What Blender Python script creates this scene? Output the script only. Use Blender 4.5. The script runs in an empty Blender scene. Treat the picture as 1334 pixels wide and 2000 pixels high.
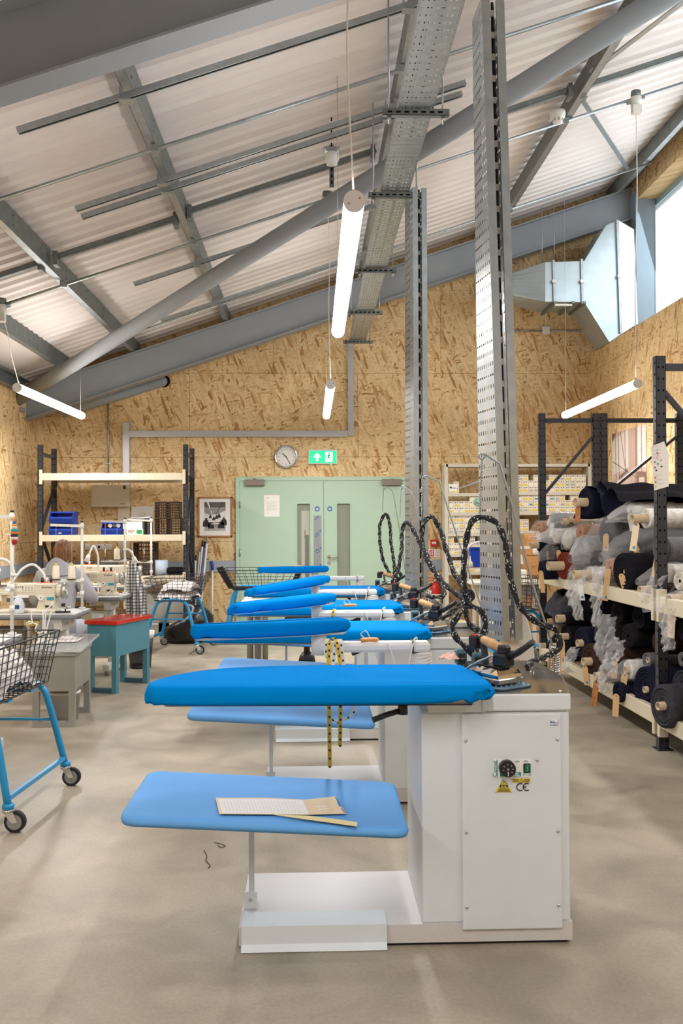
import bpy, bmesh, math, random
from math import pi, sin, cos, tan, radians, sqrt, atan2
from mathutils import Vector, Matrix, noise as mnoise
R = random.Random(7)
SC = bpy.context.scene
COL = SC.collection
V = Vector

# ------------------------------------------------------------------ camera
CH = 1.45
YAW, PITCH, ROLL, FPX = radians(1.862), radians(.8025), radians(-.2508), 1800.0
FW = V((sin(YAW)*cos(PITCH), cos(YAW)*cos(PITCH), sin(PITCH)))
_r0 = V((cos(YAW), -sin(YAW), 0)); _u0 = _r0.cross(FW)
RT = _r0*cos(ROLL) + _u0*sin(ROLL)
UP = -_r0*sin(ROLL) + _u0*cos(ROLL)
cam_d = bpy.data.cameras.new('camera'); cam = bpy.data.objects.new('camera', cam_d); COL.objects.link(cam)
cam_d.sensor_fit = 'VERTICAL'; cam_d.sensor_height = 36.0; cam_d.sensor_width = 24.012
cam_d.lens = FPX/2000*36.0; cam_d.clip_start = .05; cam_d.clip_end = 200
cam.matrix_world = Matrix(((RT.x, UP.x, -FW.x, 0), (RT.y, UP.y, -FW.y, 0), (RT.z, UP.z, -FW.z, CH), (0, 0, 0, 1)))
SC.camera = cam

# survey helpers: where a sight line meets a given depth / height / wall plane
def ray(px, py): return FW + RT*((px-667)/FPX) - UP*((py-1000)/FPX)
def P(px, py, d):
    v = ray(px, py); return V((0, 0, CH)) + v*(d/v.y)
def F(px, py, z=0.0):
    v = ray(px, py); return V((0, 0, CH)) + v*((z-CH)/v.z)

# ------------------------------------------------------------------ light
w = bpy.data.worlds.new('sky'); SC.world = w; w.use_nodes = True
bg = w.node_tree.nodes['Background']; bg.inputs[0].default_value = (.90, .96, 1.0, 1); bg.inputs[1].default_value = 1.7
def area(name, loc, sx, sy, power, col=(1, .965, .92), rot=(0, 0, 0)):
    l = bpy.data.lights.new(name, 'AREA'); l.shape = 'RECTANGLE'; l.size = sx; l.size_y = sy; l.energy = power; l.color = col
    o = bpy.data.objects.new(name, l); o.location = loc; o.rotation_euler = rot; COL.objects.link(o); return o
# rows of suspended tubes (those in the frame carry their glow here too) and the tall clerestory daylight
for k, (lx, ly) in enumerate(((-2.9, 10.6), (.15, 10.6), (3.25, 10.6), (-2.9, 5.4), (.19, 5.4), (3.25, 5.4), (-2.9, .4), (.19, .4), (3.25, .4))):
    area('tube_glow', (lx, ly, 2.80), .12, 2.6, (82 if ly > 10 else 62) if lx < 3 else 42, (1, .985, .975))
    area('tube_glow_up', (lx, ly, 2.96), .12, 2.6, 10 if lx < -2 else (12 if lx < 3 else 4), (1, .985, .975), rot=(pi, 0, 0))
area('clerestory_daylight', (4.84, 7.5, 5.0), 1.7, 10.5, 150, (.84, .93, 1.0), (0, radians(75), 0))
SC.view_settings.view_transform = 'Standard'; SC.view_settings.look = 'None'
SC.view_settings.gamma = 1.0; SC.view_settings.use_curve_mapping = False
SC.view_settings.exposure = 0.0
SC.cycles.max_bounces = 7; SC.cycles.diffuse_bounces = 4; SC.cycles.glossy_bounces = 4
SC.cycles.transmission_bounces = 5; SC.cycles.transparent_max_bounces = 14
SC.cycles.use_denoising = True
SC.cycles.caustics_reflective = False; SC.cycles.caustics_refractive = False
SC.cycles.sample_clamp_indirect = 6.0

# ------------------------------------------------------------------ materials
def lin(c): return tuple(((x/255)/12.92 if x/255 <= .04045 else ((x/255+.055)/1.055)**2.4) for x in c)
_m = {}
def mat(name, rgb, rough=.55, metal=0.0, vary=.0, scale=8.0, bump=0.0, bscale=None, alpha=1.0, emit=0.0, trans=0.0, coat=0.0, stretch=None):
    if name in _m: return _m[name]
    m = bpy.data.materials.new(name); m.use_nodes = True; nt = m.node_tree; b = nt.nodes['Principled BSDF']
    c = lin(rgb)
    b.inputs['Base Color'].default_value = (*c, 1); b.inputs['Roughness'].default_value = rough; b.inputs['Metallic'].default_value = metal
    b.inputs['Alpha'].default_value = alpha
    if coat: b.inputs['Coat Weight'].default_value = coat
    if trans: b.inputs['Transmission Weight'].default_value = trans; b.inputs['IOR'].default_value = 1.3
    if emit:
        b.inputs['Emission Color'].default_value = (*c, 1); b.inputs['Emission Strength'].default_value = emit
    if vary or bump:
        tc = nt.nodes.new('ShaderNodeTexCoord'); src = tc.outputs['Object']
        if stretch:
            mp = nt.nodes.new('ShaderNodeMapping'); mp.inputs['Scale'].default_value = stretch; nt.links.new(src, mp.inputs[0]); src = mp.outputs[0]
        if vary:
            n = nt.nodes.new('ShaderNodeTexNoise'); n.inputs['Scale'].default_value = scale; n.inputs['Detail'].default_value = 4
            nt.links.new(src, n.inputs['Vector'])
            r = nt.nodes.new('ShaderNodeValToRGB'); r.color_ramp.elements[0].position = .3; r.color_ramp.elements[1].position = .7
            r.color_ramp.elements[0].color = (*[max(0, x*(1-vary)) for x in c], 1); r.color_ramp.elements[1].color = (*[min(1, x*(1+vary)) for x in c], 1)
            nt.links.new(n.outputs[0], r.inputs[0]); nt.links.new(r.outputs[0], b.inputs['Base Color'])
        if bump:
            n2 = nt.nodes.new('ShaderNodeTexNoise'); n2.inputs['Scale'].default_value = bscale or scale*6; n2.inputs['Detail'].default_value = 3
            nt.links.new(src, n2.inputs['Vector'])
            bp = nt.nodes.new('ShaderNodeBump'); bp.inputs['Strength'].default_value = bump; bp.inputs['Distance'].default_value = .01
            nt.links.new(n2.outputs[0], bp.inputs['Height']); nt.links.new(bp.outputs[0], b.inputs['Normal'])
    b.inputs['Specular IOR Level'].default_value = .03 if rough == .9 and rgb[0] == 0 else (.12 if rough >= .8 else .5)
    _m[name] = m; return m

def osb_mat():
    m = bpy.data.materials.new('osb'); m.use_nodes = True; nt = m.node_tree; L = nt.links.new; N = nt.nodes.new
    b = nt.nodes['Principled BSDF']; b.inputs['Roughness'].default_value = .62
    geo = N('ShaderNodeNewGeometry')
    sep = N('ShaderNodeSeparateXYZ'); L(geo.outputs['Position'], sep.inputs[0])
    ad = N('ShaderNodeMath'); ad.operation = 'ADD'; L(sep.outputs[0], ad.inputs[0]); L(sep.outputs[1], ad.inputs[1])
    cmb = N('ShaderNodeCombineXYZ'); L(ad.outputs[0], cmb.inputs[0]); L(sep.outputs[2], cmb.inputs[1])
    wob = N('ShaderNodeTexNoise'); wob.inputs['Scale'].default_value = 2.2; L(cmb.outputs[0], wob.inputs['Vector'])
    base = N('ShaderNodeTexNoise'); base.inputs['Scale'].default_value = 1.3; base.inputs['Detail'].default_value = 2; L(cmb.outputs[0], base.inputs['Vector'])
    prev = None; hts = []
    for i, (ang, sx, sy, w_) in enumerate(((35, 7, 34, 1), (-48, 9, 40, 1), (100, 8, 38, 1), (-10, 10, 44, 1), (68, 7, 32, 1))):
        mp = N('ShaderNodeMapping'); mp.inputs['Rotation'].default_value = (0, 0, radians(ang)); mp.inputs['Scale'].default_value = (1, 1, 1)
        L(cmb.outputs[0], mp.inputs[0])
        mp2 = N('ShaderNodeMapping'); mp2.inputs['Scale'].default_value = (sx, sy, 1); mp2.inputs['Location'].default_value = (i*7.3, i*3.1, 0); L(mp.outputs[0], mp2.inputs[0])
        dn = N('ShaderNodeMixRGB'); dn.blend_type = 'ADD'; dn.inputs[0].default_value = .9; L(mp2.outputs[0], dn.inputs[1]); L(wob.outputs[1], dn.inputs[2])
        vo = N('ShaderNodeTexVoronoi'); vo.voronoi_dimensions = '2D'; vo.inputs['Scale'].default_value = 1.0; L(dn.outputs[0], vo.inputs['Vector'])
        sp = N('ShaderNodeSeparateColor'); L(vo.outputs['Color'], sp.inputs[0])
        rp = N('ShaderNodeValToRGB'); e = rp.color_ramp.elements
        e[0].position = 0; e[0].color = (*lin((168, 120, 70)), 1); e[1].position = 1; e[1].color = (*lin((242, 216, 174)), 1)
        for pos, c in ((.06, (190, 142, 88)), (.15, (214, 177, 125)), (.5, (230, 201, 150)), (.85, (237, 210, 163))):
            q = e.new(pos); q.color = (*lin(c), 1)
        L(sp.outputs[0], rp.inputs[0])
        if prev is None: prev = rp.outputs[0]
        else:
            mk = N('ShaderNodeMath'); mk.operation = 'GREATER_THAN'; mk.inputs[1].default_value = .55; L(sp.outputs[1], mk.inputs[0])
            mx = N('ShaderNodeMixRGB'); L(mk.outputs[0], mx.inputs[0]); L(prev, mx.inputs[1]); L(rp.outputs[0], mx.inputs[2]); prev = mx.outputs[0]
        hts.append(sp.outputs[2])
    fr = N('ShaderNodeValToRGB'); fr.color_ramp.elements[0].position = .3; fr.color_ramp.elements[0].color = (.86, .85, .83, 1); fr.color_ramp.elements[1].position = .7; fr.color_ramp.elements[1].color = (1.04, 1.04, 1.04, 1)
    L(base.outputs[0], fr.inputs[0])
    fin = N('ShaderNodeMixRGB'); fin.blend_type = 'MULTIPLY'; fin.inputs[0].default_value = 1; L(prev, fin.inputs[1]); L(fr.outputs[0], fin.inputs[2])
    fine = N('ShaderNodeTexNoise'); fine.inputs['Scale'].default_value = 60; fine.inputs['Detail'].default_value = 3; L(cmb.outputs[0], fine.inputs['Vector'])
    fr2 = N('ShaderNodeValToRGB'); fr2.color_ramp.elements[0].position = .35; fr2.color_ramp.elements[0].color = (.84, .82, .78, 1); fr2.color_ramp.elements[1].position = .6; fr2.color_ramp.elements[1].color = (1.03, 1.03, 1.02, 1)
    L(fine.outputs[0], fr2.inputs[0])
    fin2 = N('ShaderNodeMixRGB'); fin2.blend_type = 'MULTIPLY'; fin2.inputs[0].default_value = 1; L(fin.outputs[0], fin2.inputs[1]); L(fr2.outputs[0], fin2.inputs[2])
    L(fin2.outputs[0], b.inputs['Base Color'])
    bp = N('ShaderNodeBump'); bp.inputs['Strength'].default_value = .25; bp.inputs['Distance'].default_value = .004; L(hts[1], bp.inputs['Height']); L(bp.outputs[0], b.inputs['Normal'])
    return m

def floor_mat():
    m = bpy.data.materials.new('polished_concrete'); m.use_nodes = True; nt = m.node_tree; L = nt.links.new; N = nt.nodes.new
    b = nt.nodes['Principled BSDF']
    tc = N('ShaderNodeTexCoord'); src = tc.outputs['Object']
    def nz(s, d, dist=0):
        n = N('ShaderNodeTexNoise'); n.inputs['Scale'].default_value = s; n.inputs['Detail'].default_value = d; n.inputs['Distortion'].default_value = dist; L(src, n.inputs['Vector']); return n.outputs[0]
    a, c, d = nz(.75, 4, .6), nz(2.6, 6, 1.0), nz(70, 3)
    r1 = N('ShaderNodeValToRGB'); e = r1.color_ramp.elements
    e[0].position = .34; e[0].color = (*lin((150, 140, 124)), 1); e[1].position = .66; e[1].color = (*lin((182, 170, 152)), 1)
    L(a, r1.inputs[0])
    r2 = N('ShaderNodeValToRGB'); e = r2.color_ramp.elements
    e[0].position = .30; e[0].color = (.70, .70, .69, 1); e[1].position = .62; e[1].color = (1.05, 1.045, 1.03, 1); L(c, r2.inputs[0])
    r3 = N('ShaderNodeValToRGB'); e = r3.color_ramp.elements
    e[0].position = .3; e[0].color = (.9, .9, .9, 1); e[1].position = .6; e[1].color = (1.02, 1.02, 1.02, 1); L(d, r3.inputs[0])
    m1 = N('ShaderNodeMixRGB'); m1.blend_type = 'MULTIPLY'; m1.inputs[0].default_value = .85; L(r1.outputs[0], m1.inputs[1]); L(r2.outputs[0], m1.inputs[2])
    m2 = N('ShaderNodeMixRGB'); m2.blend_type = 'MULTIPLY'; m2.inputs[0].default_value = 1; L(m1.outputs[0], m2.inputs[1]); L(r3.outputs[0], m2.inputs[2])
    L(m2.outputs[0], b.inputs['Base Color'])
    rr = N('ShaderNodeMapRange'); rr.inputs[3].default_value = .34; rr.inputs[4].default_value = .55; L(c, rr.inputs[0]); L(rr.outputs[0], b.inputs['Roughness'])
    return m

def plaid_mat(name, base, dark, sc=22):
    m = bpy.data.materials.new(name); m.use_nodes = True; nt = m.node_tree; L = nt.links.new; N = nt.nodes.new
    b = nt.nodes['Principled BSDF']; b.inputs['Roughness'].default_value = .85
    tc = N('ShaderNodeTexCoord'); acc = None
    for d in ('X', 'Z'):
        wv = N('ShaderNodeTexWave'); wv.bands_direction = d; wv.inputs['Scale'].default_value = sc/6.28; wv.inputs['Distortion'].default_value = .6; L(tc.outputs['Object'], wv.inputs['Vector'])
        r = N('ShaderNodeValToRGB'); r.color_ramp.elements[0].position = .62; r.color_ramp.elements[0].color = (1, 1, 1, 1); r.color_ramp.elements[1].position = .8
        k = [x/y for x, y in zip(lin(dark), lin(base))]; r.color_ramp.elements[1].color = (*k, 1); L(wv.outputs[1], r.inputs[0])
        mx = N('ShaderNodeMixRGB'); mx.blend_type = 'MULTIPLY'; mx.inputs[0].default_value = 1
        if acc is None: mx.inputs[1].default_value = (*lin(base), 1)
        else: L(acc, mx.inputs[1])
        L(r.outputs[0], mx.inputs[2]); acc = mx.outputs[0]
    L(acc, b.inputs['Base Color']); return m

M = dict(
    osb=osb_mat(), floor=floor_mat(),
    sheet=mat('white_sheeting', (228, 221, 217), .5, vary=.03, scale=3),
    beam=mat('grey_beam_paint', (146, 151, 156), .75, vary=.03, scale=5),
    galv=mat('galvanised', (168, 174, 176), .38, .75, vary=.12, scale=14),
    galvd=mat('galvanised_dull', (120, 126, 124), .5, .55, vary=.15, scale=10),
    duct=mat('duct_steel', (174, 186, 192), .33, .7, vary=.07, scale=6),
    white=mat('white_paint', (228, 226, 220), .5), enamel=mat('grey_white_enamel', (216, 222, 225), .42, vary=.03, scale=4, bump=.05, bscale=260),
    enamel2=mat('speckled_enamel', (206, 202, 200), .36, vary=.05, scale=160),
    cream=mat('cream_plastic', (216, 206, 180), .4), machine=mat('sewing_machine_enamel', (214, 205, 182), .38, vary=.03, scale=6),
    blue=mat('blue_board_cover', (0, 128, 208), .9, vary=.05, scale=7, bump=.06, bscale=300),
    blue2=mat('pale_blue_cover', (96, 164, 230), .7, vary=.03, scale=6, bump=.04, bscale=300),
    bpaint=mat('bright_blue_paint', (30, 142, 196), .35), bplast=mat('blue_plastic', (18, 62, 170), .4),
    teal=mat('teal_desk_paint', (78, 138, 156), .5, vary=.05, scale=4), tealdk=mat('teal_desk_dark', (54, 92, 112), .5, vary=.05, scale=4),
    red=mat('red_gloss', (206, 40, 30), .12, coat=.5), redp=mat('red_plastic', (196, 34, 34), .35),
    steel=mat('bright_steel', (205, 205, 202), .14, 1.0), chrome=mat('chrome', (215, 215, 215), .1, 1.0), castal=mat('cast_aluminium', (188, 186, 180), .3, .85, vary=.06, scale=20),
    dsteel=mat('mid_grey_steel', (150, 146, 138), .45, .2, vary=.06, scale=5),
    black=mat('black_plastic', (28, 28, 30), .4), rubber=mat('black_rubber', (34, 33, 35), .7), dkpost=mat('dark_rack_paint', (52, 54, 62), .4, .2, vary=.08, scale=20),
    hole=mat('dark_hole', (12, 12, 14), .9),
    wood=mat('turned_wood', (196, 152, 100), .5, vary=.18, scale=10, stretch=(4, 4, 1)), woodf=mat('oak_wood', (176, 122, 72), .5, vary=.15, scale=8), woodc=mat('drawer_wood', (188, 136, 84), .5, vary=.08, scale=5),
    green=mat('door_green', (176, 202, 180), .5, vary=.015, scale=3), frosted=mat('door_glass_backed', (128, 136, 116), .15, vary=.05, scale=2),
    glass=mat('clear_glass', (235, 240, 240), .03, alpha=.16), acrylic=mat('clear_acrylic', (225, 228, 228), .1, alpha=.35),
    tube=mat('tube_lamp', (255, 250, 242), .5, emit=9.0), cap=mat('lamp_cap', (246, 246, 248), .5),
    paper=mat('white_paper', (238, 236, 232), .8), paper2=mat('kraft_card', (214, 176, 130), .85, vary=.05, scale=12), paperc=mat('cream_card', (232, 212, 182), .8),
    ink=mat('black_ink', (24, 24, 26), .7), inkg=mat('grey_ink', (150, 150, 150), .8), bsign=mat('blue_sign', (28, 92, 170), .5),
    yel=mat('yellow_label', (226, 200, 70), .6), tapey=mat('yellow_tape_measure', (226, 186, 60), .6), tapew=mat('white_tape_measure', (236, 234, 226), .6),
    teal_l=mat('teal_label', (20, 140, 140), .5), grn=mat('green_switch', (12, 120, 76), .35),
    exitg=mat('exit_sign_green', (20, 186, 128), .5, emit=1.2), exitw=mat('exit_sign_white', (240, 255, 246), .5, emit=1.7),
    trunk=mat('silver_trunking', (186, 186, 188), .4, .3), dado=mat('grey_dado', (158, 166, 174), .5),
    cloth=mat('white_cloth', (226, 220, 212), .9, vary=.06, scale=10), hoodie=mat('grey_hoodie', (178, 180, 186), .95, vary=.06, scale=9, bump=.1, bscale=90),
    hair=mat('brown_hair', (124, 80, 44), .55, vary=.55, scale=14, stretch=(5, 5, 1), bump=.4, bscale=60), skin=mat('skin', (222, 170, 142), .5),
    plaid=plaid_mat('checked_cloth', (224, 220, 212), (128, 130, 136), 62), lplaid=plaid_mat('pale_checked_cloth', (232, 226, 220), (196, 186, 184), 60),
    poly=mat('clear_polythene', (240, 240, 242), .10, alpha=.15, bump=1.0, bscale=22), film=mat('crumpled_film', (240, 240, 242), .10, alpha=.27, bump=1.0, bscale=22), polyw=mat('milky_polythene', (232, 232, 232), .25, alpha=.36, bump=.9, bscale=26),
    bag=mat('black_bag', (30, 29, 32), .28, bump=.5, bscale=12), tube_core=mat('cardboard_core', (196, 174, 142), .75, vary=.05, scale=20), core_in=mat('core_inside', (150, 126, 94), .8),
    thread=mat('cream_thread', (238, 228, 204), .8, bump=.2, bscale=120), wirek=mat('black_wire', (30, 28, 30), .45), bronze=mat('brown_wire', (74, 54, 42), .5),
    hose=None, whcord=mat('white_cord', (232, 230, 222), .5), fabr=dict())
def hose_mat():
    m = bpy.data.materials.new('flecked_hose'); m.use_nodes = True; nt = m.node_tree; L = nt.links.new; N = nt.nodes.new
    b = nt.nodes['Principled BSDF']; b.inputs['Roughness'].default_value = .7
    tc = N('ShaderNodeTexCoord'); mp = N('ShaderNodeMapping'); mp.inputs['Scale'].default_value = (260, 260, 150); L(tc.outputs['Object'], mp.inputs[0])
    vo = N('ShaderNodeTexVoronoi'); vo.inputs['Scale'].default_value = 1; L(mp.outputs[0], vo.inputs['Vector'])
    sp = N('ShaderNodeSeparateColor'); L(vo.outputs['Color'], sp.inputs[0])
    g = N('ShaderNodeMath'); g.operation = 'GREATER_THAN'; g.inputs[1].default_value = .93; L(sp.outputs[0], g.inputs[0])
    mx = N('ShaderNodeMixRGB'); mx.inputs[1].default_value = (.012, .012, .013, 1); mx.inputs[2].default_value = (.7, .68, .62, 1); L(g.outputs[0], mx.inputs[0]); L(mx.outputs[0], b.inputs['Base Color'])
    return m
M['hose'] = hose_mat()
for n_, c_ in dict(navy=(26, 28, 46), black=(26, 25, 30), char=(62, 62, 68), brown=(62, 44, 38), rust=(112, 46, 34), grey=(108, 108, 112), white=(226, 222, 216), tan=(178, 122, 76), cream=(206, 200, 186), olive=(122, 112, 84)).items():
    M['f_'+n_] = mat('fabric_'+n_, c_, .95, vary=.22, scale=30, bump=.25, bscale=120)

# ------------------------------------------------------------------ mesh helpers
class MB:
    def __init__(s): s.v = []; s.f = []; s.sm = []
    def add(s, vs, fs, smooth=False):
        o = len(s.v); s.v += [tuple(v) for v in vs]; s.f += [tuple(i+o for i in f) for f in fs]; s.sm += [smooth]*len(fs); return s
    def box(s, x0, x1, y0, y1, z0, z1, X=None):
        vs = [V((x, y, z)) for z in (z0, z1) for y in (y0, y1) for x in (x0, x1)]
        if X is not None: vs = [X @ v for v in vs]
        return s.add(vs, [(0, 2, 3, 1), (4, 5, 7, 6), (0, 1, 5, 4), (2, 6, 7, 3), (0, 4, 6, 2), (1, 3, 7, 5)])
    def bbox(s, x0, x1, y0, y1, z0, z1, b=.01, X=None):      # box with softened vertical and horizontal edges
        loops = []
        for z, i in ((z0, b), (z0+b, 0), (z1-b, 0), (z1, b)):
            ring = []
            for (cx, cy, a0) in ((x1, y1, 0), (x0, y1, 90), (x0, y0, 180), (x1, y0, 270)):
                sx = -1 if cx == x1 else 1; sy = -1 if cy == y1 else 1
                for a in (0, 45, 90):
                    r = b-i if False else b*.999
                    rr = r - i*.7
                    ring.append(V((cx+sx*b+rr*cos(radians(a0+a)), cy+sy*b+rr*sin(radians(a0+a)), z)))
            loops.append(ring)
        return s.loft(loops, True, True, X=X, smooth=False)
    def loft(s, loops, cap0=True, cap1=True, X=None, smooth=True, closed=True):
        n = len(loops[0]); vs = [V(p) for l in loops for p in l]
        if X is not None: vs = [X @ v for v in vs]
        fs = []
        for i in range(len(loops)-1):
            for j in range(n if closed else n-1):
                k = (j+1) % n; fs.append((i*n+j, i*n+k, (i+1)*n+k, (i+1)*n+j))
        s.add(vs, fs, smooth)
        o = len(s.v)-len(vs)
        if closed and cap0: s.f.append(tuple(o+j for j in reversed(range(n)))); s.sm.append(False)
        if closed and cap1: s.f.append(tuple(o+(len(loops)-1)*n+j for j in range(n))); s.sm.append(False)
        return s
    def cyl(s, a, b, r, r2=None, n=12, caps=True, smooth=True):
        a = V(a); b = V(b); r2 = r if r2 is None else r2
        d = (b-a).normalized(); t = V((0, 0, 1)) if abs(d.z) < .9 else V((1, 0, 0)); u = d.cross(t).normalized(); w_ = d.cross(u)
        l = [[p+(u*cos(2*pi*j/n)+w_*sin(2*pi*j/n))*q for j in range(n)] for p, q in ((a, r), (b, r2))]
        return s.loft(l, caps, caps, smooth=smooth)
    def tube(s, pts, r, n=8, caps=True, rs=None, smooth=True):
        pts = [V(p) for p in pts]; loops = []; u = None
        for i, p in enumerate(pts):
            d = (pts[min(i+1, len(pts)-1)]-pts[max(i-1, 0)]).normalized()
            if u is None:
                t = V((0, 0, 1)) if abs(d.z) < .9 else V((1, 0, 0)); u = d.cross(t).normalized()
            else: u = (u-d*u.dot(d)).normalized()
            w_ = d.cross(u); q = rs[i] if rs else r
            loops.append([p+(u*cos(2*pi*j/n)+w_*sin(2*pi*j/n))*q for j in range(n)])
        return s.loft(loops, caps, caps, smooth=smooth)
    def bar(s, a, b, wd, ht, up=(0, 0, 1)):                   # rectangular bar a->b
        a = V(a); b = V(b); d = (b-a).normalized(); u = d.cross(V(up)).normalized(); w_ = u.cross(d)
        l = [[p+u*x*wd/2+w_*y*ht/2 for x, y in ((-1, -1), (1, -1), (1, 1), (-1, 1))] for p in (a, b)]
        return s.loft(l, smooth=False)
    def lathe(s, prof, o=(0, 0, 0), n=16, X=None):            # prof: (r, z)
        o = V(o); l = [[o+V((r*cos(2*pi*j/n), r*sin(2*pi*j/n), z)) for j in range(n)] for r, z in prof]
        return s.loft(l, X=X)
    def sph(s, c, r, n=10, m=6, X=None):
        c = V(c); r = V(r) if hasattr(r, '__len__') else V((r, r, r))
        l = []
        for i in range(m+1):
            a = -pi/2+pi*i/m; q = max(cos(a), .02)
            l.append([c+V((r.x*q*cos(2*pi*j/n), r.y*q*sin(2*pi*j/n), r.z*sin(a))) for j in range(n)])
        return s.loft(l, X=X)
    def prism(s, poly, d, X=None):                            # poly: 3D points; d: extrusion vector
        p = [V(q) for q in poly]; d = V(d); return s.loft([p, [q+d for q in p]], X=X, smooth=False)
    def grid(s, fn, nu, nv, smooth=True):
        vs = [fn(i/nu, j/nv) for i in range(nu+1) for j in range(nv+1)]
        return s.add(vs, [(i*(nv+1)+j, (i+1)*(nv+1)+j, (i+1)*(nv+1)+j+1, i*(nv+1)+j+1) for i in range(nu) for j in range(nv)], smooth)
    def build(s, name, m, parent=None, loc=None, rz=0, **tags):
        me = bpy.data.meshes.new(name); me.from_pydata(s.v, [], s.f)
        me.polygons.foreach_set('use_smooth', s.sm)
        me.update(); bm = bmesh.new(); bm.from_mesh(me); bmesh.ops.recalc_face_normals(bm, faces=bm.faces); bm.to_mesh(me); bm.free()
        if m: me.materials.append(M[m] if isinstance(m, str) else m)
        o = bpy.data.objects.new(name, me); COL.objects.link(o)
        if parent is not None: o.parent = parent
        if loc is not None: o.location = loc
        if rz: o.rotation_euler.z = rz
        for k, v_ in tags.items(): o[k] = v_
        return o
def thing(name, label, cat, loc=(0, 0, 0), rz=0, group=None):
    o = bpy.data.objects.new(name, None); COL.objects.link(o); o.location = loc; o.rotation_euler = (0, 0, rz)
    o.empty_display_size = .1
    o['label'] = label; o['category'] = cat
    if group: o['group'] = group
    return o
def tag(o, label, cat, group=None):
    o['label'] = label; o['category'] = cat
    if group: o['group'] = group
    return o
def struct(o): o['kind'] = 'structure'; return o
KIDS = {}
def kids(o): return [c for c in bpy.data.objects if c.parent == o]
def tree(o): return (o, [tree(c) for c in kids(o)])
def dup(t, loc=None, rz=None, label=None, group=None, parent=None):   # copies a thing with its parts and sub-parts; t from tree()
    o, ch = t; c = o.copy(); COL.objects.link(c)
    if parent is not None: c.parent = parent
    if loc is not None: c.location = loc
    if rz is not None: c.rotation_euler.z = rz
    if label: c['label'] = label
    if group: c['group'] = group
    for k in ch: dup(k, parent=c)
    return c
_font = {}
def txt(s, size, m, parent, X, name='lettering', al='CENTER'):        # flat lettering turned into a thin mesh
    cu = bpy.data.curves.new(name, 'FONT'); cu.body = s; cu.size = size; cu.align_x = al; cu.align_y = 'CENTER'; cu.extrude = .0004; cu.resolution_u = 2
    t = bpy.data.objects.new(name, cu); COL.objects.link(t); dg = bpy.context.evaluated_depsgraph_get(); dg.update()
    me = bpy.data.meshes.new_from_object(t.evaluated_get(dg)); bpy.data.objects.remove(t); me.transform(X)
    me.materials.clear(); me.materials.append(M[m])
    o = bpy.data.objects.new(name, me); COL.objects.link(o); o.parent = parent; return o
def face_y(x, y, z, rz=0): return Matrix.Translation((x, y, z)) @ Matrix.Rotation(rz, 4, 'Z') @ Matrix.Rotation(pi/2, 4, 'X')   # text facing -Y
def spline(pts, n=8):                                        # Catmull-Rom through points
    pts = [V(p) for p in pts]; out = []
    q = [pts[0]*2-pts[1]]+pts+[pts[-1]*2-pts[-2]]
    for i in range(1, len(q)-2):
        a, b, c, d = q[i-1:i+3]
        for k in range(n):
            t = k/n; out.append(.5*((2*b)+(c-a)*t+(2*a-5*b+4*c-d)*t*t+(3*b-a-3*c+d)*t*t*t))
    out.append(pts[-1]); return out
def quad(mb, pts, thick, n):                                 # thin slab from 4 corner points, thickness along n
    return mb.prism(pts, V(n)*thick)
# ------------------------------------------------------------------ setting
SL = .335
def zc(x): return 4.905 + SL*x          # underside of the roof sheet
def zt(x): return 4.705 + SL*x          # top of the rafters / underside of purlins
YB, XL, XR = 13.4, -3.98, 4.07
fl = MB().box(-6, 7, -4, 14.2, -.1, 0).build('floor', 'floor'); struct(fl)
# roof sheet: trapezoidal ribs running up the slope
def roof():
    prof = []; y = -4.0
    while y < YB+.1:
        for dy, dz in ((0, 0), (.085, 0), (.112, .034), (.172, .034)): prof.append((y+dy, dz))
        y += .2
    vs = []
    for x in (-4.3, 5.3):
        vs += [(x, y, zc(x)+dz) for y, dz in prof]
    n = len(prof); m = MB().add(vs, [(i, i+1, n+i+1, n+i) for i in range(n-1)])
    o = struct(m.build('ceiling', 'sheet'))
    MB().prism([(-4.3, -4, zc(-4.3)+.12), (5.3, -4, zc(5.3)+.12), (5.3, -4, zc(5.3)+.2), (-4.3, -4, zc(-4.3)+.2)], (0, YB+4.2, 0)).build('roof_deck', 'sheet', o)
roof()
def clip(poly, f):                       # keep the part of a 2-D polygon where f(p) >= 0
    out = []
    for i, a in enumerate(poly):
        b = poly[(i+1) % len(poly)]; fa, fb = f(a), f(b)
        if fa >= 0: out.append(a)
        if (fa >= 0) != (fb >= 0):
            t = fa/(fa-fb); out.append((a[0]+(b[0]-a[0])*t, a[1]+(b[1]-a[1])*t))
    return out
wb = struct(MB().prism([(-4.2, YB+.02, 0), (4.85, YB+.02, 0), (4.85, YB+.02, zc(4.85)), (-4.2, YB+.02, zc(-4.2))], (0, .12, 0)).build('wall_back', 'osb'))
g = .002
for j in range(6):
    for i in range(5):
        x0 = -4.2+i*2.44-(1.22 if j % 2 else 0); z0 = j*1.22
        p = clip([(x0+g, z0+g), (x0+2.44-g, z0+g), (x0+2.44-g, z0+1.22-g), (x0+g, z0+1.22-g)], lambda q: zc(q[0])-.03-q[1])
        p = clip(p, lambda q: 4.85-q[0]) if p else p
        p = clip(p, lambda q: q[0]+4.2) if p else p
        if len(p) > 2: MB().prism([(a, YB, b) for a, b in p], (0, .018, 0)).build('osb_panel', 'osb', wb)
wl = struct(MB().box(XL-.14, XL-.019, -4, YB+.1, 0, 3.50).build('wall_left', 'osb'))
wr = struct(MB().box(XR+.019, XR+.14, -4, YB+.1, 0, 3.9).build('wall_right', 'osb'))
SILL = 3.93
struct(MB().prism([(-4.2, -4, 0), (5.2, -4, 0), (5.2, -4, zc(5.2)), (-4.2, -4, zc(-4.2))], (0, -.12, 0)).build('wall_front', 'sheet'))
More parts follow.
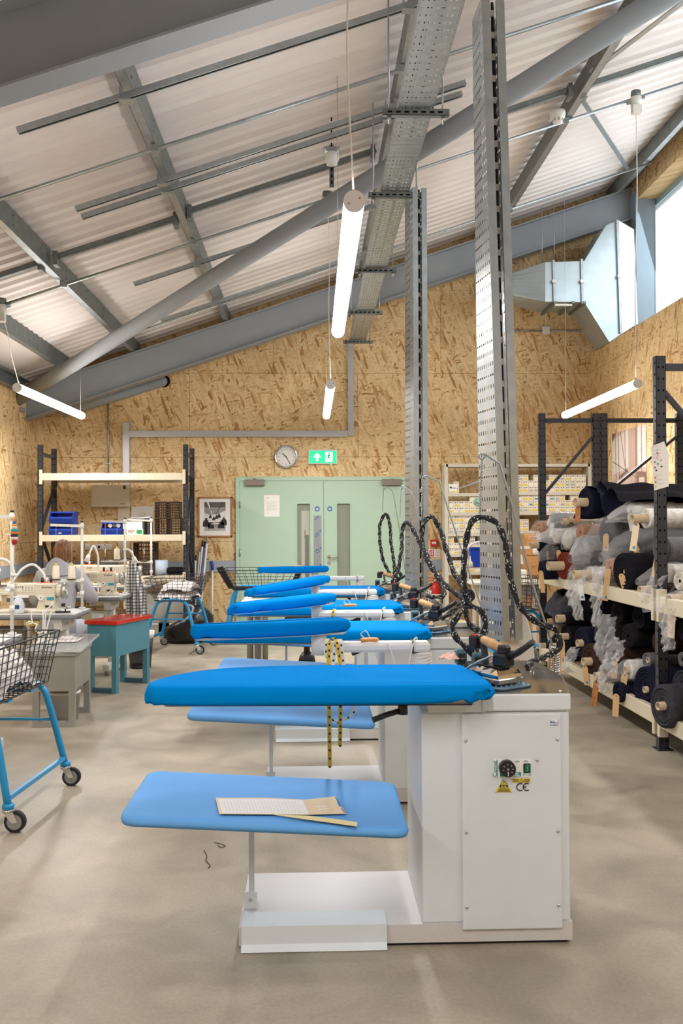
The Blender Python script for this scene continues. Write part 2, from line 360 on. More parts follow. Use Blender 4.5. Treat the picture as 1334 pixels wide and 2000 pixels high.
for (par, x0, x1, top) in ((wl, XL-.018, XL, 3.25), (wr, XR, XR+.018, 3.92)):
    for j in range(4):
        for i in range(7):
            y1 = YB-i*2.44+(0 if j % 2 else .9); y0 = max(y1-2.44, -4); y1 = min(y1, YB-.002)
            za, zb_ = j*1.22+g, min((j+1)*1.22-g, top)
            if zb_ > za and y1 > y0: MB().box(x0, x1, y0+g, y1-g, za, zb_).build('osb_panel', 'osb', par)
struct(MB().box(XR+.002, 5.05, -4, YB-.003, 3.90, SILL).build('trim_1', 'osb'))                       # deep window sill
# clerestory window in the back of the deep sill
wn = struct(MB().box(4.86, 4.94, -4, YB-.002, SILL, SILL+.07).box(4.86, 4.94, -4, YB-.002, 5.93, 6.02).build('window_1', mat('window_frame_paint', (150, 178, 190), .4)))
for y in (9.2, 6.4, 3.6): MB().box(4.87, 4.93, y-.035, y+.035, SILL+.07, 5.93).build('window_frame', mat('window_frame_paint', (150, 178, 190), .4), wn)
yy = [9.2, 6.4, 3.6, -4]
MB().box(4.895, 4.905, 9.235, YB-.01, SILL+.07, 5.93).build('pane', 'glass', wn)
for a, b in zip(yy, yy[1:]): MB().box(4.895, 4.905, b+.035, a-.035, SILL+.07, 5.93).build('pane', 'glass', wn)
struct(MB().prism([(4.6, -4, 6.02), (5.05, -4, 6.02), (5.05, -4, zc(5.05)-.02), (4.6, -4, zc(4.6)-.02)], (0, YB+3.9, 0)).build('lintel', 'osb'))
# grey dado band, eaves strip
d1 = MB().box(XL+.003, -1.73+.63, YB-.022, YB-.002, .78, .94); d1.box(1.42, 4.05, YB-.022, YB-.002, .78, .94)
struct(d1.build('trim_2', 'dado')); struct(MB().box(XL+.002, XL+.02, -4, YB-.03, .78, .94).build('trim_3', 'dado'))
struct(MB().prism([(XL-.1, -4, 3.50), (-3.40, -4, 3.69), (-3.40, -4, 3.715), (XL-.1, -4, 3.53)], (0, 16.6, 0)).build('trim_4', 'sheet'))
# ------------------------------------------------------------------ steelwork
def ibeam(name, yc, x0, x1, lab):
    t = thing(name, lab, 'beam', (0, yc, 0)); t['kind'] = 'structure'
    def pr(dy0, dy1, a, b): return MB().prism([(x0, dy0, a(x0)), (x1, dy0, a(x1)), (x1, dy0, b(x1)), (x0, dy0, b(x0))], (0, dy1-dy0, 0))
    zb = lambda x: 4.255+SL*x
    pr(-.095, .095, zb, lambda x: zb(x)+.016).build('bottom_flange', 'beam', t)
    pr(-.095, .095, lambda x: zt(x)-.016, zt).build('top_flange', 'beam', t)
    pr(-.006, .006, lambda x: zb(x)+.016, lambda x: zt(x)-.016).build('web', 'beam', t)
    return t
ibeam('steel_rafter', 13.0, -4.0, 4.6, 'sloping grey steel rafter in front of the far chipboard wall')
ibeam('steel_rafter', 4.88, -4.0, 4.9, 'large grey steel rafter crossing overhead close to the viewer')
t = thing('steel_column', 'blue-grey steel column standing on the high window sill', 'column', (4.57, 12.75, SILL)); t['kind'] = 'structure'
cm = mat('column_paint', (138, 156, 168), .5, vary=.02)
MB().box(0, .016, 0, .36, 0, 2.2).build('flange', cm, t); MB().box(.264, .28, 0, .36, 0, 2.2).build('flange', cm, t); MB().box(.016, .264, .004, .018, 0, 2.2).build('web', cm, t)
# purlins: galvanised C sections along the room
def purlin(x, side, lab):
    t = thing('roof_purlin', lab, 'purlin', (x, 0, 0), group='galvanised roof purlins'); t['kind'] = 'structure'
    zb = zt(x)+.004; z1 = zc(x)-.012; s = side
    MB().box(min(0, .003*s), max(0, .003*s), -4, YB-.01, zb, z1).build('web', 'galvd', t)
    MB().box(min(-.07*s, 0), max(-.07*s, 0), -4, YB-.01, zb, zb+.003).box(min(-.07*s, 0), max(-.07*s, 0), -4, YB-.01, z1-.003, z1).build('flange', 'galv', t)
    MB().box(min(-.07*s, -.067*s), max(-.07*s, -.067*s), -4, YB-.01, zb, zb+.018).build('lip', 'galv', t)
    m = MB()
    for k in range(9):
        y = 6.0+k*.83
        for dz in (.05, .13): m.box(*sorted((.0032*s, .0045*s)), y, y+.014, zb+dz, zb+dz+.014)
    m.build('bolt_hole', 'hole', t)
names = ('third from the eaves', '')
for x, s, lab in ((-3.34, 1, 'galvanised roof purlin at the low eaves, first up the slope'), (-2.46, 1, 'galvanised roof purlin second up the slope from the low eaves'),
                  (-1.165, 1, 'galvanised roof purlin third up the slope from the low eaves'), (.69, -1, 'galvanised roof purlin partly hidden behind the hanging cable tray'),
                  (2.59, -1, 'galvanised roof purlin beside the white smoke detector'), (4.36, -1, 'galvanised roof purlin highest up, over the chipboard header')):
    purlin(x, s, lab)
eb = thing('eaves_beam', 'dark steel eaves beam along the top of the low wall', 'beam', (-3.93, 0, 0)); eb['kind'] = 'structure'
MB().box(-.04, .05, -4, 12.9, 3.27, 3.285).box(-.04, .05, -4, 12.9, 3.445, 3.46).build('flange', 'galvd', eb); MB().box(-.04, -.03, -4, 12.9, 3.285, 3.445).build('web', 'galvd', eb)
# round wind braces
def braced(name, a, b, r, lab):
    t = thing(name, lab, 'brace', a); a = V(a); b = V(b)
    MB().tube([V((0, 0, 0)), b-a], r, 20).build('brace_tube', 'beam', t)
    MB().sph((0, 0, 0), r*1.0, 16, 8).build('rounded_end', 'beam', t)
    return t
def PLn(px, py, z0):
    v = ray(px, py); return V((0, 0, CH)) + v*((z0-CH)/(v.z-SL*v.x))
bt = braced('round_brace', P(30, 783, 12.72), PLn(1330, -26, 4.44), .088, 'long round grey brace tube slanting across under the whole roof'); bt['kind'] = 'structure'
MB().box(-.14, .10, -.05, .12, -.15, -.088).build('bracket', 'beam', bt)
pe = P(317, 745, YB-.02)
t = braced('round_brace', pe, P(120, 806, 13.13), .075, 'short round brace end poking into a dark hole in the chipboard'); t['kind'] = 'structure'
MB().cyl((0, .005, 0), (0, .016, 0), .09, n=20).build('wall_hole', 'hole', t, loc=(.02, 0, .005))
# sag rods between purlins
def sloped(name, cat, lab, y, x0, x1, off, kind, grp=None):
    a = V((x0, y, zt(x0)+off)); b = V((x1, y, zt(x1)+off))
    t = thing(name, lab, cat, a, group=grp); d = b-a
    if kind == 'pipe':
        MB().tube([(0, 0, 0), d], .016, 8).build('pipe', 'galv', t)
        for x in (-3.34, -2.46, -1.165, .69, 2.59):
            if x0 < x < x1:
                q = V((x-x0, 0, (x-x0)*SL)); MB().box(-.03, .03, -.02, .02, -.02, .035, X=Matrix.Translation(q)).build('clip', 'galv', t)
    elif kind == 'rail':
        dn = V((-SL, 0, 1)).normalized(); m = MB(); W2 = .0205
        m.bar(V((0, -W2, 0)), V((0, -W2, 0))+d, .003, .04, dn); m.bar(V((0, W2, 0)), V((0, W2, 0))+d, .003, .04, dn)
        m.bar(dn*.02, dn*.02+d, .041, .003, dn); m.build('channel', 'galv', t)
        MB().bar(dn*.012, dn*.012+d, .034, .004, dn).build('slot_strip', 'hole', t)
        m = MB(); 
        for s_ in (-1, 1): m.bar(V((0, s_*.016, 0))-dn*.019, V((0, s_*.016, 0))-dn*.019+d, .009, .003, dn)
        m.build('lip', 'galv', t)
        for x in (-1.165, .69):
            if x0 < x < x1:
                q = V((x-x0-.035, 0, (x-x0-.035)*SL)); MB().box(-.045, .035, -.035, .035, -.035, -.022, X=Matrix.Translation(q)).box(-.04, -.03, -.03, .03, -.03, .05, X=Matrix.Translation(q)).build('clamp', 'galv', t)
    else:
        MB().bar(V((0, 0, 0)), d, .05, .004).bar(V((0, -.023, .025)), V((0, -.023, .025))+d, .004, .05).build('angle', 'galvd', t)
        for e in (V((.03, 0, .01)), d-V((.03, 0, .01))): MB().box(-.02, .02, -.06, .06, -.06, .07, X=Matrix.Translation(e)).build('cleat', 'galvd', t)
    return t
for y, x0, x1, lab in ((4.6, -3.3, 4.5, 'thin galvanised conduit running up the slope above the viewer'), (6.93, -3.9, 4.5, 'thin galvanised conduit up the slope, meeting the ceiling box of the central lamp'), (9.22, -3.9, 4.5, 'thin galvanised conduit carrying the boxes of the side pendant lamps'), (11.83, -2.5, 4.45, 'thin galvanised conduit close to the far rafter')):
    sloped('conduit', 'conduit', lab, y, x0, x1, -.035, 'pipe')
for y, x0, x1, lab in ((6.02, -1.9, 1.6, 'slotted metal channel nearest the big overhead rafter'), (7.5, -1.9, 1.28, 'slotted metal channel, nearer of the close pair'), (7.69, -1.9, 1.28, 'slotted metal channel, farther of the close pair'),
                       (9.85, -1.88, .7, 'short slotted metal channel passing above the round brace'), (11.6, -1.88, .9, 'slotted metal channel just before the far rafter')):
    sloped('slotted_channel', 'metal channel', lab, y, x0, x1, -.05, 'rail')
for y, x0, x1, lab in ((8.72, -3.3, -2.5, 'flat strut between the first and second purlins'), (8.72, -2.42, -1.24, 'flat strut between the second and third purlins'), (8.65, -1.16, .62, 'flat strut between the third purlin and the cable tray'),
                       (8.72, .7, 2.52, 'flat strut between the tray purlin and the detector purlin'), (8.74, 2.6, 4.3, 'flat strut between the detector purlin and the highest purlin')):
    sloped('purlin_strut', 'strut', lab, y, x0, x1, .05, 'ang')
for a, b, lab in (((2.66, 8.9), (4.25, 12.1), 'diagonal strap from the detector purlin to the far top corner'), ((2.62, 8.3), (4.2, 5.6), 'diagonal strap from the detector purlin towards the viewer')):
    A = V((a[0], a[1], zt(a[0])+.03)); B = V((b[0], b[1], zt(b[0])+.03)); t = thing('diagonal_strap', lab, 'strap', A)
    MB().bar(V((0, 0, 0)), B-A, .05, .012).build('strap', 'galv', t); MB().box(-.05, .05, -.05, .05, -.012, .0).build('end_plate', 'galv', t)

# ------------------------------------------------------------------ double door
D = YB
dr = bpy.data.objects.new('door_1', None); COL.objects.link(dr); struct(dr); dr.location = (0, D, 0)
def bx(px, d=D): return P(px, 1000, d).x
def bz(py, d=D): return P(640, py, d).z
x0, x1, ztop = bx(461), bx(801), bz(931.5)
f = MB(); f.box(x0, x0+.055, -.05, -.001, 0, ztop-.055); f.box(x1-.055, x1, -.05, -.001, 0, ztop-.055); f.box(x0, x1, -.05, -.001, ztop-.055, ztop); f.build('door_frame', 'green', dr)
MB().box(x0+.05, x1-.05, -.004, -.001, .0, ztop-.05).build('corridor_beyond', 'frosted', dr)
xm = bx(632)
for k, (a, b, v0, v1) in enumerate(((x0+.058, xm-.003, 580.5, 605.5), (xm+.003, x1-.058, 658, 683.5))):
    pa, pb, za, zb_ = bx(v0), bx(v1), bz(1160), bz(984)
    m = MB(); y0, y1 = -.046, -.010; tz = ztop-.06
    m.box(a, pa, y0, y1, .01, tz); m.box(pb, b, y0, y1, .01, tz); m.box(pa, pb, y0, y1, .01, za); m.box(pa, pb, y0, y1, zb_, tz)
    lf = m.build('door_leaf', 'green', dr)
    m = MB(); e = .014
    m.box(pa-e, pa, y0-.006, y0, za-e, zb_+e); m.box(pb, pb+e, y0-.006, y0, za-e, zb_+e); m.box(pa, pb, y0-.006, y0, zb_, zb_+e); m.box(pa, pb, y0-.006, y0, za-e, za); m.build('glazing_bead', 'green', lf)
    MB().box(pa, pb, -.024, -.018, za, zb_).build('vision_pane', mat('wired_glass', (190, 196, 180), .08, alpha=.25), lf)
    if k == 0:
        MB().box(pa+.06, pb-.005, -.012, -.006, za, zb_-.10).build('bright_room_beyond', mat('room_beyond', (226, 220, 212), .7), lf)
        MB().box(pa+.11, pb-.02, -.016, -.013, za+.12, zb_-.45).build('coat_beyond', 'f_black', lf); MB().box(pa+.1, pb-.06, -.016, -.013, zb_-.5, zb_-.38).build('red_box_beyond', 'woodf', lf)
    cx = bx(498.5) if k == 0 else bx(764); cz = bz(943)
    cl = MB().bbox(cx-.14, cx+.14, -.10, -.046, cz-.045, cz+.045, .008).build('door_closer', mat('closer_bronze', (140, 128, 120), .4, .4), lf)
    MB().bar((cx+.02, -.07, cz+.055), (cx-.06, -.02, cz+.075), .02, .008).bar((cx-.06, -.02, cz+.07), (cx+.08, -.02, cz+.065), .02, .008).build('closer_arm', 'galv', cl)
    sx, sz = (bx(619.5) if k == 0 else bx(644)), bz(994)
    st = MB().cyl((sx, -.0475, sz), (sx, -.046, sz), .037, n=20).build('fire_door_sign', 'bsign', lf)
    for dz, w_ in ((.010, .04), (-.002, .05), (-.014, .036)): MB().box(sx-w_/2, sx+w_/2, -.0482, -.0476, sz+dz-.003, sz+dz+.003).build('sign_line', 'paper', st)
    hx = a if k == 0 else b
    for z in (.25, 1.05, 1.75): MB().cyl((hx+(.0 if k else 0), -.052, z-.05), (hx, -.052, z+.05), .011, n=8).build('hinge', 'castal', lf)
    if k == 1:
        hz = bz(1087.5); hx = bx(642)
        h = MB().cyl((hx, -.052, hz), (hx, -.046, hz), .027, n=18).build('handle_rose', 'castal', lf)
        MB().tube([(hx, -.05, hz), (hx, -.09, hz), (hx+.03, -.10, hz), (hx+.14, -.10, hz)], .010, 10).build('lever', 'castal', h)
        MB().cyl((hx, -.052, hz-.085), (hx, -.046, hz-.085), .026, n=18).build('lock_rose', 'castal', lf)
    else:
        pa, pb = bx(612.5), bx(627.5)
        kp = MB().box(pa, pb, -.0485, -.046, bz(1104), bz(1007)).build('push_plate', mat('film_covered_steel', (156, 160, 162), .3, .3), lf)
        for q, (zz, s) in enumerate(((1010, .03), (1013, .035), (1042, .035), (1046, .04))):
            MB().box(-s, s, -.0008, 0, -.004, .004, X=Matrix.Translation((bx(619), -.0487, bz(zz))) @ Matrix.Rotation(radians(-38), 4, 'Y')).build('film_print', 'bsign', kp)
        m = MB(); cx, cz = bx(620), bz(1076)
        for s0 in (20, 200): m.tube([(cx+.024*cos(radians(s0+q*15)), -.0488, cz+.024*sin(radians(s0+q*15))) for q in range(9)], .0045, 6); a9 = radians(s0+135); m.prism([(cx+.034*cos(a9), -.0486, cz+.034*sin(a9)), (cx+.014*cos(a9), -.0486, cz+.014*sin(a9)), (cx+.026*cos(a9+.7), -.0486, cz+.026*sin(a9+.7))], (0, -.0008, 0))
        m.build('circling_arrows', 'bsign', kp)
        for zz in (1036.5, 1070, 1103): MB().cyl((bx(625.5), -.0488, bz(zz)), (bx(625.5), -.0484, bz(zz)), .012, n=12).build('film_dot', 'bsign', kp)
struct(dr)
# ------------------------------------------------------------------ ironing tables
def smooth_outline(pts, n=6):
    q = [V((x, y, 0)) for x, y in pts]; out = []; N_ = len(q)
    for i in range(N_):
        a, b, c, d = q[i-1], q[i], q[(i+1) % N_], q[(i+2) % N_]
        for k in range(n):
            t = k/n; out.append(.5*((2*b)+(c-a)*t+(2*a-5*b+4*c-d)*t*t+(3*b-a-3*c+d)*t*t*t))
    return out
def rounded(x0, x1, y0, y1, r, n=5):
    out = []
    for cx, cy, a0 in ((x1-r, y1-r, 0), (x0+r, y1-r, 90), (x0+r, y0+r, 180), (x1-r, y0+r, 270)):
        for k in range(n+1):
            a = radians(a0+90*k/n); out.append(V((cx+r*cos(a), cy+r*sin(a), 0)))
    return out
def inset(o, d):
    n = len(o); out = []
    for i in range(n):
        t = (o[(i+1) % n]-o[i-1]); nv = V((-t.y, t.x, 0))
        nv = nv.normalized() if nv.length > 1e-9 else nv
        out.append(o[i]+nv*d)
    return out
def area2(o): return sum(a.x*b.y-b.x*a.y for a, b in zip(o, o[1:]+o[:1]))
def pad(mb, o, z0, z1, rt=.02, gather=None, tilt=None, rb=.012):
    if area2(o) < 0: o = o[::-1]
    def zz(l, z): return [V((p.x, p.y, z+(tilt(p) if tilt else 0))) for p in l]
    loops = [zz(inset(o, rb*1.6), z0+.004), zz(inset(o, rb*.4), z0), zz(o, z0+rb), zz(o, (z0+z1)/2), zz(inset(o, .001), z1-rt), zz(inset(o, rt*.3), z1-rt*.3), zz(inset(o, rt), z1), zz(inset(o, rt*2.2), z1)]
    if gather:
        for li in (0, 1, 2, 3):
            for p in loops[li]:
                g_ = gather(p)
                if g_ > 0:
                    s = sin(p.x*170+p.y*140)*.5+.5*sin(p.x*70-p.y*95); p.z += g_*(.014+.013*s)*(1 if li < 2 else .6); p.x += g_*.011*s; p.y += g_*.009*s
    return mb.loft(loops)
MY = [3.18, 4.79, 6.21, 7.78]
ORD = ['nearest the viewer', 'second in the row from the viewer', 'third in the row from the viewer', 'last in the row, before the green doors']
SLV = [(20, 1.0, 0, 0), (45, 1.22, -.022, 1.0), (52, 1.3, 0, 3.0), (15, 1.0, .01, 0)]      # sleeve angle, length, height offset, dip
def iron_table(k):
    t = thing('ironing_table', 'grey-white vacuum ironing table with blue board, '+ORD[k], 'ironing table', (0, MY[k], 0), group='row of vacuum ironing tables')
    f = lambda px, py, d: P(px, py, d)-V((0, MY[0], 0))
    # base tray
    b = MB().box(-.254, .897, .0, .49, .012, .075); base = b.build('base', 'enamel2', t)
    MB().box(-.235, .88, .012, .478, 0, .012).build('base_foot', 'rubber', base)
    MB().prism([(-.245, -.004, .077), (-.245, .11, .077), (-.245, .11, .082), (-.245, -.010, .082), (-.245, -.012, .022), (-.245, -.033, .004), (-.245, -.029, .0), (-.245, -.006, .020)], (.497, 0, 0)).build('foot_pedal', 'enamel', t)
    # cabinet
    MB().bbox(.376, .892, .004, .485, .075, .80, .006).build('cabinet', 'enamel', t)
    fp = MB().bbox(.514, .860, -.010, .004, .055, .795, .004).build('access_panel', 'enamel', t)
    for x, z in ((.528, .705), (.846, .705), (.528, .39), (.846, .39), (.528, .135), (.846, .135), (.775, .635)):
        MB().sph((x, -.011, z), (.006, .004, .006), 8, 4).build('screw', 'chrome', fp)
    MB().bbox(.585, .896, -.006, .49, .803, .862, .006).build('top_box', 'enamel', t)
    MB().box(.40, .60, .0, .485, .80, .845).build('board_plate', 'enamel', t)
    sh = MB().box(.592, .893, .0, .488, .862, .8645).build('steel_tray', 'steel', t)
    MB().prism([(.890, .0, .8645), (.890, .09, .905), (.890, .486, .905), (.890, .486, .8645)], (.004, 0, 0)).build('tray_rim', 'steel', sh)
    MB().box(.60, .89, .483, .487, .8645, .905).build('tray_rim', 'steel', sh)
    for x, y in ((.865, .02), (.62, .015), (.87, .42), (.865, .445)): MB().sph((x, y, .866), (.006, .006, .004), 8, 4).build('screw', 'chrome', sh)
    for z in (.79, .70, .62, .25): MB().sph((.893, .16, z), (.004, .006, .006), 8, 4).build('screw', 'chrome', t)
    # control panel
    z0 = .575; cp = MB().box(.622, .752, -.0125, -.0105, .578, .640).build('control_panel', 'paper', fp)
    MB().box(.634, .6365, -.0135, -.012, .580, .638).build('label_stripe', 'teal_l', cp); MB().box(.645, .718, -.0135, -.012, .581, .595).build('label_stripe', 'teal_l', cp); MB().box(.726, .751, -.0135, -.012, .583, .591).build('label_stripe', 'teal_l', cp)
    txt('Comel', .021, 'teal_l', cp, face_y(.628, -.0132, .608) @ Matrix.Rotation(pi/2, 4, 'Z'))
    m = MB()
    for x, z, w_ in ((.703, .5905, .012), (.702, .5850, .022), (.738, .5890, .020), (.738, .5852, .018)): m.box(x-w_/2, x+w_/2, -.0142, -.0135, z-.0013, z+.0013)
    m.build('label_print', 'paper', cp)
    for cx in (.705, .735): MB().tube(spline([(cx-.008, -.0135, .632), (cx, -.0135, .635), (cx+.008, -.0135, .632), (cx, -.0135, .630), (cx-.008, -.0135, .632)], 5), .0006, 5).build('iron_symbol', 'teal_l', cp)
    kn = MB().cyl((.668, -.040, .612), (.668, -.012, .612), .027, .028, 28).build('temperature_knob', 'black', fp)
    for s, a in (('1', 190), ('2', 143), ('3', 95), ('4', 47), ('5', 4), ('6', -38)):
        txt(s, .007, 'paper', kn, face_y(.668+.0165*cos(radians(a)), -.0408, .612+.0165*sin(radians(a))) @ Matrix.Rotation(radians(a-90), 4, 'Z'))
    MB().box(.6668, .6692, -.0412, -.04, .589, .604).build('pointer_mark', 'paper', kn); MB().cyl((.668, -.0412, .612), (.668, -.04, .612), .004, n=10).build('knob_centre', 'inkg', kn)
    sw = MB().bbox(.726, .751, -.0165, -.012, .593, .625, .002).build('switch_surround', 'black', fp); MB().prism([(.731, -.0165, .597), (.731, -.021, .618), (.731, -.0165, .621)], (.015, 0, 0)).build('rocker_switch', 'grn', sw)
    for s, z in (('0', .612), ('I', .603)): txt(s, .006, 'paper', sw, face_y(.7385, -.0215, z))
    wl_ = MB().prism([(.628, -.0115, .527), (.688, -.0115, .527), (.658, -.0115, .570)], (0, -.001, 0)).build('warning_label', 'yel', fp)
    m = MB(); a, b_, c = V((.645, -.013, .551)), V((.671, -.013, .551)), V((.658, -.013, .5695))
    for p, q in ((a, b_), (b_, c), (c, a)): m.bar(p, q, .0005, .0016, (0, 0, 1))
    m.bar((.659, -.013, .564), (.657, -.013, .553), .0005, .0014, (1, 0, 0)); m.build('warning_triangle', 'ink', wl_)
    MB().box(.643, .673, -.013, -.0125, .5445, .5495).build('voltage_strip', 'ink', wl_); MB().box(.649, .656, -.0134, -.013, .5457, .5485).box(.660, .667, -.0134, -.013, .5457, .5485).build('voltage_print', 'yel', wl_)
    m = MB()
    for z in (.541, .537, .533, .530): m.box(.658-(.571-z)*.55, .658+(.571-z)*.55, -.013, -.0125, z-.0009, z+.0009)
    m.build('small_print', 'ink', wl_)
    yl = MB().box(.688, .750, -.0125, -.0105, .559, .573).build('caution_label', 'yel', fp); m = MB()
    for x in (.69, .728):
        for z in (.5625, .566, .5695): m.box(x, x+.02, -.0132, -.0125, z-.0007, z+.0007)
    a, b_, c = V((.712, -.013, .561)), V((.726, -.013, .561)), V((.719, -.013, .572))
    for p, q in ((a, b_), (b_, c), (c, a)): m.bar(p, q, .0005, .0012)
    m.build('small_print', 'ink', yl)
    m = MB()
    for cx in (.716, .738):
        m.tube([(cx+.013*cos(radians(a)), -.0122, .544+.012*sin(radians(a))) for a in range(60, 301, 20)], .0016, 6)
    m.bar((.726, -.0122, .544), (.736, -.0122, .544), .003, .003); m.build('ce_mark', 'ink', fp)
    st = MB().box(.822, .849, -.0115, -.0102, .755, .774).build('sticker', 'paper', fp)
    m = MB(); m.box(.823, .836, -.0122, -.0115, .764, .770); m.box(.822, .849, -.0122, -.0115, .7625, .764); m.box(.822, .849, -.0122, -.0115, .7548, .7565); m.box(.822, .823, -.0122, -.0115, .755, .774); m.box(.848, .849, -.0122, -.0115, .755, .774); m.build('sticker_print', 'bsign', st)
    MB().box(.825, .834, -.0126, -.0122, .7655, .7685).build('sticker_mark', 'paper', st); MB().box(.83, .842, -.0122, -.0115, .7585, .7602).build('sticker_mark', 'inkg', st)
    # main board
    o = smooth_outline([(.585, -.115), (.612, -.06), (.606, .10), (.592, .27), (.552, .345), (.40, .362), (.0, .362), (-.25, .335), (-.40, .27), (-.50, .165), (-.555, .06), (-.565, -.02), (-.545, -.082), (-.46, -.105), (-.1, -.112), (.30, -.118), (.5, -.122)], 4)
    bd = MB(); pad(bd, o, .852, .916, .022, gather=lambda p: max(0, min(1, (p.x-.36)/.15))*.9+max(0, min(1, (-.45-p.x)/.1))*.4)
    mb_ = bd.build('main_board', 'blue', t)
    o2 = o if area2(o) > 0 else o[::-1]
    MB().loft([[p+V((0, 0, .838)) for p in inset(o2, .07)], [p+V((0, 0, .856)) for p in inset(o2, .06)]], smooth=False).build('board_underplate', 'white', mb_)
    lv = MB().cyl((.31, -.02, .80), (.31, -.02, .846), .017, n=10).build('tilt_lever', 'black', t)
    MB().tube([(.31, -.02, .815), (.25, -.03, .80), (.205, -.04, .785)], .010, 8).build('lever_handle', 'black', lv)
    # lower shelf
    tl = lambda p: -.030*(p.x/.5)
    s = MB(); pad(s, rounded(-.63, .318, -.17, .40, .055), .442, .474, .012, tilt=tl); s.build('lower_shelf', 'blue2', t)
    br = MB().bar((-.222, .185, .075), (-.222, .185, .452), .02, .008, (0, 1, 0)).build('shelf_strut', 'enamel', t)
    MB().box(-.248, -.200, .150, .156, .076, .135).box(-.248, -.2, .156, .215, .076, .081).build('strut_bracket', 'enamel', br); MB().cyl((-.224, .148, .108), (-.224, .151, .108), .007, n=6).build('bracket_bolt', 'castal', br)
    # sleeve arm
    sa_, sl_, sz_, sd_ = SLV[k]
    ar = MB().bbox(.03, .478, .525, .605, .936, .976, .012).build('sleeve_arm', 'white', t, loc=(0, 0, sz_))
    MB().cyl((.445, .565, .45), (.445, .565, .936), .034, n=18).build('arm_pivot', 'dsteel', ar); MB().box(.40, .49, .484, .54, .46, .56).build('pivot_bracket', 'dsteel', ar)
    m = MB()
    for q in range(5): m.tube([(.445+.0365*cos(2*pi*j/16), .565+.0365*sin(2*pi*j/16), .885+q*.010+.004*sin(j*.8+q)) for j in range(17)], .0075, 6)
    m.build('cloth_wrap', 'cloth', ar)
    MB().box(.404, .409, .520, .61, .932, .98).build('cable_tie', 'black', ar)
    MB().tube(spline([(.30, .52, .978), (.32, .515, .93), (.345, .515, .84), (.375, .515, .70)], 6), .003, 6).tube(spline([(.415, .52, .985), (.40, .515, .95), (.385, .515, .86), (.375, .515, .75)], 6), .003, 6).tube(spline([(.404, .53, .978), (.42, .53, .995), (.424, .54, .985)], 4), .0035, 6).build('white_cord', 'whcord', ar)
    MB().cyl((.028, .565, .925), (.028, .565, 1.006), .031, n=20).build('sleeve_post', 'white', ar)
    sp = MB(); o = smooth_outline([(x*(sl_ if x < 0 else 1), y) for x, y in ((.10, -.055), (.115, .0), (.10, .055), (-.1, .062), (-.35, .052), (-.50, .03), (-.525, 0), (-.50, -.03), (-.35, -.052), (-.1, -.062))], 4)
    pad(sp, o, 1.012, 1.070, .018, tilt=lambda p: sz_+p.x*tan(radians(sd_)), gather=lambda p: max(0, min(1, p.x/.08))+.6*max(0, min(1, (-.38-p.x)/.1)))
    sb = sp.build('sleeve_board', 'blue', t, loc=(.028, .565, 0), rz=radians(sa_))
    MB().loft([[p+V((0, 0, 1.006+sz_+p.x*tan(radians(sd_)))) for p in inset(o if area2(o) > 0 else o[::-1], .025)], [p+V((0, 0, 1.016+sz_+p.x*tan(radians(sd_)))) for p in inset(o if area2(o) > 0 else o[::-1], .012)]], smooth=False).build('sleeve_underplate', 'white', sb)
    # spring rod standing on the tray
    rod = [P(*q)-V((0, MY[0], 0)) for q in ((1085, 1322, 3.58), (1082, 1270, 3.58), (1040, 1140, 3.6), (1000, 985, 3.6), (976, 906, 3.6), (948, 888, 3.6), (937, 886, 3.6), (934, 893, 3.6), (941, 898, 3.6), (947, 892, 3.6))]
    if k: rod = [P(*q)-V((0, MY[k], 0)) for q in ({1: ((947, 1210, 5.2), (938, 1180, 5.2), (900, 1070, 5.2), (866, 966, 5.2), (858, 940, 5.2), (832, 929, 5.2), (826, 931, 5.2), (831, 936, 5.2)), 2: ((838, 1172, 6.66), (836, 1150, 6.66), (826, 1075, 6.66), (808, 970, 6.66), (800, 958, 6.66), (786, 948, 6.66), (783, 952, 6.66), (787, 955, 6.66)),
                                                   3: ((794, 1140, 8.25), (792, 1120, 8.25), (783, 1050, 8.25), (768, 962, 8.25), (764, 956, 8.25), (752, 950, 8.25), (749, 953, 8.25), (753, 956, 8.25))}[k])]
    rd = MB().tube(rod, .0042, 8).build('spring_rod', 'galv', t)
    c = rod[0]; bz_ = .8645; m = MB(); m.tube([(c.x+.017*cos(j*.6), c.y+.017*sin(j*.6), bz_+.004+j*.0009) for j in range(120)], .0035, 5); m.build('coil_spring', 'chrome', rd)
    MB().box(c.x-.05, c.x+.03, c.y-.022, c.y+.022, bz_, bz_+.004).build('spring_plate', 'chrome', rd)
    hook = rod[-2]; end = hook+V((-.01, 0, -.215)); rng = MB().tube([hook+(end-hook)*(j/60)+V((.004*cos(j*1.9), .004*sin(j*1.9), 0)) for j in range(61)], .003, 5).build('hanging_spring', 'galv', rd)
    # steam valves
    for x, y, h in ((.585, .44, .0), (.645, .40, -.01)):
        vb = MB().bbox(x-.022, x+.022, y-.022, y+.022, .90+h, .96+h, .006).build('solenoid_valve', mat('valve_grey_blue', (84, 118, 130), .5), t)
        MB().box(x-.014, x+.014, y-.026, y-.021, .905+h, .945+h).build('valve_face', 'black', vb); MB().cyl((x, y, .8645), (x, y, .90+h), .012, n=10).build('valve_stem', 'castal', vb)
    return t, hook+V((0, MY[k], 0)), end+V((0, MY[k], 0))
TAB = [iron_table(k) for k in range(4)]
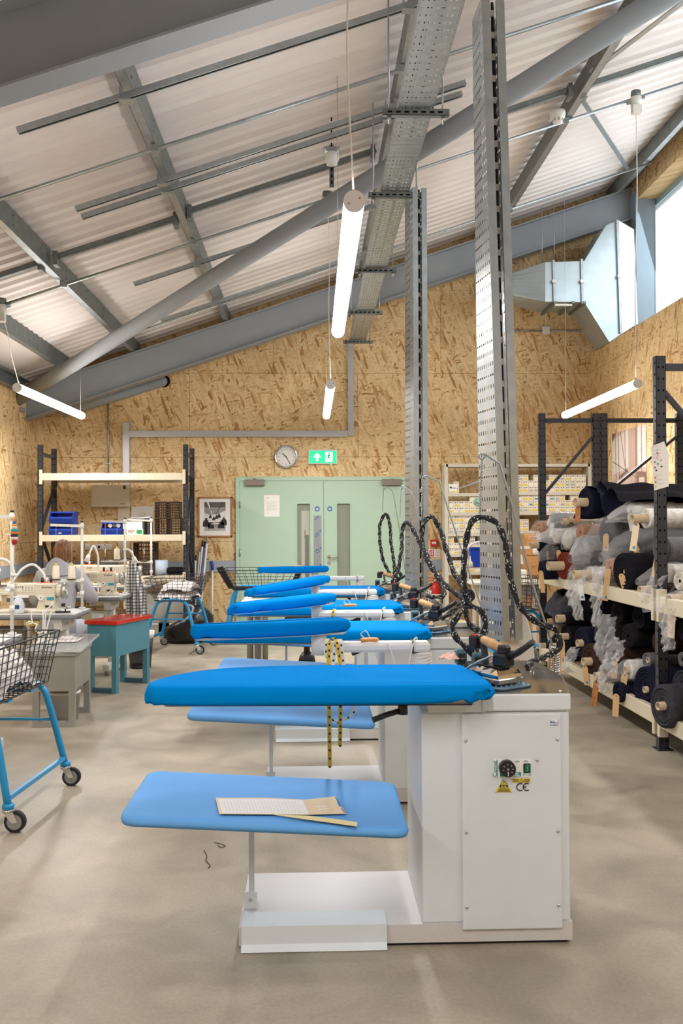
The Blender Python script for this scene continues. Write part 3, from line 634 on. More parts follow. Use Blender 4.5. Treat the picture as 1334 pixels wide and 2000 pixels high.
# irons
def make_iron(label):
    t = thing('steam_iron', label, 'iron', group='industrial irons'); t.scale = (1.04, 1.08, 1.0)
    o = [V((x, y, 0)) for x, y in ((0, -.058), (0, .058), (.05, .06), (.10, .054), (.15, .036), (.19, .012), (.20, 0), (.19, -.012), (.15, -.036), (.10, -.054), (.05, -.06))][::-1]
    if area2(o) < 0: o = o[::-1]
    up = lambda l, z: [p+V((0, 0, z)) for p in l]
    MB().loft([up(inset(o, .004), 0), up(o, .003), up(o, .016), up(inset(o, .004), .02)], smooth=False).build('soleplate', 'castal', t)
    bd = MB().loft([up(inset(o, .006), .02), up(inset(o, .008), .032), up(inset(o, .022), .052)], smooth=False).build('iron_body', 'chrome', t)
    for x in (.03, .09):
        for s_ in (-1, 1): MB().cyl((x, s_*.062, .012), (x, s_*.056, .012), .006, n=8).build('body_bolt', 'woodf', bd)
    MB().bbox(.02, .15, -.026, .026, .052, .058, .003).build('mount_plate', 'black', t)
    MB().bbox(.005, .068, -.024, .024, .056, .105, .008).build('rear_block', 'black', t)
    MB().tube([(.02, 0, .092), (-.03, 0, .115), (-.10, 0, .16)], .012, 10, rs=[.016, .013, .010]).build('cable_sleeve', 'black', t)
    MB().bbox(.012, .055, -.016, .016, .10, .135, .008).build('handle_clamp', 'black', t)
    MB().bar((.12, 0, .056), (.132, 0, .140), .022, .010, (1, 0, 0)).build('handle_strut', mat('dark_green_grey', (44, 58, 60), .5), t)
    MB().tube([(.040, 0, .119), (.052, 0, .122), (.090, 0, .133), (.128, 0, .144), (.138, 0, .147)], .016, 14, rs=[.013, .0165, .019, .016, .012]).build('handle', 'wood', t)
    MB().tube([(.133, 0, .146), (.155, 0, .152)], .013, 12).build('handle_cap', 'black', t)
    sw = MB().bbox(.148, .185, -.018, .022, .106, .156, .005).build('switch_box', 'black', t); MB().box(.155, .178, -.010, .016, .155, .161).build('switch_button', 'redp', sw)
    MB().tube(spline([(.05, -.032, .10), (.12, -.045, .065), (.19, -.03, .03), (.215, 0, .022), (.19, .03, .03), (.12, .045, .065), (.05, .032, .10)], 6), .0045, 8).build('thread_guard', 'castal', t)
    return t
def make_mat(label):
    t = thing('iron_rest', label, 'iron rest', group='rubber iron rests')
    MB().loft([[p+V((0, 0, z)) for p in rounded(-.03, .20, -.085, .085, .03)] for z in (0, .007)], smooth=False).build('pad', mat('rubber_rest', (104, 136, 156), .6), t)
    MB().loft([[p+V((0, 0, z)) for p in rounded(-.032, .202, -.087, .087, .03)] for z in (0, .003)], smooth=False).build('pad_edge', 'rubber', t)
    m = MB()
    for i in range(9):
        for j in range(6):
            x, y = -.012+i*.025, -.065+j*.026; m.cyl((x, y, .007), (x, y, .014), .004, .0025, 6, smooth=False)
    m.build('stud', mat('rubber_rest', (104, 136, 156), .6), t); return t
iron0 = None
for k in range(4):
    lab = 'wooden-handled steam iron on the ironing table '+ORD[k]; labm = 'studded rubber rest under the iron '+('nearest the viewer', 'on the second table', 'on the third table', 'on the last table')[k]
    x, y, a = ((.712, .105, 125), (.70, .20, 138), (.74, .20, 150), (.76, .22, 165))[k]
    if k == 0: iron0 = make_iron(lab); mat0 = make_mat(labm); ti, tm = tree(iron0), tree(mat0); i_, m_ = iron0, mat0
    else: i_, m_ = dup(ti, label=lab), dup(tm, label=labm)
    for q, z in ((m_, .8645), (i_, .8790)): q.location = (x, MY[k]+y, z); q.rotation_euler.z = radians(a)
# hoses
def twist(path, r, tw, off):
    out = [[], []]; L_ = 0; u = None
    for i, p in enumerate(path):
        d = (path[min(i+1, len(path)-1)]-path[max(i-1, 0)]).normalized()
        if u is None: u = d.cross(V((0, 1, 0)) if abs(d.y) < .9 else V((1, 0, 0))).normalized()
        else: u = (u-d*u.dot(d)).normalized()
        w_ = d.cross(u)
        if i: L_ += (p-path[i-1]).length
        for s in (0, 1):
            a = L_*tw+s*pi; out[s].append(p+(u*cos(a)+w_*sin(a))*off)
    return out
def hose(k, lab, segs, r):
    t = thing('steam_hose', lab, 'hose', P(*segs[0][0]), group='black flecked steam hoses'); o = t.location.copy()
    for pts in segs:
        path = [q-o for q in spline([P(*q) for q in pts], 9)]
        a, b = twist(path, r, 42/1.0, r*.62)
        MB().tube(a, r, 7).build('hose', 'hose', t); MB().tube(b, r*.8, 7).build('power_cable', 'hose', t)
c3 = lambda x, y, d: (700+x*.29985, 960+y*.29985, d)
hose(0, 'black flecked hose looped from the spring rod of the nearest ironing table', [[c3(1100, 1150, 3.28), c3(1130, 1110, 3.35), c3(1220, 1075, 3.5), c3(1300, 1030, 3.55), c3(1308, 960, 3.55), c3(1275, 890, 3.55), c3(1180, 862, 3.55), c3(1085, 790, 3.55), c3(1015, 660, 3.55), c3(975, 480, 3.55), c3(950, 310, 3.55), c3(900, 205, 3.57), c3(800, 167, 3.6), c3(735, 200, 3.6), c3(706, 310, 3.6), c3(688, 450, 3.6), c3(692, 620, 3.6), c3(705, 730, 3.62)],
      [c3(705, 730, 3.62), c3(650, 810, 3.6), c3(612, 880, 3.6), c3(640, 960, 3.6), c3(710, 1020, 3.6), c3(748, 1070, 3.6)], [c3(700, 740, 3.62), c3(790, 770, 3.6), c3(828, 850, 3.6), c3(810, 930, 3.6), c3(770, 1010, 3.6), c3(762, 1090, 3.6)], [c3(705, 740, 3.62), c3(740, 690, 3.64), c3(720, 655, 3.64), c3(690, 690, 3.64)]], .0088)
hose(1, 'black flecked hose looped from the spring rod of the second ironing table', [[c3(700, 720, 4.95), c3(660, 685, 4.98), c3(560, 600, 5.05), c3(500, 520, 5.1), c3(440, 410, 5.15), c3(412, 310, 5.2), c3(425, 210, 5.2), c3(475, 165, 5.2), c3(530, 240, 5.2), c3(570, 370, 5.15), c3(620, 520, 5.1), c3(668, 600, 5.05), c3(690, 690, 5.0)], [c3(690, 700, 5.0), c3(720, 860, 4.98), c3(800, 930, 4.96)], [c3(540, 830, 4.92), c3(600, 790, 4.9), c3(690, 720, 4.95)]], .0105)
hose(2, 'black flecked hose looped from the spring rod of the third ironing table', [[c3(235, 560, 6.6), c3(262, 490, 6.6), c3(280, 380, 6.62), c3(285, 260, 6.64), c3(305, 202, 6.64), c3(345, 230, 6.62), c3(400, 340, 6.6), c3(445, 450, 6.55), c3(510, 550, 6.5), c3(548, 620, 6.45), c3(558, 680, 6.4), c3(500, 688, 6.38), c3(440, 680, 6.36)], [c3(235, 560, 6.6), c3(234, 640, 6.6), c3(236, 690, 6.6)]], .011)
hose(3, 'black flecked hose looped from the spring rod of the last ironing table', [[c3(205, 535, 8.2), c3(175, 480, 8.2), c3(155, 420, 8.2), c3(140, 320, 8.22), c3(140, 220, 8.22), c3(175, 145, 8.22), c3(205, 215, 8.22), c3(212, 330, 8.2), c3(230, 450, 8.2), c3(235, 540, 8.2)], [c3(235, 540, 8.2), c3(270, 530, 8.2), c3(275, 565, 8.2), c3(225, 590, 8.2)]], .011)
# tape measures and snips on the arms
def tape(lab, m, pts, y, wd=.016, grp=None):
    a = P(*pts[0]); t = thing('tape_measure', lab, 'tape measure', a, group=grp); pp = [P(*q)-a for q in pts]; pp = spline(pp, 6)
    b = MB(); vs = []
    for p in pp: vs += [p+V((-wd/2, 0, 0)), p+V((wd/2, .0, 0)), p+V((wd/2, .0012, 0)), p+V((-wd/2, .0012, 0))]
    b.loft([vs[i*4:i*4+4] for i in range(len(pp))], smooth=False).build('tape', m, t)
    mk = MB(); acc = 0
    for i in range(1, len(pp)):
        acc += (pp[i]-pp[i-1]).length
        if acc > .022:
            acc = 0; q = pp[i]; mk.box(q.x-wd*.18, q.x+wd*.25, q.y-.001, q.y-.0004, q.z-.004, q.z+.004)
    mk.build('figures', 'ink', t); return t
tape('white tape measure looped over the sleeve arm, hanging in the long loop nearest the post', 'tapew', [(640, 1247, 3.69), (637, 1256, 3.685), (637, 1280, 3.685), (645, 1290, 3.685)], 0)
tape('white tape measure hanging straight down over the middle of the nearest sleeve arm', 'tapew', [(658, 1248, 3.69), (655, 1257, 3.68), (651, 1290, 3.68), (648, 1330, 3.68), (643, 1395, 3.68), (660, 1412, 3.68)], 0)
tape('white tape measure hanging outermost on the nearest sleeve arm', 'tapew', [(664, 1248, 3.69), (666, 1257, 3.68), (669, 1285, 3.68), (675, 1320, 3.68), (692, 1385, 3.68), (672, 1408, 3.68)], 0)
tape('long yellow tape measure hanging lowest, end near the floor tray', 'tapey', [(643, 1249, 3.70), (643, 1262, 3.675), (642, 1300, 3.675), (643, 1400, 3.675), (644, 1498, 3.675)], 0)
tape('yellow tape measure hanging in front of the pale blue shelf, shorter of the two', 'tapey', [(650, 1245, 3.71), (658, 1256, 3.67), (664, 1300, 3.67), (665, 1380, 3.67), (664, 1457, 3.67)], 0)
tape('yellow tape measure looped on the sleeve arm of the second table', 'tapey', [(654, 1189, 5.31), (650, 1197, 5.30), (648, 1212, 5.30)], 0)
def snips(lab, px, py, d, z, rz):
    p = P(px, py, d); t = thing('thread_snips', lab, 'snips', (p.x, p.y, z), rz, group='orange thread snips')
    o = mat('orange_handle', (226, 150, 70), .5)
    MB().tube(spline([(.0, .006, .008), (.03, .016, .010), (.06, .010, .010), (.068, 0, .009)], 5), .007, 8).tube(spline([(.0, -.006, .008), (.03, -.016, .010), (.06, -.010, .010), (.068, 0, .009)], 5), .007, 8).build('handle', o, t)
    MB().bar((.0, .003, .008), (-.055, .001, .006), .006, .002).bar((.0, -.003, .006), (-.055, -.001, .005), .006, .002).build('blade', 'chrome', t)
    MB().tube(spline([(.02, 0, .012), (.0, .01, .03), (.02, .0, .045), (.035, 0, .02)], 5), .002, 6).build('cord_loop', 'whcord', t)
snips('orange thread snips lying on the nearest sleeve arm', 705, 1248, 3.73, .976, 0)
snips('orange thread snips lying on the sleeve arm of the second table', 672, 1180, 5.33, .976, .1)
snips('orange thread snips lying on the sleeve board of the last table', 575, 1105, 8.3, 1.070, .3)
# card and strip on the lower shelf
t = thing('pattern_card', 'long cream card with a lined white panel lying on the pale blue shelf', 'card', (0, MY[0], .4805))
def on(px, py, dz=0):
    q = F(px, py, .4805+dz); return V((q.x, q.y-MY[0], dz-.030*(q.x/.5)))
def sheet(name, m, pts, dz, par, th=.0009): return MB().prism([on(a, b, dz) for a, b in pts], (0, 0, th)).build(name, m, par)
sheet('card', 'paperc', [(421, 1570), (428, 1601), (596, 1592.5), (677, 1585.5), (668, 1574), (663, 1573), (660, 1569), (655, 1553), (596, 1563), (520, 1564)], 0, t)
sheet('white_panel', 'paper', [(426, 1572), (434, 1599), (604, 1591), (591, 1564), (520, 1566)], .001, t, .0006)
m = MB()
for q in range(22):
    u_ = .06+q*.04; a = on(426+165*u_, 1572-8*u_, .0018); b = on(434+170*u_, 1599-8*u_, .0018); m.bar(a+(b-a)*.08, a+(b-a)*.92, .0012, .0004)
m.build('ruled_line', mat('faint_grey', (206, 206, 208), .8), t)
m = MB()
for q in range(7): a = on(655+q*1.5, 1555+q*2.1, .001); m.box(a.x-.002, a.x+.002, a.y-.002, a.y+.002, a.z, a.z+.0006)
for q in range(6): a = on(667+q*1.4, 1576+q*1.6, .001); m.box(a.x-.002, a.x+.002, a.y-.002, a.y+.002, a.z, a.z+.0006)
m.build('punched_hole', 'hole', t)
m = MB()
for a, b, l in ((623, 1575, .02), (633, 1573, .016), (637, 1578, .018), (626, 1580, .012)): q = on(a, b, .001); m.box(q.x-l/2, q.x+l/2, q.y-.004, q.y+.004, q.z, q.z+.0006)
m.build('pale_print', 'paper', t)
t = thing('paper_strip', 'narrow cream paper strip lying beside the card on the pale blue shelf', 'paper', (0, MY[0], .4805)); sheet('strip', mat('cream_strip', (236, 222, 170), .8), [(535, 1596), (600, 1601.5), (640, 1604.5), (697, 1609), (698, 1601), (640, 1596), (600, 1594)], .0022, t)
# stray threads on the floor
for lab, pts in (('dark curled thread loop on the concrete floor', [(418, 1645), (430, 1648), (440, 1652), (432, 1655), (425, 1651)]), ('dark wavy thread lying on the concrete floor', [(398, 1660), (404, 1672), (402, 1680), (410, 1690), (407, 1695)])):
    q = [F(a, b, .003) for a, b in pts]; tag(MB().tube(spline([p-q[0] for p in q], 6), .0016, 5).build('loose_thread', 'ink', None, loc=q[0]), lab, 'thread')
# ------------------------------------------------------------------ cable tray and drop columns
def perf(mb, W_, L_, fmap, cols=8, pitch=.07):
    n = int(L_/pitch); cw = W_/cols
    for j in range(n):
        v0 = j*L_/n; v1 = v0+L_/n; tr = j % 3 == 2
        for i in range(cols):
            u0 = i*cw; u1 = u0+cw; cu, cv = (u0+u1)/2, (v0+v1)/2
            hu, hv = (cw*.30, .005) if tr else (cw*.17, .010)
            a = [(u0, v0), (u1, v0), (u1, v1), (u0, v1)]; b = [(cu-hu, cv-hv), (cu+hu, cv-hv), (cu+hu, cv+hv), (cu-hu, cv+hv)]
            mb.add([fmap(*q) for q in a+b], [(k, (k+1) % 4, 4+(k+1) % 4, 4+k) for k in range(4)])
t = thing('cable_tray', 'perforated metal cable tray hung beneath the roof along the hall', 'cable tray', (.555, 3.6, 4.07))
TL = 9.55
m = MB(); perf(m, .222, TL, lambda u, v: (u, v, 0), 8, .07); m.build('perforated_bed', 'galv', t)
for x in (0, .222): MB().box(x-.001, x+.001, 0, TL, 0, .05).build('side_flange', 'galv', t)
for q, s in ((1, 0), (0, 0)):
    MB().tube([(.06+q*.07, 0, .02), (.05+q*.09, TL, .02)], .014, 6).build('laid_cable', 'whcord' if q else 'black', t)
MB().box(0.002, .22, 2.62, 2.85, .0015, .003).build('joint_plate', 'galv', t)
for y, lab in ((5.75, ''), (7.2, ''), (9.35, ''), (11.2, ''), (13.0, '')):
    h = thing('trapeze_hanger', 'slotted trapeze hanger carrying the cable tray, '+{5.75: 'closest to the viewer', 7.2: 'where the far perforated column rises', 9.35: 'third along the tray', 11.2: 'fourth along the tray', 13.0: 'at the chipboard end wall'}[y], 'hanger', (.666, y, 4.02), group='trapeze hangers')
    b = MB().box(-.21, .21, -.02, .02, 0, .003).box(-.21, .21, -.02, -.017, 0, .041).box(-.21, .21, .017, .02, 0, .041); ch = b.build('channel', 'galvd', h)
    for q in range(7): MB().box(-.18+q*.053, -.15+q*.053, -.0215, -.0202, .014, .026).build('slot', 'hole', ch)
    for x in (-.17, .17):
        top = min(zt(.666+x)-.02, 4.6+SL*(.666+x)) if y < 12.9 else zt(.666+x)
        rd = MB().cyl((x, 0, -.05), (x, 0, top-4.02), .006, n=8).build('threaded_rod', 'galv', h); MB().cyl((x, 0, -.03), (x, 0, -.002), .012, n=6).build('nut', 'castal', rd)
def drop(lab, y, xb, xt, zb, ztp, rot_b, rot_t, flip=False):
    t = thing('cable_drop_column', lab, 'cable column', (xb, y, zb)); H_ = ztp-zb
    def warp(p):
        s = p[2]/H_; a = radians(rot_b+(rot_t-rot_b)*s); x, yy = p[0], p[1]
        return V((x*cos(a)-yy*sin(a)+(xt-xb)*s, x*sin(a)+yy*cos(a), p[2]))
    def plate(x, y0, y1, name, xs=None):
        m = MB(); n = 24
        for i in range(n):
            z0, z1 = H_*i/n, H_*(i+1)/n; q = [(x, y0, z0), (xs if xs is not None else x, y1, z0), (xs if xs is not None else x, y1, z1), (x, y0, z1)]; m.add([warp(p) for p in q], [(0, 1, 2, 3)])
        return m
    m = MB(); perf(m, .222, H_, lambda u, v: warp((0, u, v)), 8, .056); lt = m.build('perforated_side', 'galv', t)
    m = MB(); perf(m, .222, H_, lambda u, v: warp((.115, u, v)), 8, .056); m.build('perforated_side', 'galv', t)
    for xa, xb_ in ((0, .042), (.115, .073)):
        for yy in (0, .222): plate(xa, yy, yy, 'f', xb_).build('edge_flange', 'galv', t)
        m = plate(xb_, 0, .012, 'r'); m.build('flange_return', 'galv', t)
    for q in range(4):
        x = .045+.010*q; MB().tube([warp((x, .05+.03*(q % 2), z*H_/12)) for z in range(13)], .008, 6).build('riser_cable', ('black', 'whcord', 'black', 'inkg')[q], t)
    m = MB()
    for q in range(int(H_/.11)): z = .06+q*.11; p = warp((.057, .035, z)); m.box(p.x-.012, p.x+.012, p.y-.004, p.y+.004, z, z+.03)
    m.build('cable_tie', 'whcord', t)
    return t
drop('tall perforated cable column rising behind the nearest ironing table', 4.55, .945, .86, .872, 4.09, 18, 2)
drop('tall perforated cable column rising between the far ironing tables', 7.15, .80, .80, .872, 4.09, 14, 10)
t = thing('cord_bundle', 'bunch of white cords dropping beside the near perforated column', 'cable', P(1005, 1160, 4.75)); o = t.location.copy()
for q in range(8):
    b = spline([P(1003+q*1.0, 1150+q*4, 4.75)-o, P(1008+q*2.2, 1200, 4.75)-o, P(1014+q*3.0, 1240, 4.76)-o, P(1018+q*3.4, 1290, 4.78)-o, P(1020+q*3.4, 1345, 4.8)-o, P(1020+q*3.4, 1400, 4.85)-o], 5); MB().tube(b, .0075, 6).build('cord', 'whcord', t)
# things on the tops of the tables
def small_box(lab, px, py, d, z, sx, sy, sz, rz, m, cat='box', extra=None):
    p = P(px, py, d); t = thing('small_box' if cat == 'box' else cat.replace(' ', '_'), lab, cat, (p.x, p.y, z), rz)
    b = MB().bbox(-sx/2, sx/2, -sy/2, sy/2, 0, sz, .003).build('body', m, t)
    MB().box(-sx/2+.008, sx/2-.008, -sy/2+.008, sy/2-.008, sz, sz+.003).build('lid', m, t)
    for (x0, x1, y0, y1, mm) in extra or (): MB().box(x0, x1, y0, y1, sz+.003, sz+.0042).build('label_patch', mm, t)
    return t
small_box('white booklet box with yellow labels standing behind the nearest iron', 975, 1262, 4.95, .8665, .16, .10, .05, -.5, 'paper', extra=((-.06, -.02, -.02, .02, 'yel'), (.0, .05, -.02, .02, 'yel')))
small_box('white card box with yellow and red labels beside the second iron', 905, 1210, 5.22, .8665, .12, .05, .030, .05, 'paper', extra=((-.055, .0, -.02, .02, 'yel'), (.01, .05, -.02, .02, 'redp')))
c_ = MB(); c_.grid(lambda u, v: V(((u-.5)*.10, (v-.5)*.07, .012+.018*mnoise.noise(V((u*4, v*4, 3)))+.02*(1-abs(2*u-1))*(1-abs(2*v-1)))), 14, 10)
q = P(885, 1300, 3.62); tag(c_.build('cleaning_rag', mat('pink_cloth', (226, 184, 170), .9), None, loc=(.55, 3.615, .914)), 'crumpled pink cloth tucked behind the nearest blue board', 'cloth')
q = P(926, 1306, 3.55); t = thing('wooden_tool', 'short wooden-handled tool lying behind the nearest iron', 'tool', (.636, 3.53, .8645), .2)
MB().tube([(-.03, 0, .014), (0, 0, .015), (.03, 0, .012)], .012, 10, rs=[.008, .014, .009]).build('handle', 'wood', t); MB().cyl((.03, 0, .012), (.055, 0, .012), .006, n=8).build('ferrule', 'castal', t)
# ------------------------------------------------------------------ suspended tube lamps
def pendant(lab, near, far, boxp, top2):
    a = F(*near, 2.885); b = F(*far, 2.885); d = (b-a).normalized()
    t = thing('tube_lamp', lab, 'lamp', a, group='suspended tube lamps'); L_ = b-a
    MB().cyl(d*.012, L_-d*.012, .047, n=24).build('glowing_tube', 'tube', t)
    for p, q in ((V((0, 0, 0)), d*.014), (L_-d*.014, L_)):
        c = MB().cyl(p, q, .048, n=24).build('end_cap', 'cap', t)
        if p.length == 0:
            for s in (-.024, .024): MB().cyl(p-d*.003+V((s, 0, -.012 if s < 0 else .012)), p+V((s, 0, -.012 if s < 0 else .012)), .005, n=8).build('cap_screw', 'castal', c)
    bx_ = boxp-a; hk = d*.06+V((0, 0, .047))
    MB().tube(spline([bx_, bx_*.7+hk*.3+V((.012, 0, 0)), bx_*.4+hk*.6+V((-.006, 0, 0)), hk], 6), .0045, 6).build('suspension_cable', 'whcord', t)
    e = L_-d*.06; MB().cyl(e+V((0, 0, .047)), V((e.x, e.y, zt((a+e).x)-a.z)), .0022, n=6).build('suspension_wire', 'castal', t)
    MB().bbox(hk.x-.008, hk.x+.008, hk.y-.012, hk.y+.012, hk.z-.006, hk.z+.02, .003).build('cable_grip', 'castal', t)
    return t
cz = lambda x: zt(x)-.035
xs = {}
for key, lab, near, far, y in (('c', 'glowing tube lamp hanging highest in the middle of the hall, closest to the viewer', (692, 392), (660, 648), 4.6), ('m', 'small-looking glowing tube lamp hanging above the green doors', (646, 751), (637.5, 812), 9.22),
                               ('l', 'glowing tube lamp over the sewing desks beside the low wall', (33, 757), (160, 812), 9.22), ('r', 'glowing tube lamp over the fabric racks', (1246, 749), (1103, 811), 9.22)):
    a = F(*near, 2.885); x = a.x if key != 'c' else a.x
    bp = V((x-.03, y, cz(x)-.07)); pendant(lab, near, far, bp, None); xs[key] = x
for key, lab, y in (('l', 'white cable box on the conduit above the lamp beside the low wall', 9.22), ('r', 'white cable box on the conduit above the lamp over the fabric racks', 9.22), ('m', 'white cable box on the conduit above the small-looking lamp', 9.22)):
    x = xs[key]-.03; t = thing('ceiling_box', lab, 'junction box', (x, y, cz(x)-.015), group='lamp cable boxes')
    MB().cyl((0, 0, -.07), (0, 0, .02), .052, .058, 14).build('box', 'white', t); MB().cyl((0, 0, .02), (0, 0, .085), .05, n=14).build('top_cap', 'galvd', t)
    MB().cyl((-.09, 0, -.03-.03+.02), (.09, 0, .02), .02, n=8).build('gland', 'galv', t)
    MB().box(-.045, .045, -.05, .02, -.15, -.07).build('terminal_cover', 'white', t)
# smoke detectors and hanging sensor
t = thing('smoke_detector', 'white round smoke detector fixed below the upper purlin', 'detector', P(1089, 229, 9.1))
MB().lathe([(.075, .06), (.08, .03), (.075, .0), (.055, -.012), (.05, -.05), (.03, -.06), (.0, -.06)], n=18).build('body', 'white', t)
m = MB()
for j in range(8): a = j*pi/4; m.bbox(.048*cos(a)-.006, .048*cos(a)+.006, .048*sin(a)-.006, .048*sin(a)+.006, -.048, -.014, .002)
m.build('vent_slot', 'inkg', t); MB().cyl((0, 0, .06), (0, 0, zt(t.location.x)-t.location.z+.02), .012, n=8).build('stem', 'galv', t)
t = thing('ceiling_sensor', 'white bell-shaped sensor hanging on a slotted bar before the brace', 'sensor', P(648, 312, 7.9))
MB().lathe([(.03, .07), (.06, .05), (.062, .0), (.045, -.045), (.02, -.055), (.0, -.056)], n=16).build('body', 'white', t)
h = zt(t.location.x)-t.location.z-.02; br = MB().box(-.02, .02, .055, .058, -.22, h).box(-.02, -.017, .03, .058, -.22, h).box(.017, .02, .03, .058, -.22, h).build('slotted_bar', 'galvd', t)
m = MB()
for j in range(14): m.box(-.006, .006, .053, .0545, -.19+j*.055, -.16+j*.055)
m.build('slot', 'hole', br); MB().bbox(-.07, .07, .0, .055, h-.07, h-.03, .01).build('top_plate', 'galv', t)
# ------------------------------------------------------------------ duct
t = thing('ventilation_duct', 'galvanised ventilation duct bending down behind the high window sill', 'duct', (3.2, 12.35, 4.5))
o = t.location.copy(); W = lambda px, py, d=12.35: P(px, py, d)-o
A, B, C_, D_ = W(1065, 512), W(1141, 510), W(1141, 590), W(1065, 589); dp = V((0, .62, 0))
MB().loft([[A, D_, D_+dp, A+dp], [B, C_, C_+dp, B+dp]], smooth=False).build('square_section', 'duct', t)
c = (A+D_)/2+dp/2; c.x = W(988, 548).x
ring = [c+V((0, .17*cos(a), .17*sin(a))) for a in [2*pi*j/24 for j in range(24)]]
def sq(a):
    s = max(abs(cos(a)), abs(sin(a))); return V((A.x, c.y+dp.y/2*cos(a)/s, (A.z+D_.z)/2+(A.z-D_.z)/2*sin(a)/s))
MB().loft([ring, [sq(2*pi*j/24) for j in range(24)]], smooth=False).build('taper', 'duct', t)
MB().cyl(c+V((-.35, 0, 0)), c+V((.02, 0, 0)), .172, n=24).build('round_spigot', 'duct', t); MB().cyl(c+V((-.06, 0, 0)), c+V((-.02, 0, 0)), .182, n=24).build('clamp_ring', 'castal', t)
E1, E2, G1, G2 = W(1184, 440), W(1207, 430), W(1214, 652), W(1190, 668)
MB().loft([[B, E1, E2, G1, G2, C_], [p+dp for p in (B, E1, E2, G1, G2, C_)]], smooth=False).build('elbow', 'duct', t)
H1, H2 = W(1238, 448, 12.62), W(1246, 632, 12.62)
MB().loft([[E2, H1, H2, G1], [p+dp for p in (E2, H1, H2, G1)]], smooth=False).build('side_panel', 'duct', t)
for a, b, wd in ((W(1081, 508, 12.33), W(1083, 592, 12.33), .03), (W(1136, 506, 12.33), W(1138, 594, 12.33), .03), (W(1206, 430, 12.32), W(1213, 650, 12.32), .035)):
    s = MB().bar(a, b, wd, .02, (0, 1, 0)).build('flange_strip', 'galv', t); m = (a+b)/2; MB().box(m.x-.03, m.x+.03, m.y-.03, m.y, m.z-.02, m.z+.02).build('flange_clip', 'castal', s)
for x in (W(1083, 592).x, W(1118, 592).x, W(1140, 592).x):
    MB().bar((x, -.05, D_.z-.02), (x, .68, D_.z-.02), .04, .03).build('support_rail', 'galvd', t)
MB().bar((W(1072, 500).x, .02, A.z+.02), (W(1072, 500).x+.06, .30, A.z+.10), .05, .03).build('support_rail', 'galvd', t)
MB().bbox(W(1078, 0).x, W(1112, 0).x, -.03, .02, D_.z-.06, D_.z-.035, .004).build('access_latch', 'white', t)
for px in (1066, 1090): MB().cyl((W(px, 0).x, .3, A.z), (W(px, 0).x, .3, 1.35+SL*(W(px, 0).x)), .006, n=6).build('hanger_rod', 'galv', t)
t = thing('junction_box', 'white square junction box on the chipboard below the duct', 'junction box', (0, YB, 0)); x, z = P(1065.5, 646, YB).x, P(1065, 646, YB).z
MB().bbox(x-.055, x+.055, -.05, -.002, z-.06, z+.06, .01).build('box', 'white', t); xa, xb_ = P(985, 646, YB).x, P(1142, 646, YB).x
MB().cyl((xa, -.02, z-.005), (x-.05, -.02, z-.005), .011, n=8).build('conduit', 'galv', t); MB().cyl((x+.05, -.02, z-.005), (xb_, -.02, z-.005), .011, n=8).build('conduit', 'galv', t)
MB().tube(spline([(x, -.03, z+.055), (x, -.04, z+.25), (x+.06, -.1, z+.33), (x+.14, -.2, z+.38)], 6), .007, 6).build('cable', 'whcord', t)
# ------------------------------------------------------------------ trunking on the end wall
def wx(px): return P(px, 900, YB).x
def wz(py): return P(600, py, YB).z
t = thing('cable_trunking', 'silver square cable trunking stepping across the chipboard end wall', 'trunking', (0, YB, 0))
y0, y1 = -.05, -.002
MB().box(wx(680), wx(691), y0, y1, wz(851), wz(672)).build('upper_drop', 'trunk', t)
MB().box(wx(254), wx(680)-.001, y0+.004, y1, wz(853.5), wz(841.5)).build('horizontal_run', 'trunk', t)
MB().box(wx(241), wx(254)-.001, y0, y1, wz(946), wz(826)).build('lower_drop', 'trunk', t)
for x, z in ((wx(274), wz(846)), (wx(464), wz(846)), (wx(683), wz(830)), (wx(686), wz(847))): MB().cyl((x, y0-.002, z), (x, y0+.006, z), .006, n=8).build('screw', 'castal', t)
MB().box(wx(232), wx(254), -.045, -.002, .55, wz(986)).build('wide_cable_cover', 'cream', t)
t = thing('wall_conduit', 'thin upright galvanised conduit above the white metal cabinet', 'conduit', (0, YB, 0)); MB().cyl((wx(212), -.022, wz(946)), (wx(212), -.022, wz(772)), .011, n=8).build('pipe', 'galv', t)
for py in (800, 905): MB().box(wx(212)-.03, wx(212)+.03, -.03, -.002, wz(py)-.008, wz(py)+.008).build('saddle', 'galv', t)
t = thing('distribution_board', 'white metal electrical cabinet on the chipboard behind the empty shelf', 'electrical cabinet', (0, YB, 0))
MB().bbox(wx(182), wx(255), -.13, -.003, wz(989), wz(946), .01).build('housing', 'cream', t); MB().box(wx(244), wx(249), -.134, -.13, wz(955), wz(948)).build('lock_window', 'black', t)
MB().box(wx(186), wx(196), -.1315, -.13, wz(950.5), wz(949.5)).build('name_print', 'inkg', t); MB().box(wx(238), wx(248), -.1315, -.13, wz(984), wz(982.5)).build('name_print', 'teal_l', t)
t = thing('paper_notice', 'white panel with a faint diagram leaning behind the small boxes', 'panel', (0, YB, 0)); MB().box(wx(257), wx(300), -.02, -.004, wz(1046), wz(988)).build('panel', 'white', t)
m = MB()
for j in range(7): a = j*.9; m.bar((wx(278)+.05*cos(a), -.0215, wz(1004)+.04*sin(a)), (wx(278)+.05*cos(a+1.4), -.0215, wz(1004)+.04*sin(a+2)), .001, .004, (0, 1, 0))
m.build('faint_drawing', 'inkg', t)
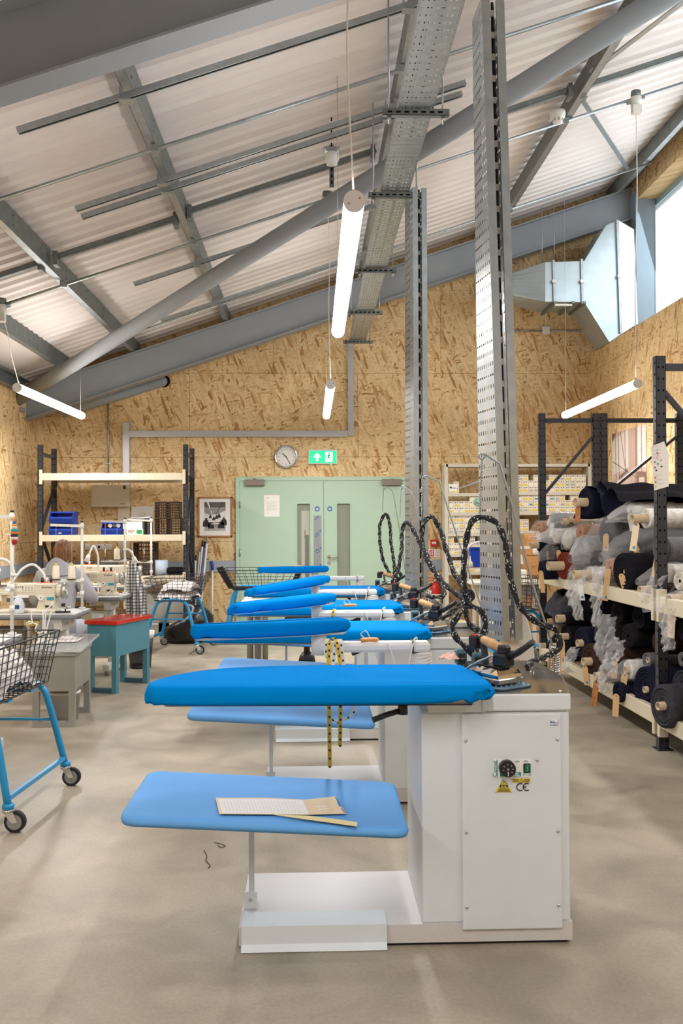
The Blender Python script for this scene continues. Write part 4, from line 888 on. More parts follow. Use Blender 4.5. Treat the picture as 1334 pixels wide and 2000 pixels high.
# sockets under the shelf
for px, w_, lab, k in ((171, .07, 'single white wall socket, first of three under the shelf', 0), (194, .145, 'double white wall socket with dark rocker, middle of the three', 1), (214, .085, 'white blank wall plate, last of three under the shelf', 2)):
    t = thing('wall_socket', lab, 'socket', (P(px, 1066, YB).x, YB, wz(1066)), group='white wall sockets'); MB().bbox(-w_/2, w_/2, -.022, -.002, -.045, .045, .006).build('plate', 'white', t)
    if k == 1: MB().box(-.016, .016, -.027, -.022, -.018, .018).build('rocker', 'black', t)
    elif k == 0: MB().cyl((0, -.03, 0), (0, -.022, 0), .025, n=16).build('dial', 'white', t)
    else: MB().box(-.03, .03, -.024, -.022, -.03, .03).build('cover', 'white', t)
# clock
t = thing('wall_clock', 'round chrome wall clock showing about twenty-five past ten', 'clock', (wx(559), YB, wz(892.5)))
Y = Matrix.Rotation(pi/2, 4, 'X'); rr = .168
MB().lathe([(rr*1.0, .002), (rr, .045), (rr*.93, .055), (rr*.86, .045), (rr*.84, .02)], n=40, X=Y).build('chrome_rim', 'chrome', t)
dl = MB().cyl((0, -.03, 0), (0, -.026, 0), rr*.85, n=40).build('dial', 'white', t)
for n in range(1, 13):
    a = pi/2-n*pi/6; txt(str(n), .030, 'ink', dl, face_y(rr*.66*cos(a), -.0308, rr*.66*sin(a)))
m = MB()
for n in range(60): a = n*pi/30; m.bar((rr*.80*cos(a), -.0306, rr*.80*sin(a)), (rr*.835*cos(a), -.0306, rr*.835*sin(a)), .0015, .003, (0, 1, 0))
m.build('minute_track', 'ink', dl)
for nm, deg, l, w_ in (('hour_hand', 10.42*30, .075, .010), ('minute_hand', 25*6, .122, .007)):
    a = radians(90-deg); MB().bar((-.02*cos(a), -.034, -.02*sin(a)), (l*cos(a), -.034, l*sin(a)), .003, w_, (cos(a+pi/2), 0, sin(a+pi/2))).build(nm, 'ink', t)
MB().cyl((0, -.038, 0), (0, -.03, 0), .008, n=10).build('centre_pin', 'ink', t)
# exit sign
t = thing('exit_sign', 'lit green emergency exit sign with arrow and running figure', 'sign', (wx(630.5), YB, wz(893)))
MB().bbox(-.212, .212, -.06, -.004, -.105, .105, .012).build('housing', 'white', t); pn = MB().box(-.196, .196, -.066, -.060, -.088, .088).build('lit_panel', 'exitg', t)
b = lambda pts: MB().prism([(x, -.0665, z) for x, z in pts], (0, -.002, 0))
b([(-.135, .0), (-.082, .058), (-.029, .0), (-.047, -.012), (-.066, .010), (-.066, -.062), (-.098, -.062), (-.098, .010), (-.117, -.012)]).build('arrow', 'exitw', pn)
b([(.04, -.07), (.14, -.07), (.14, .07), (.04, .07)]).build('doorway', 'exitw', pn)
m = MB(); g_ = lambda pts: [V((x, -.0705, z)) for x, z in pts]
m.cyl((.092, -.069, .046), (.092, -.0715, .046), .013, n=12)
for a_, b_, w_ in (((.09, .03), (.082, -.005), .024), ((.082, -.005), (.108, -.022), .014), ((.108, -.022), (.112, -.055), .012), ((.082, -.005), (.070, -.03), .014), ((.070, -.03), (.045, -.045), .012), ((.092, .028), (.118, .008), .010), ((.118, .008), (.132, .016), .009), ((.086, .028), (.060, .012), .010), ((.06, .012), (.055, -.006), .009)):
    a2_, b2_ = V((a_[0], -.0695, a_[1])), V((b_[0], -.0695, b_[1])); m.bar(a2_, b2_, .002, w_, (b2_-a2_).cross(V((0, 1, 0))))
m.build('running_figure', mat('exit_figure_green', (16, 150, 100), .5, emit=.6), pn)
MB().cyl((.12, -.05, -.115), (.12, -.05, -.104), .006, n=8).build('led', mat('led_green', (80, 255, 140), .4, emit=4), t)
# framed picture
t = thing('framed_photograph', 'framed black and white workshop photograph beside the green doors', 'picture', (P(420.5, 1009, YB).x, YB, wz(1009)))
wd, ht = .245, .29; m = MB()
for x0, x1, z0, z1 in ((-wd, wd, ht-.02, ht), (-wd, wd, -ht, -ht+.02), (-wd, -wd+.02, -ht, ht), (wd-.02, wd, -ht, ht)): m.box(x0, x1, -.03, -.003, z0, z1)
m.build('wooden_frame', 'woodf', t); MB().box(-wd+.02, wd-.02, -.014, -.006, -ht+.02, ht-.02).build('mount', 'paper', t)
ph = MB().box(-.155, .150, -.0155, -.014, -.20, .215).build('print', mat('photo_mid_grey', (150, 146, 140), .6), t)
gm = lambda n_, c_: mat('photo_'+n_, (c_, c_-2, c_-5), .6)
def ps(name, pts, m_, dz=0): MB().prism([(x, -.0157-dz, z) for x, z in pts], (0, -.0004, 0)).build(name, m_, ph)
ps('print_tone', [(-.155, .215), (.15, .215), (.15, .14), (-.155, .14)], gm('dark', 92)); ps('print_tone', [(-.155, .06), (-.09, .035), (.04, .035), (.15, .085), (.15, -.07), (-.155, -.07)], gm('pale', 226)); ps('print_tone', [(-.155, -.2), (.15, -.2), (.15, -.15), (-.155, -.15)], gm('mid', 176))
for q in ([(-.12, .215), (-.095, .215), (-.068, .12), (-.08, .12)], [(-.068, .09), (-.055, .09), (-.04, .045), (-.05, .045)], [(.135, .088), (.135, .078), (.035, .03), (.035, .038)]): ps('print_lamp', q, 'paper', .0005)
ps('print_pipe', [(.115, .215), (.1, .215), (.005, .04), (.012, .04)], gm('ink', 60), .0005)
for x, z, s in ((-.13, -.075, 1.0), (-.06, -.11, .9), (.085, -.10, 1.0), (.125, -.06, .9), (-.07, .01, .4), (.02, .0, .45), (.055, .02, .5), (-.02, -.02, .45)):
    ps('print_figure', [(x-.05*s, z-.065*s), (x+.05*s, z-.065*s), (x+.04*s, z+.02*s), (x+.015*s, z+.035*s), (x+.018*s, z+.06*s), (x-.016*s, z+.06*s), (x-.015*s, z+.035*s), (x-.042*s, z+.01*s)], gm('ink2', 40), .0009)
for q in ([(-.10, -.055), (.0, -.06), (.0, -.075), (-.10, -.07)], [(-.06, -.095), (.06, -.09), (.06, -.10), (-.06, -.107)], [(.03, -.045), (.09, -.05), (.09, -.065), (.03, -.065)]): ps('print_table', q, 'paper', .0012)
# printed notice on the door
x, z = wx(531), wz(988); t = thing('door_notice', 'printed white paper notice taped to the green door leaf', 'notice', (x, YB-.0475, z)); MB().box(-.112, .112, -.001, 0, -.157, .157).build('sheet', 'paper', t)
m = MB(); m.box(-.09, -.04, -.0016, -.001, .12, .124); m.box(-.09, -.05, -.0016, -.001, .11, .113)
for j in range(9): m.box(-.09, .09-.02*(j % 3), -.0016, -.001, .06-j*.016, .0622-j*.016)
m.box(-.09, -.05, -.0016, -.001, -.11, -.107); m.build('print_line', 'inkg', t)
# fire call point, action sign, extinguisher
t = thing('fire_call_point', 'small red fire alarm call point on the chipboard', 'alarm', (P(847, 1062, YB).x, YB, wz(1062))); MB().bbox(-.05, .05, -.05, -.003, -.05, .05, .008).build('box', 'redp', t); MB().box(-.03, .03, -.053, -.05, -.012, .02).build('window', 'paper', t); MB().box(-.02, .02, -.054, -.053, -.002, .004).build('print', 'ink', t)
t = thing('fire_action_sign', 'white and red fire action sign below the call point', 'sign', (P(846, 1082, YB).x, YB, wz(1082))); MB().box(-.115, .10, -.006, -.003, -.055, .055).build('plate', 'paper', t); MB().box(-.055, .01, -.0075, -.006, -.045, .045).build('red_panel', 'redp', t)
m = MB(); m.box(-.04, -.03, -.009, -.0075, -.03, .03); m.box(-.02, -.005, -.009, -.0075, -.03, .01); m.cyl((-.012, -.009, .024), (-.012, -.0075, .024), .009, n=10); m.build('pictogram', 'paper', t)
m = MB()
for j in range(4): m.box(.03, .09, -.0075, -.006, .03-j*.022, .036-j*.022)
for j in range(3): m.box(-.105, -.07, -.0075, -.006, .03-j*.03, .04-j*.03)
m.build('print_line', 'redp', t)
p = P(851, 1190, 13.2); t = thing('fire_extinguisher', 'red fire extinguisher against the far wall beside the ironing tables', 'fire extinguisher', (p.x, 13.23, .12))
MB().lathe([(0, 0), (.075, 0), (.08, .02), (.08, .40), (.07, .45), (.04, .49), (.025, .50)], n=20).build('cylinder', 'redp', t); MB().cyl((0, 0, .50), (0, 0, .54), .025, n=10).build('valve', 'castal', t); MB().bar((0, 0, .55), (-.12, -.02, .57), .03, .014).bar((0, 0, .53), (-.10, -.02, .52), .03, .012).build('handle', 'redp', t)
MB().tube(spline([(.02, 0, .53), (.09, -.02, .48), (.10, -.03, .3), (.095, -.04, .12)], 6), .013, 8).build('hose', 'rubber', t); MB().lathe([(.0805, .18), (.0805, .33)], n=20).build('label_band', 'paper', t)
MB().box(-.09, .09, -.09, .09, -.12, 0).build('floor_stand', 'black', t)
# poster on the side wall
yA, yB2 = 11.05, 12.31; z1, z0 = 2.66, 1.50
t = thing('wall_poster', 'large sepia photograph of an old weaving hall on the side wall', 'poster', (XR-.004, 0, 0))
def Q(u, v): return V((-.004, yB2+(yA-yB2)*u, z1+(z0-z1)*v))
def pp(name, pts, c_, dz=.0): MB().prism([Q(u, v)+V((-dz, 0, 0)) for u, v in pts], (-.0005, 0, 0)).build(name, mat('sepia_%d_%d_%d' % c_, c_, .6), pst)
pst = MB().prism([Q(0, 0), Q(1, 0), Q(1, 1), Q(0, 1)], (.006, 0, 0)).build('print', mat('sepia_base', (196, 172, 158), .6), t)
pp('window_tone', [(.0, .08), (.5, .0), (.5, .42), (.0, .48)], (214, 202, 194)); pp('window_tone', [(.78, 0), (1, 0), (1, .45), (.78, .45)], (214, 204, 198)); pp('dark_corner', [(0, 0), (.14, 0), (0, .10)], (120, 92, 82), .0006)
pp('column_tone', [(.52, 0), (.75, 0), (.75, 1), (.52, 1)], (184, 156, 142), .0006); pp('column_edge', [(.70, 0), (.75, 0), (.75, 1), (.70, 1)], (148, 120, 108), .0012)
pp('machine_tone', [(.75, .48), (1, .5), (1, 1), (.75, 1)], (128, 100, 90), .0006); pp('machine_tone', [(.8, .55), (.95, .55), (.95, .85), (.8, .85)], (196, 178, 166), .0012); pp('machine_tone', [(.03, .72), (.45, .78), (.45, .98), (.03, .98)], (104, 80, 74), .0006)
for cx, cy, r_ in ((.16, .88, .09), (.40, .88, .08), (.85, .68, .06)): pp('wheel', [(cx+r_*cos(a*pi/7), cy+r_*1.2*sin(a*pi/7)) for a in range(14)], (188, 170, 158), .0012)
for u0, v0, u1, v1 in ((.10, .0, .14, .8), (.2, .0, .22, .5), (.27, 0, .42, .45), (.0, .42, .5, .2), (.0, .58, .52, .42), (.40, 0, .42, .5), (.0, .32, .75, .55), (.88, 0, .88, .5), (.78, .28, 1, .22)):
    pp('line_shaft', [(u0-.006, v0), (u0+.006, v0-.005), (u1+.006, v1), (u1-.006, v1+.005)], (112, 84, 76), .0014)
for j in range(6): pp('spool', [(.22+j*.045, .50-j*.012), (.25+j*.045, .50-j*.012), (.25+j*.045, .54-j*.012), (.22+j*.045, .54-j*.012)], (90, 66, 60), .0016)
# ------------------------------------------------------------------ pallet-style racks
def rack_post(t, x, y, H_, fy=1):
    m = MB(); m.box(x-.032, x+.032, y-.003, y, 0, H_); m.box(x-.032, x-.029, y-.003, y+.055*fy, 0, H_) if fy > 0 else None; m.box(x+.029, x+.032, y-.003, y+.055, 0, H_)
    m.box(x-.032, x-.020, y+.052, y+.055, 0, H_).box(x+.020, x+.032, y+.052, y+.055, 0, H_)
    p = m.build('upright', 'dkpost', t); h = MB()
    for j in range(int(H_/.075)):
        z = .05+j*.075
        for dx in (-.016, .016): h.box(x+dx-.005, x+dx+.005, y-.0045, y-.003, z, z+.022 if False else z+.013)
        for sx in (-.0335, .032): h.box(x+sx, x+sx+.0015, y+.012, y+.022, z+.03, z+.043)
    h.build('punched_hole', 'hole', p)['kind'] = 'stuff'
    MB().box(x-.05, x+.05, y-.03, y+.075, 0, .006).build('foot_plate', 'dkpost', p)
def frame_y(t, x, y0, y1, H_):          # frame across Y
    rack_post(t, x, y0, H_); rack_post(t, x, y1-.055, H_)
    for a, b in (((y0+.05, .2), (y1-.05, .75)), ((y1-.05, .8), (y0+.05, 1.35)), ((y0+.05, 1.4), (y1-.05, 1.95))): MB().bar((x, a[0], a[1]), (x, b[0], b[1]), .025, .04, (1, 0, 0)).build('diagonal_brace', 'dkpost', t)
    for z in (.12, H_-.12): MB().bar((x, y0+.03, z), (x, y1-.03, z), .03, .045).build('cross_brace', 'dkpost', t)
t = thing('shelf_rack', 'dark metal shelf rack with pale beams against the chipboard end wall', 'rack', (0, 0, 0))
RX0, RX1, RY0, RY1, RH = -3.588, -1.672, 12.30, 13.0, 2.53
frame_y(t, RX0, RY0, RY1, RH); frame_y(t, RX1, RY0, RY1, RH)
SH = {}
for py0, py1 in ((924, 938), (1044.5, 1057), (1125, 1138)):
    z1, z0 = P(220, py0, RY0-.02).z, P(220, py1, RY0-.02).z; SH[py0] = z1
    for y in (RY0-.045, RY1+.005):
        b = MB().bbox(RX0+.035, RX1-.035, y, y+.04, z0, z1, .004).build('beam', 'cream', t)
        for x in (RX0+.005, RX1-.035): MB().box(x, x+.04, y-.006, y+.004, z0-.05, z1+.045).build('beam_connector', 'cream', b)
    MB().box(RX0+.03, RX1-.03, RY0, RY1, z1-.012, z1-.002).build('shelf_deck', mat('shelf_deck', (150, 132, 108), .6), t)
ZS = SH[1044.5]; ZL = SH[1125]
# things on the shelf
def bin_(lab, px0, px1, z, d, h, depth=.30, front=.45, grp='blue picking bins'):
    a, b = P(px0, 1040, d).x, P(px1, 1040, d).x; w_ = b-a
    t = thing('picking_bin', lab, 'bin', ((a+b)/2, d, z), group=grp); e = .006
    MB().box(-w_/2+.01, w_/2-.01, .02, depth, 0, e).build('base', 'bplast', t)
    for s in (-1, 1):
        x0, x1 = (-w_/2, -w_/2+e) if s < 0 else (w_/2-e, w_/2)
        MB().prism([(x0, .03, 0), (x0, depth, 0), (x0, depth, h), (x0, .10, h), (x0, -.0, h*front)], (e, 0, 0)).build('side', 'bplast', t)
    MB().box(-w_/2, w_/2, depth-e, depth, 0, h).build('back', 'bplast', t)
    fr = MB().prism([(-w_/2, .03, 0), (-w_/2, .036, 0), (-w_/2, .006, h*front), (-w_/2, -.006, h*front+.008), (-w_/2, -.006, h*front-.012)], (w_, 0, 0)).build('front', 'bplast', t)
    MB().box(-w_/2-.012, w_/2+.012, .08, depth, h-.02, h).box(-w_/2+e, w_/2-e, .08, depth-.01, h-.021, h-.019).build('rim', 'bplast', t)
    return t, w_
t, w_ = bin_('blue plastic picking bin at the bottom of the stack of two', 95, 141, ZS, RY0+.02, .165); MB().box(-.03, .01, .012, .018, .02, .055).build('label_card', 'paper', t)
bin_('blue plastic picking bin on top of the stack of two', 95, 141, ZS+.166, RY0+.02, .145)
t, w_ = bin_('single blue picking bin with spools on the shelf before the electrical cabinet', 197, 237, ZS, RY0+.02, .17)
for j, c_ in enumerate(('f_rust', 'paper', 'f_grey', 'paper')): MB().cyl((-.09+j*.055, .1, .12), (-.09+j*.055, .16, .14), .028, n=10).build('spool', c_, t)
def pbox(lab, px0, px1, py0, py1, z, d, dep, m, deco=()):
    a, b = P(px0, 1030, d).x, P(px1, 1030, d).x; h = P(250, py0, d).z-P(250, py1, d).z
    t = thing('cardboard_box', lab, 'box', ((a+b)/2, d, z)); w_ = b-a
    MB().bbox(-w_/2, w_/2, 0, dep, 0, h, .004).build('carton', m, t); MB().box(-w_/2+.004, w_/2-.004, .004, dep-.004, h-.001, h+.003).build('lid', m, t)
    for x0, x1, z0, z1, mm in deco: MB().box(-w_/2+x0*w_, -w_/2+x1*w_, -.0015, 0, z0*h, z1*h).build('label', mm, t)
    return h
h = pbox('white carton with a green label on the shelf', 247, 279, 1033.5, 1044.5, ZS, RY0+.03, .25, 'paper', ((.62, .95, .15, .85, mat('label_green', (30, 150, 80), .6)), (.1, .5, .55, .75, 'f_tan'), (.1, .4, .3, .42, 'inkg')))
pbox('plain white carton stacked on the one with a green label', 240, 278, 1019, 1033, ZS+h, RY0+.04, .24, 'paper')
p = P(268, 1016, RY0+.1); t = thing('paper_pile', 'curled white papers lying on the stacked white cartons', 'papers', (p.x, RY0+.12, ZS+h+.115))
for j in range(3): MB().grid(lambda u, v: V(((u-.5)*.26+j*.02, (v-.5)*.18, .012*j+.05*(u-.4)**2+.01*v+.003)), 8, 4).build('sheet', 'paper', t, rz=.2*j)
def mesh_panel(a, b, c, d, nu, nv, r, mb):          # wire grid across quad a-b-c-d
    a, b, c, d = map(V, (a, b, c, d))
    for i in range(nu+1): u = i/nu; mb.tube([a+(b-a)*u, d+(c-d)*u], r, 4, caps=False, smooth=False)
    for j in range(nv+1): v = j/nv; mb.tube([a+(d-a)*v, b+(c-b)*v], r, 4, caps=False, smooth=False)
def wire_basket(lab, x0, x1, y0, y1, z0, z1, nx, nz, m, r=.004, loc=(0, 0, 0), rz=0, grp=None, top=None, fronts=True):
    t = thing('wire_basket', lab, 'basket', loc, rz, group=grp); ny = max(2, int(nx*(y1-y0)/(x1-x0))); e = top or 0
    for nm, q in (('front_grid', ((x0, y0, z0), (x1, y0, z0), (x1+e, y0-e, z1), (x0-e, y0-e, z1))), ('back_grid', ((x0, y1, z0), (x1, y1, z0), (x1+e, y1+e, z1), (x0-e, y1+e, z1)))):
        b = MB(); mesh_panel(*q, nx, nz, r, b); b.build(nm, m, t)
    for q in (((x0, y0, z0), (x0, y1, z0), (x0-e, y1+e, z1), (x0-e, y0-e, z1)), ((x1, y0, z0), (x1, y1, z0), (x1+e, y1+e, z1), (x1+e, y0-e, z1))):
        b = MB(); mesh_panel(*q, ny, nz, r, b); b.build('side_grid', m, t)
    b = MB(); mesh_panel((x0, y0, z0), (x1, y0, z0), (x1, y1, z0), (x0, y1, z0), nx, ny, r, b); b.build('floor_grid', m, t)
    b = MB(); b.tube([(x0-e, y0-e, z1), (x1+e, y0-e, z1), (x1+e, y1+e, z1), (x0-e, y1+e, z1), (x0-e, y0-e, z1)], r*1.8, 6); b.build('top_rim', m, t)
    return t
d = RY0+.08; gx = lambda px: P(px, 1020, d).x
for lab, a, b, z, h in (('brown wire basket, bottom of the shelf stack, beside the rack upright', 328, 352, ZS, .215), ('brown wire basket, bottom of the shelf stack, behind the white cartons', 303, 326, ZS, .215), ('brown wire basket on top of the shelf stack, beside the upright', 326, 349, ZS+.218, .215), ('brown wire basket on top of the shelf stack, behind the white cartons', 303, 325, ZS+.218, .215)):
    wire_basket(lab, gx(a), gx(b), d, d+.32, z+.004, z+h, 5, 6, 'bronze', .0045, grp='brown wire baskets on the shelf')
t = wire_basket('small dark wire basket on the shelf beside the green-labelled carton', gx(282), gx(293), d-.03, d+.2, ZS+.004, ZS+.21, 5, 8, 'wirek', .003)
# lower shelf: basket, paper roll, black bag; below: clear tubs
wire_basket('tall tilted brown wire basket under the middle shelf', P(262, 0, 12.5).x, P(300, 0, 12.5).x, 12.42, 12.8, ZL+.004, ZL+.43, 8, 8, 'bronze', .005)
p = P(315, 1112, 12.5); t = thing('paper_roll', 'fat pale blue paper roll standing on the low shelf', 'paper roll', (p.x, 12.5, ZL)); MB().cyl((0, 0, 0), (0, 0, .20), .09, n=20).build('roll', mat('pale_blue_paper', (196, 210, 232), .8), t); MB().cyl((0, 0, .195), (0, 0, .203), .025, n=12).build('core', 'core_in', t)
MB().grid(lambda u, v: V((-.09-.10*u, -.03+.06*v, .17-.16*u*u+.02*sin(v*9))), 8, 4).build('loose_end', mat('pale_blue_paper', (196, 210, 232), .8), t)
p = P(345, 1117, 12.5); t = thing('black_pouch', 'black soft pouch lying on the low shelf', 'pouch', (p.x, 12.5, ZL))
MB().loft([[V((x, .06*s*cos(a), .055+.052*s*sin(a))) for a in [2*pi*j/14 for j in range(14)]] for x, s in ((-.14, .4), (-.125, .85), (-.08, 1), (.06, 1), (.12, .85), (.14, .4))]).build('pouch', 'f_black', t); MB().bar((-.12, -.058, .065), (.12, -.058, .065), .004, .006).build('zip_line', 'rubber', t)
for lab, px, z0, d in (('clear plastic tub on the floor under the shelf rack, nearer the bag', 338, .14, 12.45), ('clear plastic tub on the floor under the shelf rack, behind the bin', 303, .14, 12.45)):
    p = P(px, 1200, d); t = thing('storage_tub', lab, 'tub', (p.x, d, z0), group='clear tubs under the rack'); ol = lambda w_, z: [q+V((0, 0, z)) for q in rounded(-w_, w_, 0, .42, .04)]
    MB().loft([ol(.155, 0), ol(.165, .38)], cap1=False).build('tub', mat('cloudy_plastic', (200, 202, 200), .3, alpha=.75), t); MB().loft([ol(.175, .38), ol(.178, .40)]).build('lid', mat('cloudy_plastic', (200, 202, 200), .3, alpha=.75), t)
    MB().box(-.14, .14, .03, .39, .01, .25).build('contents', 'cloth', t)
    b = thing('low_plinth', 'low pale plinth under the '+('nearer' if px == 338 else 'farther')+' clear tub', 'plinth', (p.x, d, 0)); MB().box(-.19, .19, -.02, .44, 0, .135).build('panel', 'dsteel', b); MB().box(-.19, .19, -.025, .44, .127, .139).build('edge', 'white', b)
# ------------------------------------------------------------------ floor-standing things by the end wall
p = F(352, 1262); t = thing('bin_bag', 'full black rubbish bag slumped under the shelf rack', 'bag', (p.x+.03, p.y+.35, 0))
MB().grid(lambda u, v: (lambda r, a, z: V((r*1.15*cos(a), r*.75*sin(a), max(0.003, z))))((.27*sin(pi*min(1, .08+v*.92))**.6)*(1+.16*mnoise.noise(V((cos(u*2*pi)*2, sin(u*2*pi)*2, v*4)))), u*2*pi, max(.0, .36*(1-cos(pi*v))/2)*(1+.35*cos(u*2*pi))), 28, 16).build('sack', 'bag', t)
MB().tube(spline([(.06, 0, .36), (.12, -.02, .45), (.20, .0, .47)], 5), .04, 8, rs=None).build('knot', 'bag', t)
tp = [(382, 1095, 371, 1205), (391, 1078, 377, 1205), (395, 1068, 382, 1205), (404, 1062, 388, 1203), (399, 1070, 384, 1204)]
for j, ((a, b, c_, e_), lab) in enumerate(zip(tp, ('white pole leaning in the bundle, lowest tip', 'white pole leaning in the bundle, second from the rack', 'white pole leaning in the bundle, in the middle', 'white pole leaning in the bundle, tallest and farthest from the rack', 'blue-grey pole leaning in the bundle of white ones'))):
    f_ = F(c_, e_+50); ft = V((P(c_, e_, 13.0).x, 13.08-.03*j, .02)); tpp = P(a, b, 13.28-.0*j); t = thing('pole', lab, 'pole', ft, group='poles leaning on the end wall'); d = tpp-ft
    MB().cyl((0, 0, 0), d, .016, n=10).build('shaft', 'white' if j != 4 else mat('blue_grey_pole', (96, 100, 150), .4), t); MB().cyl(d, d*1.08, .014, n=8).build('grip', 'inkg' if j % 2 else 'black', t); MB().cyl((0, 0, -.015), (0, 0, .0), .018, n=8).build('foot', 'black', t)
t = thing('mop', 'white mop handle with a blue grip leaning beside the green doors', 'mop', (P(416, 1215, 13.3).x, 13.2, 0)); tpz = P(415, 1096, 13.33).z
MB().cyl((0, 0, .05), (-.01, .15, tpz-.12), .013, n=10).build('handle', 'white', t); MB().tube([(-.01, .15, tpz-.13), (-.012, .158, tpz-.06), (-.03, .162, tpz)], .019, 10).build('grip', 'bplast', t); MB().bbox(-.07, .07, -.03, .04, 0, .06, .01).build('mop_head', 'f_black', t)
# desks
def school_desk(name, lab, org, rz, W_, D_, H_, body, dark, topm, apron, legw=.045, overhang=.04):
    t = thing(name, lab, 'desk', org, rz)
    for x in (0, W_-legw):
        for y in (0, D_-legw): MB().box(x, x+legw, y, y+legw, 0, H_-apron).build('leg', body, t)
        MB().box(x, x+legw, legw, D_-legw, 0, .035).build('floor_rail', dark, t)
    MB().box(0, W_, 0, D_, H_-apron, H_-.02).build('apron_box', body, t)
    MB().bbox(-overhang, W_+overhang, -overhang, D_+overhang, H_-.02, H_+.012, .004).build('top', topm, t)
    return t
# desk built in its own frame: x across (towards the aisle), y along the room
def metal_desk(name, lab, org, rz, W_, D_, H_, apron, body, dark, topm, over, legw=.045):
    t = thing(name, lab, 'desk', (org.x, org.y, 0), rz)
    for y in (0, D_-legw):
        for x in (0, W_-legw): MB().box(x, x+legw, y, y+legw, 0, H_-apron).build('leg', body, t)
    for x in (0, W_-legw):
        pass
    for y in (0, D_-legw): MB().box(legw, W_-legw, y, y+legw, 0, .04).build('floor_rail', dark, t)
    m = MB(); m.box(0, W_, 0, .02, H_-apron, H_-.02).box(0, W_, D_-.02, D_, H_-apron, H_-.02).box(0, .02, .02, D_-.02, H_-apron, H_-.02).box(W_-.02, W_, .02, D_-.02, H_-apron, H_-.02).box(.02, W_-.02, .02, D_-.02, H_-apron, H_-apron+.02); m.build('body', body, t)
    MB().bbox(-over, W_+over, -over, D_+over, H_-.02, H_+.012, .005).build('top', topm, t)
    return t
metal_desk('teal_desk', 'teal metal desk with a glossy red top beside the aisle', V((-1.69-.28*cos(.314), 8.03+.28*sin(.314), 0)), radians(-18), .28, .60, .615, .295, 'teal', 'tealdk', 'red', .02)
metal_desk('grey_desk', 'old bare grey metal desk with an acrylic sheet on top', F(63, 1422), radians(2), .30, .56, .53, .27, 'dsteel', 'dsteel', 'dsteel', .01)
g = F(63, 1422); ZA = .545
qa = [F(x, y, ZA) for x, y in ((46, 1273), (157, 1273), (193, 1240), (88, 1238))]; ac = thing('acrylic_sheet', 'clear acrylic sheet covering the bare grey desk', 'sheet', (qa[0].x, qa[0].y, ZA-.002)); qa = [V((q.x-qa[0].x, q.y-qa[0].y, 0)) for q in qa]
MB().prism(qa, (0, 0, .010)).build('sheet', 'acrylic', ac); MB().bar(qa[0]+V((0, -.004, .006)), qa[1]+V((0, -.004, .006)), .006, .014).bar(qa[1]+V((.004, 0, .006)), qa[2]+V((.004, 0, .006)), .006, .014).build('polished_edge', mat('acrylic_edge', (206, 210, 210), .2, alpha=.8), ac)
q = F(133, 1252, ZA)
m = MB(); m.grid(lambda u, v: V(((u-.5)*.20, (v-.5)*.30, .004+.035*max(0, 1-((u-.5)**2+(v-.5)**2)*4)*(.6+.6*abs(mnoise.noise(V((u*6, v*6, 1))))))), 22, 22)
c_ = m.build('cloth_pieces', 'lplaid', None, loc=(q.x, q.y, ZA+.0085)); tag(c_, 'small heap of pale cut cloth on the acrylic sheet', 'cloth')
q = F(95, 1253, ZA); t = thing('white_card', 'plain white card lying on the acrylic sheet', 'card', (q.x, q.y, ZA+.0085), .1); MB().box(-.08, .08, -.16, .16, 0, .002).build('card', 'paper', t)
p = F(122, 1395); t = thing('clear_tub', 'clear plastic tub on the floor beneath the grey desk', 'tub', (g.x+.15, g.y+.30, 0)); MB().lathe([(.0, .0), (.10, .0), (.115, .20), (.118, .20)], n=20).build('tub', mat('cloudy_plastic', (200, 202, 200), .3, alpha=.75), t); MB().lathe([(.118, .195), (.121, .21), (.114, .215)], n=20).build('rim', 'white', t)
# mesh waste bin with a white liner
p = F(266, 1307); t = thing('waste_bin', 'black mesh waste bin with a white liner behind the teal desk', 'bin', (p.x+.02, p.y+.12, 0))
MB().lathe([(.0, .002), (.105, .002), (.135, .33)], n=24).build('bucket', mat('black_mesh', (40, 38, 42), .5, alpha=.78), t); MB().lathe([(.132, .30), (.14, .335), (.145, .37), (.133, .36), (.12, .33)], n=24).build('liner', 'cloth', t); MB().lathe([(.107, 0), (.109, .03)], n=24).build('foot_ring', 'black', t)
